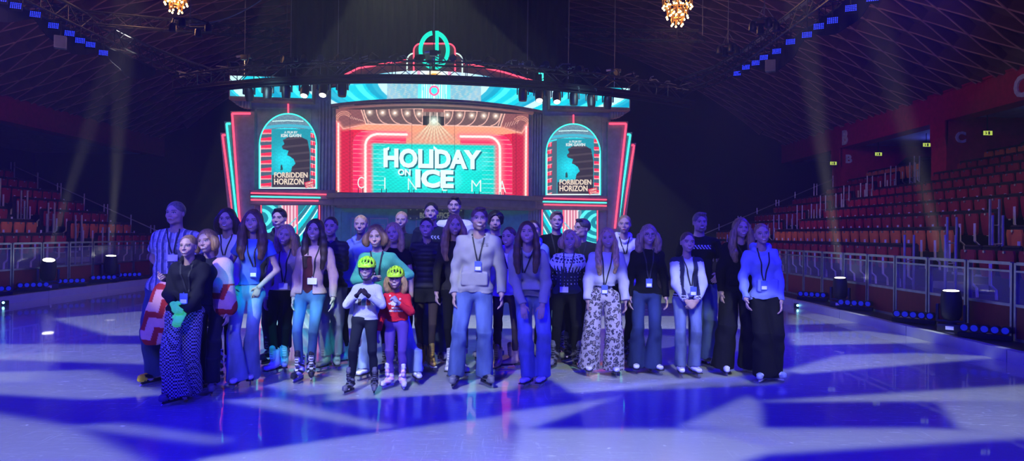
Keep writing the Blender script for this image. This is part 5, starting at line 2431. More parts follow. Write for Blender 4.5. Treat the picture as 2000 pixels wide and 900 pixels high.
def boot_mesh(kind, col, trim):
    f = Field((-0.09, -0.2, 0.05), (0.09, 0.13, 0.36), 0.006)
    top = 0.30 if kind != 'low' else 0.17
    f.cap((0, 0.045, 0.112), (0, -0.12, 0.098), 0.044, 0.037, 0.02, flat=((0, 0, 1), 0.85))
    f.cap((0, -0.02, 0.115), (0, 0.03, 0.15), 0.042, 0.046, 0.03)
    f.cap((0, 0.03, 0.13), (0, 0.038, top), 0.044, 0.052, 0.03, flatcap=True)
    f.box((0, 0, 0.0), (0.2, 0.3, 0.064), 0.001, 0.0, op='s')
    if kind == 'hockey':
        f.cap((0, -0.035, 0.19), (0, -0.04, top + 0.03), 0.028, 0.033, 0.008)
        f.cap((0, -0.10, 0.088), (0, -0.14, 0.088), 0.037, 0.033, 0.006)
        f.disp(lambda x, y, z: 0.003 * np.cos(z * 120 + y * 30))
    else:
        f.cap((0, -0.02, 0.20), (0, -0.03, top + 0.015), 0.036, 0.036, 0.01)
    V, Q = f.surf()
    c = np.tile(np.array(col, float), (len(V), 1))
    y, z, x = V[:, 1], V[:, 2], V[:, 0]
    if kind == 'hockey':
        m = (np.sin(z * 75 + y * 40) > 0.35) & (np.abs(x) > 0.02)
        c[m] = trim
        c[(y < -0.125)] = trim
    # lacing down the front
    fr = (np.abs(x) < 0.022) & (y < 0.0) & (z > 0.11)
    lc = (np.sin(z * 210) > 0.2) & fr
    c[lc] = trim if kind == 'hockey' else tuple(min(1, q * 0.55) for q in col)
    c[z > top - 0.012] = tuple(q * 0.6 for q in col) if kind != 'hockey' else trim
    return raw_mesh('boot', V, Q, c)


SK = {}
SKT = {'white': ('figure', (0.75, 0.75, 0.8), (0.5, 0.5, 0.5)), 'tan': ('figure', (0.42, 0.28, 0.18), (0.3, 0.2, 0.1)),
       'grey': ('figure', (0.22, 0.22, 0.26), (0.4, 0.4, 0.4)), 'gold': ('figure', (0.5, 0.33, 0.08), (0.6, 0.4, 0.1)),
       'black': ('hockey', (0.012, 0.012, 0.016), (0.16, 0.16, 0.18)), 'blackwhite': ('hockey', (0.012, 0.012, 0.016), (0.65, 0.65, 0.7)),
       'yellow': ('hockey', (0.012, 0.012, 0.016), (0.85, 0.65, 0.02)), 'whiteblack': ('hockey', (0.75, 0.75, 0.8), (0.02, 0.02, 0.03)),
       'pink': ('hockey', (0.85, 0.45, 0.62), (0.75, 0.7, 0.8)), 'hwhite': ('hockey', (0.7, 0.7, 0.75), (0.35, 0.4, 0.5))}
for k_, (kd, cc, tt) in SKT.items():
    b1, b2 = blade_mesh('hockey' if kd == 'hockey' else 'figure')
    SK[k_] = (boot_mesh(kd, cc, tt), b1.mesh('blade'), b2.mesh('holder'), kd)
hold_b = mat('holder_black', (0.02, 0.02, 0.02), 0.4)
hold_w = mat('holder_white', (0.6, 0.6, 0.62), 0.4)
for k_, v_ in SK.items():
    v_[0].materials.append(boot_m)
    v_[1].materials.append(M['steel'])
    v_[2].materials.append(hold_b if k_ in ('black', 'blackwhite', 'yellow', 'white', 'tan', 'grey') else hold_w)


def skate(kind, parent, x, y, yaw, sc=1.0):
    b = link('skate', SK[kind][0], None, parent)
    b.location = (x, y, 0.004)
    b.rotation_euler = (0, 0, yaw)
    b.scale = (sc,) * 3
    link('blade', SK[kind][1], None, b)
    link('blade_holder', SK[kind][2], None, b)
    return b


# ------------------------------------------------------------------ people
def rotm(yaw=0, roll=0, nod=0):
    """yaw turns the face to image right (+), roll tips the crown to image right (+), nod tips the face down (+)"""
    return np.array(Matrix.Rotation(yaw, 3, 'Z') @ Matrix.Rotation(roll, 3, 'Y') @ Matrix.Rotation(nod, 3, 'X'))


def ik(S, Wp, l1, l2, pole):
    S, Wp, pole = np.array(S), np.array(Wp), np.array(pole, float)
    d = Wp - S
    D = np.linalg.norm(d)
    mx = (l1 + l2) * 0.999
    if D > mx:
        Wp = S + d / D * mx
        d = Wp - S
        D = mx
    u = d / D
    a = (l1 * l1 - l2 * l2 + D * D) / (2 * D)
    h = math.sqrt(max(0, l1 * l1 - a * a))
    p = pole - u * (pole @ u)
    p /= np.linalg.norm(p) + 1e-9
    return S + u * a + p * h, Wp


LEGS = {'straight': (0.086, 0.076, 0.086, 0.115), 'jeans': (0.084, 0.071, 0.083, 0.12), 'wide': (0.092, 0.104, 0.128, 0.085), 'flare': (0.082, 0.072, 0.112, 0.085),
        'skinny': (0.078, 0.056, 0.050, 0.20), 'leggings': (0.072, 0.050, 0.040, 0.24), 'cargo': (0.090, 0.084, 0.080, 0.19), 'slim': (0.08, 0.061, 0.056, 0.235)}
SKIN = (0.44, 0.29, 0.235)
people_idx = [0]


def person(label, head, Y, feet, sex='f', H=None, hh=None, w=1.0, yaw=0.0, look=(0, 0, 0), skin=SKIN, hair='short', hcol=(0.05, 0.03, 0.02),
           top='tee', tcol=(0.02, 0.02, 0.03), tfun=None, tmat=None, hem=None, legs='jeans', lcol=(0.08, 0.12, 0.3), lmat=None, lfun=None,
           skates='black', arms=('down', 'down'), lanyard=None, smile=1, beard=0, hood=False, extra=None, gloves=None, glasses=False,
           sleeve=1.0, lean=0.0, ysh=0.0, fyaw=None, helmet=False, elbows=None, name='person', knee=0.25, hunch=0.0, sw=None, tights=None):
    people_idx[0] += 1
    seed = people_idx[0]
    fx = [(q[0], q[1] if len(q) > 1 else Y) for q in feet]
    fw = [Vector(((q[0] - 1000) / FPX * q[1], q[1], 0)) for q in fx]
    P0 = W(head[0], head[1], Y)
    ox = (fw[0].x + fw[1].x) / 2
    root = empty(name, (ox, Y, 0))
    tag(root, label, 'person')
    hx = P0.x - ox
    ztop = P0.z
    kid = sex == 'k'
    H = H or (ztop - 0.075)
    s = (hh or {'m': 0.246, 'f': 0.234, 'k': 0.208}[sex]) / 0.225
    g = {'m': 1.0, 'f': 0.87, 'k': 0.66}[sex] * w
    ft = [np.array([q.x - ox, q.y - Y, 0.0]) for q in fw]
    hipz = 0.075 + 0.505 * H
    hip_w = {'m': 0.088, 'f': 0.088, 'k': 0.06}[sex] * (0.5 + 0.5 * w)
    Ry = rotm(yaw)
    ux, uy = Ry @ np.array([1, 0, 0]), Ry @ np.array([0, 1, 0])
    pel = np.array([hx * 0.35, 0.02 + lean * 0.0 + ysh, hipz + 0.02])
    if hunch:
        pel[1] += hunch
    hh_ = 0.225 * s
    hc = np.array([hx, -0.035 - lean, ztop - (0.014 if not helmet else 0.035) * s - hh_ / 2])
    nb = hc + np.array([-0.12 * (hx - pel[0]), 0.045, -hh_ * 0.5 - 0.045 * s])     # base of the neck
    nb[1] = hc[1] + 0.05
    shz = nb[2] - 0.058 * s
    swd = (sw or {'m': 0.166, 'f': 0.134, 'k': 0.098}[sex]) * (0.6 + 0.4 * w)
    shc = np.array([nb[0], nb[1] + 0.01, shz])
    SH = [shc - ux * swd, shc + ux * swd]
    tilt = (nb - pel)
    chest = pel + tilt * 0.70
    waist = pel + tilt * 0.32
    lu, lf = 0.168 * H, 0.146 * H
    if kid:
        lu, lf = 0.16 * H, 0.14 * H
    fyaw = fyaw or (-0.35, 0.35)
    ank = [f_ + np.array([-0.035 * math.sin(yaw + fyaw[i_]), 0.035 * math.cos(yaw + fyaw[i_]), 0.15 if not kid else 0.12]) for i_, f_ in enumerate(ft)]
    hips = [pel - ux * hip_w - [0, 0, 0.02], pel + ux * hip_w - [0, 0, 0.02]]
    lt, ls = (hipz - 0.15) * 0.5, (hipz - 0.15) * 0.5
    D = max(np.linalg.norm(hips[i] - ank[i]) for i in (0, 1))
    lt = ls = D * 0.5 * (1.0 + 0.02 * knee * 4)
    KN = [ik(hips[i], ank[i], lt, ls, (-0.15 + 0.3 * i, -1, 0))[0] for i in (0, 1)]
    fyaw = fyaw or (-0.35, 0.35)
    # arms
    A = []
    for i, sd in ((0, -1), (1, 1)):
        S = SH[i]
        k = arms[i]
        pole = ux * sd * 0.5 + uy * 1.0
        pn, th, curl = -ux * sd, -uy, 0.35
        if isinstance(k, tuple):
            wp = np.array(k[:3], float)
            wp = pel + wp * np.array([1, 1, 1]) if len(k) < 4 or k[3] != 'abs' else wp
            pole = ux * sd * 0.7 + np.array([0, 0.5, -0.5])
            pn, th = uy * 1.0, np.array([-sd * 0.3, 0, 1.0])
            curl = 0.5
        elif k == 'down':
            wp = S + ux * sd * 0.075 - uy * 0.06 + np.array([0, 0, -(lu + lf) * 0.965])
        elif k == 'downin':
            wp = S + ux * sd * 0.02 - uy * 0.12 + np.array([0, 0, -(lu + lf) * 0.93])
        elif k == 'back':
            wp = pel + ux * sd * 0.05 + uy * 0.19 + np.array([0, 0, 0.06])
            pole = ux * sd * 1.0 + uy * 0.3
            pn, th = uy, np.array([0, 0, 1.0])
        elif k == 'clasp':
            wp = pel + ux * sd * 0.055 - uy * 0.20 + np.array([0, 0, -0.02])
            pole = ux * sd * 1.0 + uy * 0.2
            pn, th, curl = uy, -ux * sd, 0.45
        elif k == 'pocket':
            wp = pel + ux * sd * (hip_w + 0.055) - uy * 0.085 + np.array([0, 0, 0.05])
            pole = ux * sd * 1.0 + uy * 0.8
            pn, th = -ux * sd * 0.2 + uy, np.array([0, 0, 1.0])
        elif k == 'thigh':
            wp = pel + ux * sd * 0.10 - uy * 0.27 + np.array([0, 0, -0.10])
            pole = ux * sd * 0.6 + uy * 1.0
            pn, th, curl = uy * 0.8 + np.array([0, 0, -0.3]), -ux * sd, 0.2
        elif k == 'chest':
            wp = chest - ux * sd * 0.02 - uy * 0.20 + np.array([0, 0, 0.02])
            pole = ux * sd * 1.0 + np.array([0, 0, -1.0])
            pn, th, curl = uy, np.array([0, 0, 1.0]), 0.7
        elif k == 'fist':
            wp = chest + ux * sd * 0.055 - uy * 0.20 + np.array([0, 0, 0.0])
            pole = ux * sd * 1.0 + np.array([0, 0, -1.2])
            pn, th, curl = -ux * sd * 1.0, uy * -0.3 + np.array([0, 0, 1.0]), 0.8
        elbow, wp = ik(S, wp, lu, lf, pole)
        fd = wp - elbow
        fd /= np.linalg.norm(fd)
        if k == 'chest':
            fd = -ux * sd
        if k == 'thigh':
            fd = np.array([-sd * 0.15, -0.25, -1.0])
        if k == 'clasp':
            fd = np.array([-sd * 0.75, -0.12, -0.62])
        if k == 'pocket':
            fd = np.array([-sd * 0.35, -0.05, -0.9])
        if k == 'fist':
            fd = np.array([-sd * 0.55, -0.2, 0.85])
        fd = fd / np.linalg.norm(fd)
        pn = pn - fd * (pn @ fd)
        pn /= np.linalg.norm(pn) + 1e-9
        th = th - fd * (th @ fd) - pn * (th @ pn)
        th /= np.linalg.norm(th) + 1e-9
        A.append(dict(S=S, E=elbow, W=wp, fd=fd, pn=pn, th=th, curl=curl, kind=k))

    Rh = rotm(look[0] + yaw * 0.6, look[1], look[2])

    def HT(p):
        return hc + Rh @ (np.array(p) * s)

    hs = {'m': 1.0, 'f': 0.9, 'k': 0.72}[sex]

    def hand(f, a, grow=0.0):
        c0, fd, pn, th = a['W'], a['fd'], a['pn'], a['th']
        f.cap(a['E'], c0, 0.030 * hs + grow, 0.024 * hs + grow, 0.01)
        f.cap(c0 + fd * 0.025 * hs, c0 + fd * 0.078 * hs, 0.032 * hs + grow, 0.038 * hs + grow, 0.012, flat=(pn, 0.42))
        for q, (o, L) in enumerate(((0.029, 0.062), (0.010, 0.070), (-0.010, 0.066), (-0.028, 0.052))):
            b = c0 + fd * 0.086 * hs + th * o * hs
            cu = a['curl'] * (1 + 0.12 * q)
            d1 = fd * math.cos(cu) + pn * math.sin(cu)
            d2 = fd * math.cos(cu * 2.1) + pn * math.sin(cu * 2.1)
            m1 = b + d1 * L * 0.55 * hs
            m2 = m1 + d2 * L * 0.55 * hs
            f.cap(b - fd * 0.02, m1, 0.0098 * hs + grow, 0.0088 * hs + grow, 0.003)
            f.cap(m1, m2, 0.0088 * hs + grow, 0.0074 * hs + grow, 0.002)
        t0 = c0 + fd * 0.025 * hs + th * 0.026 * hs
        t1 = t0 + (fd * 0.55 + th * 0.75 + pn * 0.15) * 0.036 * hs
        t2 = t1 + (fd * 0.85 + th * 0.25 + pn * 0.3) * 0.034 * hs
        f.cap(t0, t1, 0.014 * hs + grow, 0.0115 * hs + grow, 0.008)
        f.cap(t1, t2, 0.0112 * hs + grow, 0.0085 * hs + grow, 0.002)

    # ---- body
    pts = [hc, pel, SH[0], SH[1]] + [a['E'] for a in A] + [a['W'] + a['fd'] * 0.1 for a in A] + ank + KN + hips
    lo = np.min(pts, 0) - 0.19
    hi = np.max(pts, 0) + 0.19
    lo[2] = 0.05
    hi[2] = ztop + 0.05
    fine = [(hc - np.array([0.095, 0.12, 0.125]) * s, hc + np.array([0.095, 0.115, 0.12]) * s, 0.0042)]
    for a in A:
        if a['kind'] != 'back':
            c = a['W'] + a['fd'] * 0.08
            fine.append((c - 0.085, c + 0.085, 0.0048))
    f = Field(lo, hi, 0.013, fine)
    # head
    f.ell(HT((0, 0.012, 0.028)), np.array((0.074, 0.094, 0.084)) * s, 0, Rh)
    f.ell(HT((0, -0.022, -0.026)), np.array((0.060 if sex != 'm' else 0.062, 0.066, 0.072 if sex != 'm' else 0.076)) * s, 0.03 * s, Rh)
    f.ell(HT((0, -0.064, -0.083 if sex != 'm' else -0.087)), np.array((0.020, 0.016, 0.015)) * s, 0.025 * s, Rh)
    if sex == 'm':
        for q in (-1, 1):
            f.ell(HT((q * 0.044, -0.02, -0.066)), np.array((0.017, 0.028, 0.02)) * s, 0.02 * s, Rh)
    for q in (-1, 1):
        f.ell(HT((q * 0.036, -0.062, -0.024)), np.array((0.022, 0.016, 0.019)) * s, 0.016 * s, Rh)
        f.ell(HT((q * 0.031, -0.094, 0.006)), np.array((0.017, 0.013, 0.0115)) * s, 0.010 * s, Rh, op='s')
        f.ell(HT((q * 0.030, -0.072, 0.005)), np.array((0.0145, 0.0125, 0.0115)) * s, 0.002 * s, Rh)
        f.cap(HT((q * 0.012, -0.087, 0.024)), HT((q * 0.046, -0.074, 0.026)), 0.0065 * s, 0.006 * s, 0.010 * s)
        f.ell(HT((q * 0.0725, 0.014, -0.004)), np.array((0.0075, 0.016, 0.026)) * s, 0.004 * s, Rh)
    f.cap(HT((0, -0.086, 0.018)), HT((0, -0.104, -0.022)), 0.0065 * s, 0.0105 * s, 0.009 * s)
    for q in (-1, 1):
        f.ell(HT((q * 0.012, -0.094, -0.026)), np.array((0.0075, 0.009, 0.0065)) * s, 0.006 * s, Rh)
    mwid = 0.0195 + 0.0060 * smile
    f.ell(HT((0, -0.080, -0.053)), np.array((0.032, 0.014, 0.018)) * s, 0.012 * s, Rh)
    f.cap(HT((-mwid, -0.080, -0.049 + 0.0065 * smile)), HT((0, -0.0945, -0.0505)), 0.0035 * s, 0.0048 * s, 0.004 * s)
    f.cap(HT((mwid, -0.080, -0.049 + 0.0065 * smile)), HT((0, -0.0945, -0.0505)), 0.0035 * s, 0.0048 * s, 0.004 * s)
    f.cap(HT((-mwid * .8, -0.082, -0.057 + 0.006 * smile)), HT((0, -0.0925, -0.0615)), 0.0035 * s, 0.0052 * s, 0.004 * s)
    f.cap(HT((mwid * .8, -0.082, -0.057 + 0.006 * smile)), HT((0, -0.0925, -0.0615)), 0.0035 * s, 0.0052 * s, 0.004 * s)
    nr = {'m': 0.056, 'f': 0.046, 'k': 0.040}[sex] * (0.7 + 0.3 * w)
    f.cap(HT((0, 0.018, -0.055)), nb + np.array([0, 0.012, -0.02]), nr, nr * 1.08, 0.02)
    # trunk
    tr = 0.098 * g
    f.cap(nb + [0, 0.02, -0.01], SH[0] * 0.85 + shc * 0.15, 0.04 * g, 0.038 * g, 0.03)
    f.cap(nb + [0, 0.02, -0.01], SH[1] * 0.85 + shc * 0.15, 0.04 * g, 0.038 * g, 0.03)
    f.cap(chest - ux * 0.06 * g, chest + ux * 0.06 * g, tr, tr, 0.04, flat=(uy, 0.8))
    f.cap(chest, waist, tr * 0.98, tr * 0.88, 0.04, flat=(uy, 0.84))
    f.cap(waist, pel, tr * 0.88, tr * 0.94, 0.04, flat=(uy, 0.82))
    f.cap(hips[0], hips[1], tr * 0.78, tr * 0.78, 0.03)
    for a in A:
        f.cap(a['S'], a['E'], 0.046 * g, 0.038 * g, 0.02)
        f.cap(a['E'], a['W'], 0.039 * g, 0.026 * g, 0.012)
        hand(f, a)
    for i in (0, 1):
        f.cap(hips[i], KN[i], 0.072 * g, 0.048 * g, 0.02)
        f.cap(KN[i], ank[i], 0.048 * g, 0.032 * g, 0.015)
    V, Q = f.surf()
    q = (V - hc) @ Rh / s
    x, y, z = q[:, 0], q[:, 1], q[:, 2]
    c = np.tile(np.array(skin, float), (len(V), 1))
    c *= 1 + 0.05 * np.sin(V[:, 0] * 90)[:, None] * np.sin(V[:, 2] * 70)[:, None]
    isf = (y < -0.03) & (np.abs(x) < 0.07) & (np.abs(z) < 0.12)
    ax = np.abs(x)
    cheek = isf * np.exp(-(((ax - 0.038) / 0.016) ** 2 + ((z + 0.022) / 0.016) ** 2))
    c = c * (1 - 0.35 * cheek[:, None]) + cheek[:, None] * 0.35 * np.array((0.62, 0.22, 0.18))
    if beard:
        b = isf & (z < -0.03) & ~((ax < 0.018) & (z > -0.045)) | ((np.abs(x) < 0.075) & (y < 0.0) & (z < -0.035) & (z > -0.115))
        if beard == 2:
            b = isf & ((((ax < 0.028) & (z < -0.038)) & ~((ax < 0.018) & (z > -0.064) & (z < -0.045))))
        k = 0.7 if beard > 1 else 0.38
        c[b] = c[b] * (1 - k) + np.array(hcol) * k
    lip = isf & (ax < mwid + 0.001) & (z < -0.043) & (z > -0.068) & (y < -0.07) & (np.abs(z + 0.0570 - 9.0 * smile * ax ** 2) < (0.0078 + 0.0022 * smile) * (1.1 - (ax / mwid) ** 2 * 0.75))
    c[lip] = (0.30, 0.075, 0.075) if sex == 'f' else (0.27, 0.11, 0.10)
    if smile:
        te = isf & (ax < mwid * 0.78) & (np.abs(z + 0.0565 - 9.0 * ax ** 2) < 0.0042 * (1.1 - (ax / mwid) ** 2)) & (y < -0.07)
        c[te] = (0.66, 0.63, 0.60)
    ey = isf & (((ax - 0.030) / 0.0120) ** 2 + ((z - 0.005) / 0.0048) ** 2 < 1)
    c[ey] = (0.45, 0.43, 0.43)
    lid = isf & (((ax - 0.030) / 0.0165) ** 2 + ((z - 0.0065) / 0.009) ** 2 < 1) & (z > 0.005) & ~ey
    c[lid] = np.array((0.03, 0.02, 0.02))
    ir = isf & ((ax - 0.030) ** 2 + (z - 0.0055) ** 2 < 0.0060 ** 2)
    c[ir] = (0.03, 0.03, 0.035)
    br = isf & (ax > 0.012) & (ax < 0.050) & (np.abs(z - 0.0275 + (ax - 0.035) ** 2 * 7) < 0.0035)
    c[br] = np.array(hcol) * 0.6
    c[(V[:, 2] < hipz - 0.1) & (np.abs(V[:, 0] - pel[0]) < 0.4) & (V[:, 1] > -2)] *= 1.0
    body = link('body', raw_mesh('body', V, Q, c), skin_m, root)

    # ---- clothes: top
    nmtop, mt, e, es, hemz, nois = {
        'hoodie': ('hoodie', cloth_m, 0.030, 0.021, hipz - 0.01, 0.011), 'tee': ('t_shirt', cloth_m, 0.016, 0.016, hipz + 0.02, 0.005),
        'sweater': ('sweater', knit_m, 0.022, 0.016, hipz + 0.01, 0.005), 'puffer': ('puffer_jacket', nylon_m, 0.027, 0.020, hipz + 0.02, 0.002),
        'crop': ('cropped_sweatshirt', cloth_m, 0.030, 0.030, hipz + 0.12, 0.008), 'croptee': ('t_shirt', cloth_m, 0.012, 0.014, hipz + 0.09, 0.003),
        'shirt': ('shirt', cloth_m, 0.022, 0.022, hipz - 0.03, 0.006), 'cardigan': ('cardigan', knit_m, 0.028, 0.018, hipz - 0.06, 0.005),
        'slimtop': ('long_sleeve_top', knit_m, 0.010, 0.010, hipz + 0.05, 0.003), 'varsity': ('varsity_jacket', cloth_m, 0.030, 0.026, hipz + 0.03, 0.004)}[top]
    if hem is not None:
        hemz = hipz + hem
    lo2, hi2 = np.min([SH[0], SH[1], pel, nb] + [a['E'] for a in A] + [a['W'] for a in A], 0) - 0.22, np.max([SH[0], SH[1], pel, nb] + [a['E'] for a in A] + [a['W'] for a in A], 0) + 0.2
    t = Field(lo2, hi2, 0.0078 if not kid else 0.0065)
    bust = 0.012 if sex == 'f' else 0
    t.cap(chest - ux * 0.064 * g, chest + ux * 0.064 * g, tr + e, tr + e, 0, flat=(uy, 0.82))
    if bust:
        for i in (-1, 1):
            t.ell(chest + ux * i * 0.062 * g - uy * (0.060 * g + e) + [0, 0, 0.01], (0.055, 0.052, 0.055), 0.04)
    t.cap(nb + [0, 0.012, -0.045], SH[0], 0.056 * g + e * 0.35, 0.042 * g + es * 0.8, 0.045)
    t.cap(nb + [0, 0.012, -0.045], SH[1], 0.056 * g + e * 0.35, 0.042 * g + es * 0.8, 0.045)
    t.cap(chest, waist, (tr + e) * 1.04, (tr * (0.90 if sex == 'f' else 1.0) + e) * 1.02, 0.06, flat=(uy, 0.86))
    pb = pel.copy()
    pb[2] = min(pel[2], hemz)
    t.cap(waist, pb - [0, 0, 0.05], (tr * (0.92 if sex == 'f' else 1.02) + e) * 1.04, (tr * 1.08 + e) * 1.05, 0.06, flat=(uy, 0.86))
    t.cap(hips[0] + [0, 0, 0.01], hips[1] + [0, 0, 0.01], tr * 0.88 + e * 0.8, tr * 0.88 + e * 0.8, 0.05)
    t.box((pel[0], pel[1], hemz - 0.3), (0.8, 0.8, 0.3), 0.001, 0.0, op='s')
    # rib at the hem
    if top in ('hoodie', 'sweater', 'varsity', 'crop'):
        t.disp(lambda x_, y_, z_: 0.010 * np.exp(-((z_ - hemz - 0.022) / 0.022) ** 2) * (np.abs(x_ - pel[0]) < 0.24))
    for a in A:
        ee = es
        if sleeve >= 1:
            t.cap(a['S'] + (a['E'] - a['S']) * 0.04, a['E'], 0.044 * g + ee, 0.038 * g + ee, 0.03)
            en = a['E'] + (a['W'] - a['E']) * (0.93 if a['kind'] not in ('pocket',) else 0.9)
            t.cap(a['E'], en, 0.038 * g + ee, 0.028 * g + ee * 0.75, 0.012, flatcap=True)
            t.cap(a['E'], a['E'], 0.037 * g + ee, None, 0.006)
        else:
            en = a['S'] + (a['E'] - a['S']) * sleeve
            t.cap(a['S'], en, 0.052 * g + ee, 0.050 * g + ee, 0.02, flatcap=True)
    wf = wob(seed, 14, 12, 34)
    wf2 = wob(seed + 50, 40, 30, 25)
    t.disp(lambda x_, y_, z_: nois * (wf(x_, y_, z_) + 0.6 * wf2(x_, y_, z_)))
    if top == 'puffer':
        t.disp(lambda x_, y_, z_: -0.009 * np.abs(np.sin((z_ - hemz) * PI / 0.062)) + 0.003)
    if top in ('hoodie',) or hood:
        # pouch pocket and the hood lying round the neck
        fy = t.front(pel[0], hemz + 0.14)
        if fy is not None and top == 'hoodie':
            t.box((pel[0] + (waist[0] - pel[0]) * .4, fy + 0.036, hemz + 0.15), (0.115 * g + 0.015, 0.04, 0.072), 0.02, 0.006)
        for i in (-1, 1):
            t.cap(nb + ux * i * 0.070 * s - uy * 0.035 + [0, 0, -0.005], nb + ux * i * 0.075 * s + uy * 0.055 + [0, 0, 0.03], 0.026, 0.036, 0.02)
            t.cap(nb + ux * i * 0.070 * s - uy * 0.035 + [0, 0, -0.005], nb - uy * 0.085 + [0, 0, -0.055], 0.026, 0.018, 0.02)
        t.cap(nb - ux * 0.07 + uy * 0.075 + [0, 0, 0.02], nb + ux * 0.07 + uy * 0.075 + [0, 0, 0.02], 0.045, 0.045, 0.03)
        t.ell(nb + uy * 0.11 + [0, 0, -0.04], (0.10, 0.05, 0.09), 0.03)
        t.cap(HT((0, -0.02, -0.02)), nb + [0, -0.03, -0.035], nr + 0.008, nr + 0.004, 0.0, op='s')
    elif top in ('puffer', 'shirt', 'varsity') or top == 'slimtop':
        hgt = {'puffer': 0.055, 'shirt': 0.02, 'varsity': 0.012, 'slimtop': 0.03}[top]
        t.cap(nb + [0, 0.01, -0.04], nb + [0, 0.0, hgt - 0.01], nr + 0.02, nr + 0.016, 0.015, flatcap=True)
        t.cap(nb + [0, -0.01, -0.02], nb + [0, -0.02, hgt + 0.05], nr + 0.004, nr + 0.006, 0.0, op='s')
    else:
        t.cap(nb + [0, 0.012, -0.03], nb + [0, 0.006, -0.012], nr + 0.014, nr + 0.012, 0.012, flatcap=True)
    if top == 'cardigan':
        cut = chest.copy()
        t.box((pel[0], pel[1] - 0.18, (hemz + shz) / 2 - 0.05), (0.055, 0.16, (shz - hemz) / 2), 0.02, 0.01, op='s')
    if extra == 'opencollar':
        t.ell(nb - uy * 0.09 + [0, 0, -0.04], (0.035, 0.05, 0.06), 0.01, op='s')
    V, Q = t.surf()
    c = np.tile(np.array(tcol, float), (len(V), 1))
    info = dict(hem=hemz, nb=nb, pel=pel, ux=ux, SH=SH, A=A, chest=chest, hipz=hipz, shz=shz)
    if tfun:
        c = tfun(V, c, info)
    link(nmtop, raw_mesh(nmtop, V, Q, c), tmat or mt, root)
    if top == 'cardigan':
        u_ = Field(lo2, hi2, 0.009)
        u_.cap(chest - ux * 0.064 * g, chest + ux * 0.064 * g, tr + 0.016, tr + 0.016, 0, flat=(uy, 0.85))
        u_.cap(chest, waist, tr + 0.014, tr * 0.9 + 0.012, 0.05, flat=(uy, 0.86))
        u_.cap(waist, pel, tr * 0.92 + 0.012, tr + 0.014, 0.05, flat=(uy, 0.9))
        u_.cap(nb + [0, 0.012, -0.03], nb + [0, 0.006, 0.0], nr + 0.01, nr + 0.01, 0.03, flatcap=True)
        u_.cap(SH[0], SH[1], 0.05 * g, 0.05 * g, 0.04)
        u_.half((0, 0, hipz + 0.01), (0, 0, -1))
        V, Q = u_.surf()
        link('under_top', raw_mesh('under_top', V, Q, np.tile(np.array((0.06, 0.012, 0.02)), (len(V), 1))), cloth_m, root)
        t.F = np.minimum(t.F, 1.0)

    # ---- trousers
    lo3 = np.min(ank + KN + hips, 0) - [0.2, 0.2, 0.15]
    hi3 = np.max(ank + KN + hips, 0) + [0.2, 0.2, 0.19]
    l_ = Field(lo3, hi3, 0.0085 if not kid else 0.007)
    r1, r2, r3, hz = LEGS[legs]
    kg = g if not kid else g * 1.05
    wst = 0.09 if not (top in ('crop', 'croptee')) else 0.13
    l_.cap(pel + [0, 0, 0.0], pel + (waist - pel) * 0.9 + [0, 0, wst * 0.3], tr + 0.008, tr * 0.93 + 0.006, 0.0, flat=(uy, 0.9))
    l_.cap(hips[0], hips[1], tr * 0.88 + 0.008, tr * 0.88 + 0.008, 0.04)
    if sex == 'f':
        l_.cap(hips[0] - uy * -0.03, hips[1] - uy * -0.03, tr * 0.9, tr * 0.9, 0.04)
    for i in (0, 1):
        l_.cap(hips[i] + (KN[i] - hips[i]) * 0.03, KN[i], r1 * kg + 0.008, r2 * kg + 0.002, 0.022)
        an = KN[i] + (ank[i] - KN[i]) * ((KN[i][2] - hz) / max(0.05, KN[i][2] - ank[i][2]))
        an[1] = min(an[1], ank[i][1] + 0.01) - (0.012 if legs in ('wide', 'flare') else 0)
        if kid:
            an = KN[i] + (ank[i] - KN[i]) * 0.80
        l_.cap(KN[i] - (an - KN[i]) * 0.06, an, r2 * kg + 0.002, r3 * (kg if not legs in ('wide', 'flare') else 1), 0.010, flatcap=True)
        if hz < 0.16 and not kid:
            ya_ = yaw + fyaw[i]
            fwd_ = np.array([math.sin(ya_), -math.cos(ya_), 0])
            l_.cap(ft[i] + fwd_ * 0.032 + [0, 0, hz + 0.01], ft[i] + fwd_ * 0.028 + [0, 0, 0.36], 0.054, 0.050, 0.03, flatcap=True)
    wf3 = wob(seed + 9, 20, 16, 30)
    wf4 = wob(seed + 19, 45, 40, 9)
    am = {'wide': 0.009, 'flare': 0.007, 'leggings': 0.001, 'skinny': 0.004, 'cargo': 0.010}.get(legs, 0.008)
    l_.disp(lambda x_, y_, z_: am * (wf3(x_, y_, z_) * (0.4 + np.exp(-((z_ - hipz * 0.5) / 0.12) ** 2) + np.exp(-((z_ - hipz) / 0.10) ** 2)) + 0.5 * wf4(x_, y_, z_)))
    V, Q = l_.surf()
    c = np.tile(np.array(lcol, float), (len(V), 1))
    lm = lmat or (denim_m if legs in ('jeans', 'flare', 'straight', 'skinny') else cloth_m)
    if lm is denim_m:
        # washed thighs, darker seams at the sides
        for i in (0, 1):
            dd = np.hypot(V[:, 0] - (hips[i][0] + KN[i][0]) / 2, V[:, 2] - (hips[i][2] + KN[i][2]) / 2 * 1.0)
            c *= (1 + 0.35 * np.exp(-(dd / 0.16) ** 2) * (V[:, 1] < 0))[:, None]
    if lfun:
        c = lfun(V, c, info)
    nm = {'leggings': 'leggings', 'jeans': 'jeans', 'flare': 'jeans', 'straight': 'jeans', 'skinny': 'jeans'}.get(legs, 'trousers')
    if lm is not denim_m and nm == 'jeans':
        nm = 'trousers'
    link(nm, raw_mesh(nm, V, Q, c), lm, root)
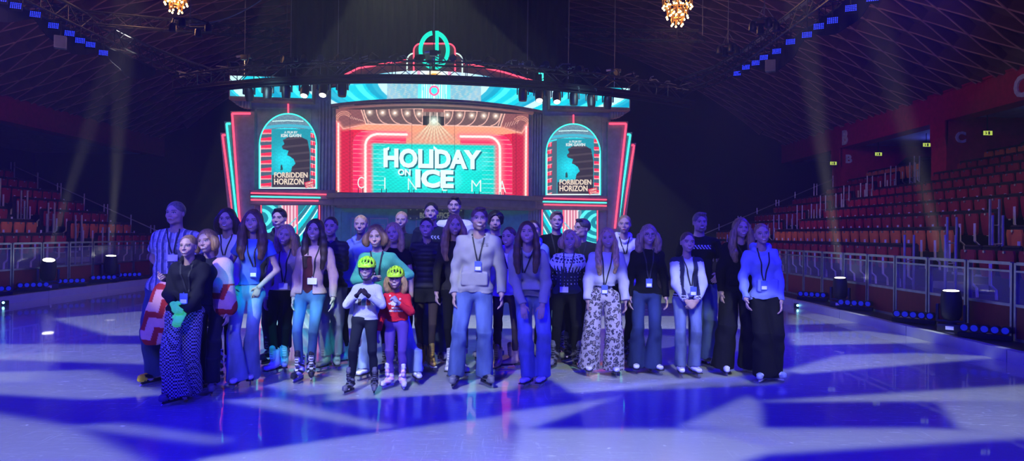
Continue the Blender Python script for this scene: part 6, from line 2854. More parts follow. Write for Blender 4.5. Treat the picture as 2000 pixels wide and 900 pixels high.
    if tights:
        sh = Field(lo3, hi3, 0.0085)
        sh.cap(pel, pel + (waist - pel) * 0.6, tr + 0.014, tr * 0.94 + 0.012, 0.0, flat=(uy, 0.9))
        sh.cap(hips[0], hips[1], tr * 0.9 + 0.016, tr * 0.9 + 0.016, 0.04)
        for i in (0, 1):
            sh.cap(hips[i], hips[i] + (KN[i] - hips[i]) * 0.38, 0.10 * g, 0.105 * g, 0.03, flatcap=True)
        V, Q = sh.surf()
        link('shorts', raw_mesh('shorts', V, Q, np.tile(np.array((0.012, 0.012, 0.016)), (len(V), 1))), cloth_m, root)

    # ---- skates
    for i in (0, 1):
        sk = skates if isinstance(skates, str) else skates[i]
        skate(sk, root, ft[i][0], ft[i][1], yaw + fyaw[i], 0.74 if kid else (1.06 if sex == 'm' else 0.94))

    # ---- hair
    long_ = hair in ('long', 'wavy', 'longback', 'curlylong')
    hl = np.array([hc[0] - 0.24, hc[1] - 0.24, hc[2] - (0.55 if long_ else 0.22)])
    h = Field(hl, np.array([hc[0] + 0.24, hc[1] + 0.26, hc[2] + 0.2]), 0.0062)
    gr = {'short': 0.0, 'tied': -0.004, 'curly': 0.016, 'crop': -0.003}.get(hair, 0.004)
    h.ell(HT((0, 0.016, 0.031)), (np.array((0.081, 0.100, 0.090)) + gr) * s, 0, Rh)
    if hair == 'short':
        h.ell(HT((0.008, -0.055, 0.098)), np.array((0.050, 0.034, 0.018)) * s, 0.02 * s, Rh)
    h.ell(HT((0, -0.105, -0.012)), np.array((0.062, 0.078, 0.090)) * s, 0.012 * s, Rh, op='s')
    if hair not in ('short', 'crop', 'curly'):
        h.ell(HT((0, -0.105, 0.020)), np.array((0.042, 0.075, 0.066)) * s, 0.012 * s, Rh, op='s')
    if hair in ('short', 'crop', 'curly', 'tied'):
        h.box(HT((0, -0.02, -0.115)), np.array((0.14, 0.15, 0.085)) * s, 0.01, 0.01, Rh, op='s')
        if hair != 'curly':
            for i in (-1, 1):
                h.ell(HT((i * 0.09, -0.02, -0.02)), np.array((0.03, 0.045, 0.045)) * s, 0.01, Rh, op='s')
    if hair == 'tied':
        h.ell(HT((0, 0.10, 0.055)), np.array((0.038, 0.036, 0.036)) * s, 0.01, Rh)
    if hair == 'bun':
        h.box(HT((0, -0.02, -0.115)), np.array((0.14, 0.15, 0.085)) * s, 0.01, 0.01, Rh, op='s')
        h.ell(HT((0.02, 0.06, 0.115)), np.array((0.04, 0.04, 0.032)) * s, 0.01, Rh)
    fyc = lambda x_, z_: (t.front(x_, z_) or -0.1)
    if hair in ('long', 'wavy', 'longback', 'curlylong', 'bob', 'mid'):
        L = {'long': 0.42, 'wavy': 0.40, 'longback': 0.26, 'curlylong': 0.24, 'bob': 0.11, 'mid': 0.17}[hair]
        wd = 1.25 if hair in ('wavy', 'curlylong') else 1.0
        for i in (-1, 1):
            prev = HT((i * 0.066, -0.030, 0.045))
            pr_ = 0.017 * s
            nseg = 5
            for j in range(1, nseg + 1):
                tt_ = j / nseg
                loc = HT((i * (0.074 + 0.012 * math.sin(tt_ * 2.5) * wd), -0.018, 0.03))
                p_ = np.array([loc[0] + i * 0.012 * wd * math.sin(tt_ * 3) - 0.0, loc[1], loc[2] - L * tt_])
                if p_[2] < shz + 0.05 and hair in ('long', 'wavy'):
                    yy = fyc(float(p_[0]), float(min(p_[2], shz - 0.01)))
                    p_[1] = min(p_[1], yy + 0.004)
                elif hair in ('longback', 'curlylong', 'mid'):
                    p_[1] = loc[1] + 0.05 * tt_
                rr = (0.026 + 0.010 * math.sin(tt_ * PI * .8)) * s * wd * (1 if tt_ < 0.95 else 0.75)
                h.cap(prev, p_, pr_, rr, 0.015)
                prev, pr_ = p_, rr
        h.cap(HT((0, 0.045, -0.01)), HT((0, 0.06, -0.01)) - [0, -0.01 - lean * 0.9, L * 0.75], 0.082 * s, 0.07 * s, 0.04, flat=((0, 1, 0), 0.65))
        h.ell(HT((0, -0.095, -0.032)), np.array((0.058, 0.062, 0.092)) * s, 0.008 * s, Rh, op='s')
        neckc = HT((0, -0.03, -0.12))
        h.cap(HT((0, -0.05, -0.08)), nb - uy * 0.07, 0.045 * s, 0.045 * s, 0.01, op='s')
    fz = {'wavy': 26, 'curlylong': 40, 'curly': 60}.get(hair, 6)
    ampl = {'wavy': 0.005, 'curlylong': 0.007, 'curly': 0.011}.get(hair, 0.0018)
    hw = wob(seed + 77, 85, 85, fz, 5)
    h.disp(lambda x_, y_, z_: ampl * hw(x_, y_, z_))
    V, Q = h.surf()
    c = np.tile(np.array(hcol, float), (len(V), 1))
    c *= (1 + 0.3 * wob(seed + 5, 160, 160, 8)(V[:, 0], V[:, 1], V[:, 2]))[:, None]
    if len(V):
        link('hair', raw_mesh('hair', V, Q, c), hair_m, root)

    # ---- lanyard and badge
    if lanyard:
        drop, bm_, bx = lanyard
        pts = []
        cx = nb[0] + bx
        zb = nb[2] - drop
        for i in (-1, 1):
            row = []
            for j in range(13):
                tt_ = j / 12
                x_ = (nb[0] + i * 0.062 * s) * (1 - tt_) + (cx + i * 0.008) * tt_
                z_ = (nb[2] + 0.015) * (1 - tt_) + zb * tt_
                y_ = t.front(x_, min(z_, nb[2] - 0.03))
                if y_ is None:
                    y_ = nb[1] - 0.1
                if z_ > nb[2] - 0.03:
                    y_ = max(y_, nb[1] - 0.06) if j < 2 else y_
                row.append(Vector((x_, y_ - 0.007, z_)))
            pts.append(row)
        mb = MB()
        for row in pts:
            for a_, b_ in zip(row[:-1], row[1:]):
                d_ = (b_ - a_)
                sd = Vector((d_.z, 0, -d_.x)).normalized() * 0.0075
                o_ = Vector((0, -0.002, 0))
                mb.add([a_ - sd, a_ + sd, b_ + sd, b_ - sd, a_ - sd + o_, a_ + sd + o_, b_ + sd + o_, b_ - sd + o_],
                       [(0, 1, 2, 3), (7, 6, 5, 4), (0, 4, 5, 1), (3, 2, 6, 7), (0, 3, 7, 4), (1, 5, 6, 2)])
        ly = mb.build('lanyard', lan_black, root)
        if bm_ is not None:
            yb_ = min(t.front(cx + dx_, zb - dz_) or 0 for dx_ in (-0.03, 0, 0.03) for dz_ in (0.0, 0.03, 0.06, 0.09)) - 0.008
            mb = MB()
            if bm_ == 'w':
                mb.rbox((cx, yb_, zb - 0.045), (0.050, 0.003, 0.034), 0.002)
            else:
                mb.rbox((cx, yb_, zb - 0.055), (0.036, 0.003, 0.050), 0.002)
            mb.bar((cx, yb_, zb + 0.005), (cx, yb_, zb - 0.02), 0.004)
            bd = mb.build('badge', badge_white if bm_ == 'w' else badge_blue, ly)
            mb = MB()
            if bm_ != 'w':
                mb.bbox((cx - 0.028, yb_ - 0.0045, zb - 0.095), (cx + 0.028, yb_ - 0.003, zb - 0.06))
                mb.build('badge_print', badge_white, ly)
    # ---- gloves
    if gloves:
        gf = Field(np.min([a['W'] for a in A], 0) - 0.16, np.max([a['W'] for a in A], 0) + 0.16, 0.0048)
        for i, a in enumerate(A):
            gf.F[:] = 1.0
            hand(gf, a, 0.0055)
            gf.half(a['W'] - a['fd'] * 0.05, -a['fd'])
            V, Q = gf.surf()
            cc = np.tile(np.array(gloves, float), (len(V), 1))
            link('glove', raw_mesh('glove', V, Q, cc), fluo_m if gloves[1] > 0.9 else cloth_m, root)
    if glasses:
        mb = MB()
        for i in (-1, 1):
            n = 16
            mb.path([Vector(HT((i * 0.031 + 0.022 * math.cos(2 * PI * j / n), -0.094 + 0.004 * abs(math.cos(2 * PI * j / n)), 0.004 + 0.018 * math.sin(2 * PI * j / n)))) for j in range(n + 1)], 0.0018, 4)
            mb.path([Vector(HT((i * 0.053, -0.088, 0.008))), Vector(HT((i * 0.078, 0.01, 0.008)))], 0.0018, 4)
        mb.path([Vector(HT((-0.009, -0.097, 0.006))), Vector(HT((0.009, -0.097, 0.006)))], 0.0018, 4)
        mb.build('glasses', eye_blk, root)
    if helmet:
        hf = Field(hc - 0.18, hc + 0.18, 0.0052)
        hf.ell(HT((0, 0.010, 0.048)), np.array((0.098, 0.122, 0.098)) * s, 0, Rh)
        hf.ell(HT((0, 0.012, 0.030)), np.array((0.084, 0.104, 0.090)) * s, 0, Rh, op='s')
        hf.box(HT((0, 0, -0.085)), np.array((0.2, 0.2, 0.105)) * s, 0.01, 0.008, Rh, op='s')
        hf.ell(HT((0, -0.115, 0.032)), np.array((0.070, 0.035, 0.012)) * s, 0.012, Rh)
        for vx, vy, vz, ra, rb_ in ((0, -0.085, 0.105, 0.011, 0.03), (-0.034, -0.08, 0.10, 0.010, 0.028), (0.034, -0.08, 0.10, 0.010, 0.028),
                                    (-0.066, -0.06, 0.085, 0.011, 0.03), (0.066, -0.06, 0.085, 0.011, 0.03), (0, -0.02, 0.14, 0.012, 0.035), (-0.042, 0, 0.125, 0.011, 0.035), (0.042, 0, 0.125, 0.011, 0.035),
                                    (-0.02, -0.102, 0.068, 0.016, 0.012), (0.02, -0.102, 0.068, 0.016, 0.012), (-0.085, -0.02, 0.06, 0.03, 0.012), (0.085, -0.02, 0.06, 0.03, 0.012)):
            hf.ell(HT((vx, vy, vz)), np.array((ra, rb_, rb_ if ra < 0.013 else 0.009)) * s, 0.004, Rh, op='s')
        V, Q = hf.surf()
        hm = link('helmet', raw_mesh('helmet', V, Q, np.tile(np.array((0.50, 0.95, 0.03)), (len(V), 1))), helm_m, root)
        mb = MB()
        for i in (-1, 1):
            mb.path([Vector(HT((i * 0.080, -0.03, 0.03))), Vector(HT((i * 0.073, -0.025, -0.05))), Vector(HT((i * 0.035, -0.045, -0.105))), Vector(HT((0, -0.055, -0.112)))], 0.006, 6)
            mb.path([Vector(HT((i * 0.080, 0.04, 0.02))), Vector(HT((i * 0.073, -0.02, -0.05)))], 0.006, 6)
        mb.build('strap', eye_blk, hm)
        mb = MB()
        mb2 = Field(hc - 0.16, hc + 0.16, 0.008)
        mb2.ell(HT((0, 0.012, 0.036)), np.array((0.0855, 0.106, 0.092)) * s, 0, Rh)
        mb2.ell(HT((0, 0.012, 0.030)), np.array((0.078, 0.098, 0.086)) * s, 0, Rh, op='s')
        mb2.box(HT((0, 0, -0.085)), np.array((0.2, 0.2, 0.108)) * s, 0.01, 0.004, Rh, op='s')
        V, Q = mb2.surf()
        link('inner_shell', raw_mesh('inner_shell', V, Q, np.tile(np.array((0.01, 0.01, 0.012)), (len(V), 1))), cloth_m, hm)
    info.update(root=root, top=t, HT=HT, hc=hc, s=s, ank=ank, KN=KN, hips=hips, legs=l_)
    return info


helm_m = attr_mat('helmet_shell', rough=0.3, spec=0.5)

# ------------------------------------------------------------------ clothing patterns
def plaid(V, c, i):
    x = V[:, 0] - i['pel'][0]
    z = V[:, 2]
    a = np.sin(x * 95) > 0.2
    b = np.sin(z * 60) > 0.55
    c[:] = (0.33, 0.34, 0.42)
    c[a] = (0.08, 0.09, 0.16)
    c[b] = c[b] * 0.5 + 0.08
    c[(np.sin(x * 95 + 1.6) > 0.93)] = (0.65, 0.65, 0.7)
    return c


def nordic(V, c, i):
    z = V[:, 2]
    r = np.hypot(V[:, 0] - i['nb'][0], (V[:, 1] - i['nb'][1])) 
    d = i['nb'][2] - z + 0.35 * r
    an = np.arctan2(V[:, 0] - i['nb'][0], -(V[:, 1] - i['nb'][1]))
    yoke = (d < 0.27) & (d > 0.02)
    c[:] = (0.02, 0.025, 0.06)
    w = (0.72, 0.74, 0.82)
    c[yoke & (d < 0.20)] = w
    tri = (d - 0.17) / 0.09
    c[yoke & (d >= 0.17) & (np.abs(np.sin(an * 9)) > tri)] = w
    c[yoke & (np.abs(d - 0.15) < 0.012) & (np.sin(an * 20) > -0.1)] = (0.02, 0.03, 0.08)
    c[yoke & (np.abs(d - 0.11) < 0.018) & (np.abs(np.sin(an * 9)) > 0.55)] = (0.02, 0.03, 0.08)
    c[yoke & (np.abs(d - 0.07) < 0.008) & (np.sin(an * 26) > 0)] = (0.02, 0.03, 0.08)
    sp = (~yoke) & (d < 0.42) & (np.sin(V[:, 0] * 150) > 0.75) & (np.sin(z * 150) > 0.75)
    c[sp] = w
    return c


def varsity(V, c, i):
    ax = V[:, 0] - i['chest'][0]
    lat = np.abs(ax)
    c[:] = (0.018, 0.02, 0.06)
    swd = abs(i['SH'][1][0] - i['SH'][0][0]) / 2
    sl = np.zeros(len(V), bool)
    for a in i['A']:
        for p, q in ((a['S'], a['E']), (a['E'], a['W'])):
            ab = q - p
            t = np.clip(((V - p) @ ab) / (ab @ ab), 0, 1)
            d = np.linalg.norm(V - (p + t[:, None] * ab), axis=1)
            m = (d < 0.088)
            if p is a['S']:
                m &= t > 0.06
            sl |= m
        cf = np.linalg.norm(V - (a['E'] + (a['W'] - a['E']) * 0.88), axis=1)
    sl &= (lat > swd * 0.80)
    c[sl] = (0.44, 0.46, 0.54)
    for a in i['A']:
        ab = a['W'] - a['E']
        t = ((V - a['E']) @ ab) / (ab @ ab)
        d = np.linalg.norm(V - (a['E'] + np.clip(t, 0, 1)[:, None] * ab), axis=1)
        m = (t > 0.80) & (d < 0.09)
        c[m] = (0.02, 0.02, 0.06)
        c[m & (np.sin(t * 90) > 0.6)] = (0.6, 0.62, 0.7)
    # white shirt in the open front
    fr = (lat < 0.052) & (V[:, 1] < i['chest'][1]) & (V[:, 2] < i['nb'][2])
    c[fr] = (0.42, 0.46, 0.56)
    hm = (V[:, 2] < i['hem'] + 0.05) & ~fr & ~sl
    c[hm & (np.sin((V[:, 2] - i['hem']) * 250) > 0.5)] = (0.6, 0.62, 0.7)
    return c


def logo_tee(V, c, i):
    x, z = V[:, 0] - i['chest'][0], V[:, 2]
    m = (np.abs(x) < 0.11) & (np.abs(z - i['chest'][2] - 0.05) < 0.022) & (V[:, 1] < 0)
    c[m & (np.sin(x * 160 + np.sin(z * 90) * 2) > 0.1)] = (0.4, 0.42, 0.5)
    return c


def xmas(V, c, i):
    x, z = V[:, 0] - i['chest'][0], V[:, 2]
    fr = V[:, 1] < i['chest'][1]
    m = (((x + 0.00) / 0.05) ** 2 + ((z - i['chest'][2] + 0.015) / 0.026) ** 2 < 1) & fr
    c[m] = (0.75, 0.72, 0.75)
    m = (((x + 0.01) / 0.022) ** 2 + ((z - i['chest'][2] - 0.02) / 0.02) ** 2 < 1) & fr
    c[m] = (0.75, 0.6, 0.6)
    for a, b in ((-0.055, 0.06), (0.05, 0.03), (-0.06, -0.02), (-0.055, -0.095)):
        m = (np.hypot(x - a, z - i['chest'][2] - b) < 0.009) & fr
        c[m] = (0.8, 0.8, 0.85)
    return c


def kidprint(V, c, i):
    x, z = V[:, 0] - i['chest'][0], V[:, 2]
    fr = V[:, 1] < i['chest'][1]
    z0 = i['chest'][2] - 0.075
    for a, col in ((-0.052, (0.12, 0.10, 0.10)), (-0.008, (0.10, 0.25, 0.30)), (0.036, (0.45, 0.10, 0.06))):
        m = (np.abs(x - a) < 0.019) & (np.abs(z - z0) < 0.032) & fr
        c[m] = col
    return c


def colourblock(c0):
    def f(V, c, i):
        return c
    return f


def embroid(V, c, i):
    """small dark lettering patch high on the chest"""
    x, z = V[:, 0] - i['chest'][0], V[:, 2]
    m = (x > 0.03) & (x < 0.12) & (np.abs(z - i['chest'][2] - 0.075) < 0.018) & (V[:, 1] < i['chest'][1]) & (np.sin(z * 420) > 0) & (np.sin(x * 300) > -0.6)
    c[m] *= 0.35
    return c


GREYH = (0.30, 0.29, 0.28)
BLK = (0.006, 0.006, 0.009)
LJ = (0.22, 0.30, 0.46)
BR, DB, BK, BL, LB = (0.10, 0.05, 0.028), (0.035, 0.02, 0.014), (0.010, 0.008, 0.008), (0.42, 0.27, 0.12), (0.26, 0.15, 0.07)

p1 = person('man in a plaid short-sleeved shirt and dark jeans, arms behind his back, far left', (346, 391), 7.45, [(302, 7.4), (328, 7.55)], 'm', w=1.12, top='shirt', tfun=plaid,
            sleeve=0.62, hair='crop', hcol=(0.12, 0.10, 0.10), lcol=(0.03, 0.045, 0.11), legs='straight', skates='yellow', arms=('back', 'down'), lanyard=(0.24, 'w', 0.03), smile=0, look=(-0.1, 0, 0))
p2 = person('girl in a black hoodie and houndstooth trousers wearing bright green gloves', (371, 456), 6.68, [(343, 6.58), (374, 6.8)], 'f', hh=0.212, w=0.92, top='hoodie', tcol=(0.014, 0.014, 0.02), hair='tied',
            hcol=(0.2, 0.12, 0.07), legs='wide', lmat=hound_m, skates='black', arms=((-0.02, -0.20, 0.075), (0.075, -0.21, 0.0)), lanyard=(0.27, 'b', 0.03), gloves=(0.15, 0.95, 0.25), sw=0.128)
p3 = person('woman wrapped in a pink poncho with red chevrons leaning towards the girl in green gloves', (408, 446), 7.1, [(400, 7.15), (418, 7.0)], 'f', top='sweater', tcol=(0.02, 0.02, 0.03), hair='bob', hcol=LB,
            legs='jeans', lcol=(0.015, 0.015, 0.03), lmat=cloth_m, skates='black', arms=((-0.31, -0.33, 0.27), 'down'), look=(-0.1, -0.15, 0))
p4 = person('man with long wavy dark hair in a white shirt and black trousers', (446, 405), 7.95, [(424, 7.75), (452, 8.0)], 'm', top='shirt', tcol=(0.62, 0.62, 0.66), hair='mid', hcol=DB, legs='slim',
            lcol=BLK, skates='blackwhite', lanyard=(0.22, None, 0.0), sleeve=0.6, look=(0.1, 0.0, 0))
p5 = person('young woman with long brown hair in a blue t-shirt and flared light jeans', (497, 408), 7.4, [(465, 7.3), (493, 7.5)], 'f', w=0.95, top='croptee', tcol=(0.08, 0.15, 0.50), sleeve=0.45,
            hair='wavy', hcol=BR, legs='flare', lcol=(0.20, 0.27, 0.36), skates='white', arms=('pocket', 'pocket'), lanyard=(0.30, 'b', 0.03), look=(0.05, -0.03, 0), fyaw=(0.1, 0.3))
p6 = person('dark-haired man in a dark jacket standing behind two women at the left', (547, 405), 8.75, [(530, 8.7), (560, 8.75)], 'm', top='hoodie', tcol=(0.03, 0.03, 0.035), hair='short', hcol=BK, legs='cargo',
            lcol=(0.02, 0.02, 0.03), skates='black')
p7 = person('woman in a beige long-sleeved top and black leggings, tilting her head, long fair hair', (560, 437), 8.12, [(538, 8.0), (558, 8.2)], 'f', top='slimtop', tcol=(0.42, 0.36, 0.33), hair='longback', hcol=BL,
            legs='leggings', lcol=BLK, skates='white', lanyard=(0.36, 'w', 0.0), look=(0.05, 0.18, 0), arms=('down', 'back'))
p8 = person('woman in an open pink cardigan and blue jeans with long dark brown hair', (617, 426), 7.7, [(587, 7.65), (611, 7.75)], 'f', top='cardigan', tcol=(0.42, 0.27, 0.28), hair='long', hcol=DB, legs='skinny',
            lcol=(0.05, 0.12, 0.26), skates='whiteblack', lanyard=(0.33, 'w', 0.0), look=(0.0, 0.08, 0), hem=0.02, fyaw=(-0.15, 0.3))
p9 = person('woman in a black puffer jacket with a hand at her chest and grey wide trousers', (648, 421), 8.3, [(638, 8.25), (660, 8.35)], 'f', top='puffer', tcol=(0.014, 0.014, 0.02), hair='tied', hcol=DB, legs='cargo',
            lcol=(0.16, 0.18, 0.24), skates='grey', arms=('down', 'chest'), look=(0.05, 0.02, 0))
p10 = person('woman with tied-back blond hair in a light blue hoodie and black leggings', (706, 418), 8.65, [(676, 8.6), (697, 8.8)], 'f', top='hoodie', tcol=(0.15, 0.20, 0.50), hair='tied', hcol=BL, legs='leggings', lcol=BLK,
             skates='grey', yaw=-0.5, look=(0.35, 0, 0), fyaw=(-0.4, 0.2))
p11 = person('woman in a green knitted sweater bending over two children in helmets', (741, 438), 7.72, [(716, 7.8), (817, 7.66)], 'f', H=1.62, w=1.08, top='sweater', tcol=(0.08, 0.40, 0.22), hair='bob', hcol=(0.16, 0.09, 0.045),
             legs='jeans', lcol=LJ, skates='white', arms=((-0.14, -0.34, 0.20), (0.14, -0.36, 0.17)), lean=0.16, look=(0, -0.06, 0.1), lanyard=(0.30, None, 0), hunch=0.10)
p12 = person('small boy in a neon yellow-green helmet and white sweatshirt, gloved hands joined', (718, 499), 7.15, [(687, 7.12), (735, 7.15)], 'k', top='sweater', tcol=(0.46, 0.48, 0.54), tmat=None, tfun=kidprint, hair='crop', hcol=BL,
             legs='slim', lcol=(0.010, 0.012, 0.025), lmat=cloth_m, skates='black', arms=('fist', 'fist'), gloves=(0.03, 0.02, 0.03), helmet=True, hem=0.0, fyaw=(-0.3, 0.15))
p13 = person('small girl in a neon yellow-green helmet and red christmas sweater', (774, 518), 7.36, [(763, 7.36), (790, 7.34)], 'k', top='sweater', tcol=(0.62, 0.02, 0.04), tfun=xmas, hair='mid', hcol=BL, legs='slim',
             lcol=(0.10, 0.05, 0.32), lmat=cloth_m, skates='pink', arms=('down', 'fist'), gloves=(0.32, 0.30, 0.36), helmet=True, fyaw=(-0.5, 0.3), hem=0.02)
p14 = person('blond woman in a dark t-shirt peering over the shoulder of the green sweater', (770, 433), 8.25, [(757, 8.2), (786, 8.3)], 'f', top='tee', tcol=BLK, sleeve=0.5, hair='longback', hcol=BL, legs='slim', lcol=BLK, skates='black', look=(-0.1, -0.12, 0))
p15 = person('woman with pinned-up hair standing at the back left of the tall men', (785, 411), 9.35, [(778, 9.3), (800, 9.4)], 'f', top='tee', tcol=(0.015, 0.02, 0.04), hair='tied', hcol=BL, legs='slim', lcol=BLK, skates='black')
p16 = person('dark-haired woman in a black puffer jacket, shorts and tights', (834, 423), 8.35, [(824, 8.4), (845, 8.35)], 'f', top='puffer', tcol=(0.012, 0.012, 0.018), hair='tied', hcol=BK, legs='leggings',
             lcol=(0.05, 0.035, 0.04), skates='gold', arms=('back', 'down'), tights=True)
p17 = person('dark-haired man in a dark t-shirt behind the black puffer and shorts', (843, 393), 8.9, [(836, 8.9), (866, 8.9)], 'm', top='tee', tcol=(0.012, 0.014, 0.03), tfun=logo_tee, sleeve=0.6, hair='crop', hcol=BK, legs='jeans',
             lcol=(0.03, 0.04, 0.1), skates='black')
p18 = person('tall bearded man in a white t-shirt, highest head of the back row', (888, 382), 9.25, [(868, 9.2), (905, 9.3)], 'm', w=1.08, top='tee', tcol=(0.66, 0.68, 0.75), sleeve=0.6, hair='short', hcol=DB, legs='jeans',
             lcol=(0.12, 0.17, 0.3), skates='blackwhite', beard=1)
p19 = person('woman with long wavy fair hair in dark clothes behind the grey hoodie man', (889, 418), 8.05, [(882, 8.1), (905, 8.05)], 'f', top='sweater', tcol=(0.02, 0.018, 0.02), hair='wavy', hcol=LB, legs='leggings', lcol=BLK,
             skates='white', look=(0.05, 0, 0), yaw=0.2, arms=('down', 'back'))
p20 = person('man in a light grey hoodie and blue jeans at the front centre, arms hanging', (937, 402), 7.5, [(893, 7.48), (952, 7.52)], 'm', w=1.08, top='hoodie', tcol=GREYH, tfun=embroid, hair='short', hcol=(0.13, 0.08, 0.045),
             legs='jeans', lcol=(0.08, 0.12, 0.27), skates='black', lanyard=(0.26, 'b', 0.0), beard=1, look=(0.05, 0, 0), fyaw=(-0.15, 0.45))
p21 = person('man with curly black hair and dark clothes behind the woman in a white sweatshirt', (968, 412), 9.15, [(940, 9.1), (975, 9.2)], 'm', w=0.92, top='tee', tcol=BLK, sleeve=0.6, hair='curly', hcol=BK, legs='slim', lcol=BLK,
             skates='black', smile=0, beard=2)
p22 = person('woman in a white sweatshirt, dark tights and tan skates beside the man in grey hoodie', (994, 441), 8.35, [(974, 8.3), (1003, 8.45)], 'f', top='hoodie', tcol=(0.66, 0.66, 0.70), hair='tied', hcol=(0.1, 0.05, 0.03),
             legs='leggings', lcol=(0.045, 0.03, 0.035), skates='tan', look=(-0.25, 0, 0), yaw=-0.2, lanyard=(0.2, None, 0), fyaw=(-0.1, -1.0))
p23 = person('young woman in a grey hoodie bending forward, hands on her thighs', (1029, 431), 7.5, [(1033, 7.48), (1062, 7.52)], 'f', H=1.74, w=1.1, top='hoodie', tcol=(0.30, 0.29, 0.31), tfun=embroid, hair='long',
             hcol=(0.07, 0.035, 0.02), legs='straight', lcol=(0.14, 0.18, 0.36), skates='white', arms=('thigh', 'thigh'), lean=0.22, hunch=0.10, look=(-0.05, -0.05, -0.12), lanyard=(0.24, None, -0.04), fyaw=(-0.45, -0.35))
p24 = person('person in a light blue hoodie mostly hidden behind the bending young woman', (1042, 428), 8.98, [(1026, 8.95), (1054, 9.0)], 'f', top='hoodie', tcol=(0.15, 0.20, 0.50), hair='tied', hcol=DB, legs='slim', lcol=BLK, skates='grey')
p25 = person('young man in a black t-shirt with a lanyard, back row right of centre', (1087, 411), 9.4, [(1070, 9.35), (1098, 9.45)], 'm', w=0.95, top='tee', tcol=BLK, sleeve=0.6, hair='short', hcol=(0.16, 0.09, 0.05), legs='slim', lcol=BLK,
             skates='black', lanyard=(0.26, None, 0), arms=('back', 'back'))
p26 = person('woman in a nordic patterned sweater and black trousers', (1112, 447), 8.6, [(1085, 8.6), (1129, 8.6)], 'f', w=1.08, top='sweater', tfun=nordic, hair='bob', hcol=BL, legs='slim', lcol=BLK, skates='black',
             lanyard=(0.38, 'w', -0.06), look=(-0.05, -0.06, 0), arms=('back', 'back'))
p27 = person('man with glasses turned to the left behind the nordic sweater', (1136, 425), 9.1, [(1112, 9.05), (1140, 9.15)], 'm', w=1.05, top='tee', tcol=(0.02, 0.02, 0.022), sleeve=0.6, hair='short', hcol=(0.06, 0.045, 0.04), legs='slim',
             lcol=BLK, skates='black', glasses=True, look=(-0.75, 0.05, 0), yaw=-0.3, lanyard=(0.2, None, 0), smile=1)
p28 = person('young woman in a cropped white sweatshirt and leopard print trousers', (1186, 443), 8.2, [(1153, 8.2), (1202, 8.15)], 'f', w=1.08, top='crop', tcol=(0.44, 0.44, 0.50), hair='long', hcol=BL, legs='wide', lmat=leo_m, skates='white',
             lanyard=(0.36, 'b', -0.03), look=(-0.1, -0.14, 0), fyaw=(-0.1, 0.1))
p29 = person('tall young woman in a white hoodie behind the leopard print trousers', (1219, 418), 8.95, [(1205, 8.9), (1228, 9.0)], 'f', top='hoodie', tcol=(0.62, 0.62, 0.66), hair='tied', hcol=LB, legs='slim', lcol=BLK, skates='black',
             lanyard=(0.2, None, 0), look=(-0.2, 0, 0), smile=0)
p30 = person('woman with glasses and curly fair hair in a black jumper and flared jeans', (1266, 437), 8.32, [(1246, 8.35), (1280, 8.3)], 'f', w=1.05, top='sweater', tcol=BLK, hair='curlylong', hcol=(0.3, 0.2, 0.12), legs='flare',
             lcol=(0.018, 0.03, 0.10), skates='white', glasses=True, lanyard=(0.33, 'b', 0.0), fyaw=(-0.2, 0.5))
p31 = person('girl in a navy varsity jacket with white sleeves, hands joined in front', (1342, 451), 8.15, [(1332, 8.15), (1359, 8.15)], 'f', w=0.92, top='varsity', tfun=varsity, hair='tied', hcol=(0.09, 0.05, 0.035), legs='jeans',
             lcol=(0.10, 0.13, 0.24), skates='white', arms=('clasp', 'clasp'), lanyard=(0.32, 'b', 0.03), fyaw=(-0.1, 0.2))
p32 = person('man with a goatee in a black printed t-shirt behind the varsity jacket', (1366, 413), 8.8, [(1362, 8.85), (1384, 8.75)], 'm', w=1.15, top='tee', tcol=BLK, tfun=logo_tee, sleeve=0.65, hair='short', hcol=(0.16, 0.12, 0.09), legs='jeans',
             lcol=(0.04, 0.06, 0.16), skates='black', beard=2, arms=('back', (0.16, -0.2, 0.12)))
p33 = person('woman with wavy fair hair in a black hoodie and wide black trousers', (1446, 424), 8.38, [(1416, 8.3), (1468, 8.42)], 'f', w=1.2, top='hoodie', tcol=BLK, hair='wavy', hcol=(0.22, 0.14, 0.07), legs='wide', lcol=(0.008, 0.008, 0.012),
             skates='blackwhite', lanyard=(0.25, 'w', 0.05), look=(0, 0, 0), arms=('down', 'back'), fyaw=(0.0, 0.5))
p34 = person('girl in a pale blue hoodie and wide black trousers, rightmost of the group', (1486, 434), 7.9, [(1493, 7.88), (1513, 7.95)], 'f', w=1.0, top='hoodie', tcol=(0.20, 0.25, 0.55), hair='tied', hcol=LB, legs='wide', lcol=(0.008, 0.008, 0.012),
             skates='hwhite', yaw=-0.25, look=(0.0, -0.12, 0), arms=('downin', 'down'), lanyard=(0.34, 'b', 0), fyaw=(-0.4, 0.9))

# poncho of the leaning woman: drapes over both shoulders and trails down on the picture's left
i3 = p3
pf = Field((-0.85, -0.42, 0.45), (0.42, 0.42, 1.62), 0.0085)
nb, pel, SHp = i3['nb'], i3['pel'], i3['SH']
pf.cap(nb + [-0.10, 0.02, -0.09], nb + [0.12, 0.02, -0.09], 0.10, 0.10, 0.05)
pf.cap(nb + [0.13, 0.0, -0.12], nb + [0.16, -0.02, -0.46], 0.10, 0.13, 0.05, flat=((0, 1, 0), 0.8))
pf.cap(nb + [-0.12, 0.0, -0.12], nb + [-0.24, 0.0, -0.40], 0.10, 0.14, 0.06, flat=((0, 1, 0), 0.7))
pf.cap(nb + [-0.22, 0.02, -0.14], nb + [-0.44, 0.05, -0.40], 0.10, 0.13, 0.06, flat=((0, 1, 0), 0.4))
pf.cap(nb + [-0.44, 0.05, -0.36], nb + [-0.56, 0.06, -0.74], 0.14, 0.15, 0.05, flat=((0, 1, 0), 0.3))
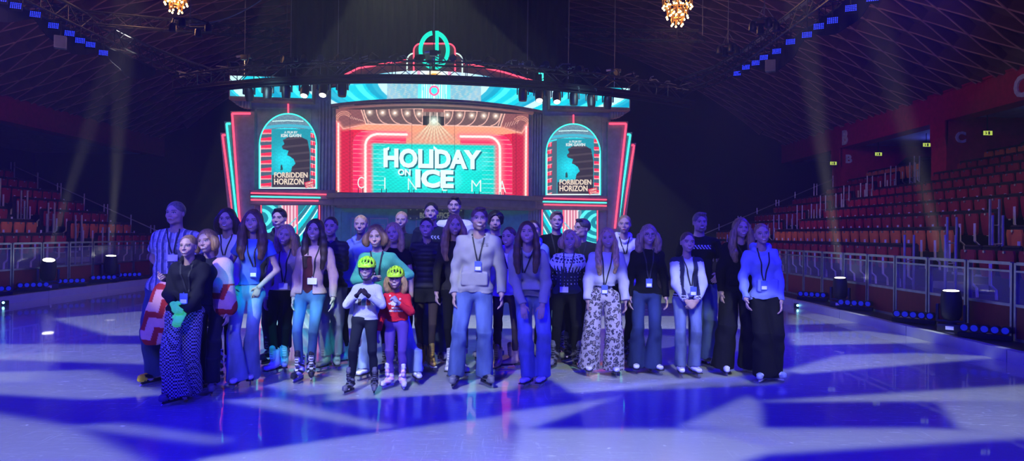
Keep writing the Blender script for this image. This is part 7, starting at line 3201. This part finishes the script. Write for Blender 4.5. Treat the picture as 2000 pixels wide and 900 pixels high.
pf.cap(nb + [0, 0, 0.05], nb + [0, 0, -0.2], 0.075, 0.06, 0.0, op='s')
pf.cap(nb + [0, -0.12, -0.12], nb + [0.02, -0.2, -0.6], 0.06, 0.13, 0.02, op='s')
pw = wob(5, 22, 10, 14)
pf.disp(lambda x, y, z: 0.008 * pw(x, y, z))
V, Q = pf.surf()
c = np.tile(np.array((0.62, 0.33, 0.36)), (len(V), 1))
u_ = V[:, 0] * 0.83 + V[:, 2] * 0.55
w_ = -V[:, 0] * 0.55 + V[:, 2] * 0.83
zig = w_ + 0.09 * np.abs(((u_ / 0.11) % 2) - 1)
m = ((zig % 0.19) < 0.075) & (V[:, 2] < nb[2] - 0.25)
c[m] = (0.36, 0.025, 0.03)
link('poncho', raw_mesh('poncho', V, Q, c), knit_m, i3['root'])

# words on the little girl's sweater
t13 = p13['top']
zc = p13['chest'][2]
for word, dz, sz in (('MERRY', -0.072, 0.030), ('CHRISTMAS', -0.100, 0.026)):
    def fn(x, y, d):
        X = p13['chest'][0] + 0.012 + x
        Z = zc + dz + y
        yy = t13.front(X, Z)
        return ((X), (yy if yy is not None else -0.1) - 0.004 + d, Z)
    me = text_mesh(word, sz, fn, thick=0.002, bold=0.001)
    link('sweater_print', me, badge_white, p13['root'])

# ------------------------------------------------------------------ haze of the hall and the beams of the moving heads
wn = world.node_tree
vs_ = wn.nodes.new('ShaderNodeVolumeScatter')
vs_.inputs['Density'].default_value = 0.0042
vs_.inputs['Anisotropy'].default_value = 0.2
wn.links.new(vs_.outputs[0], wn.nodes['World Output'].inputs['Volume'])
for px, X, dx, dy, pw in ((1642, 6.85, -0.16, 0.0, 28000), (1859, 6.85, -0.3, 0.0, 16000), (95, -11.05, 0.28, 0.05, 28000), (217, -11.05, 0.05, 0.0, 28000)):
    Y = X * FPX / (px - 1000)
    spot('moving_head_beam', (X, Y, 0.9), (X + dx * 10, Y + dy * 10, 10.9), (1.0, 0.95, 0.8), pw, 7, 0.3, 0.08)
for x0, y0, tx in ((3.9, 17.0, 2.3), (4.6, 16.0, 3.6), (5.6, 15.0, 5.0), (-8.8, 18.5, -8.2)):
    spot('moving_head_beam', (x0, y0, 0.3), (tx, y0 + 0.5, 8), (0.8, 0.9, 1.0), 1300, 4, 0.4, 0.08)
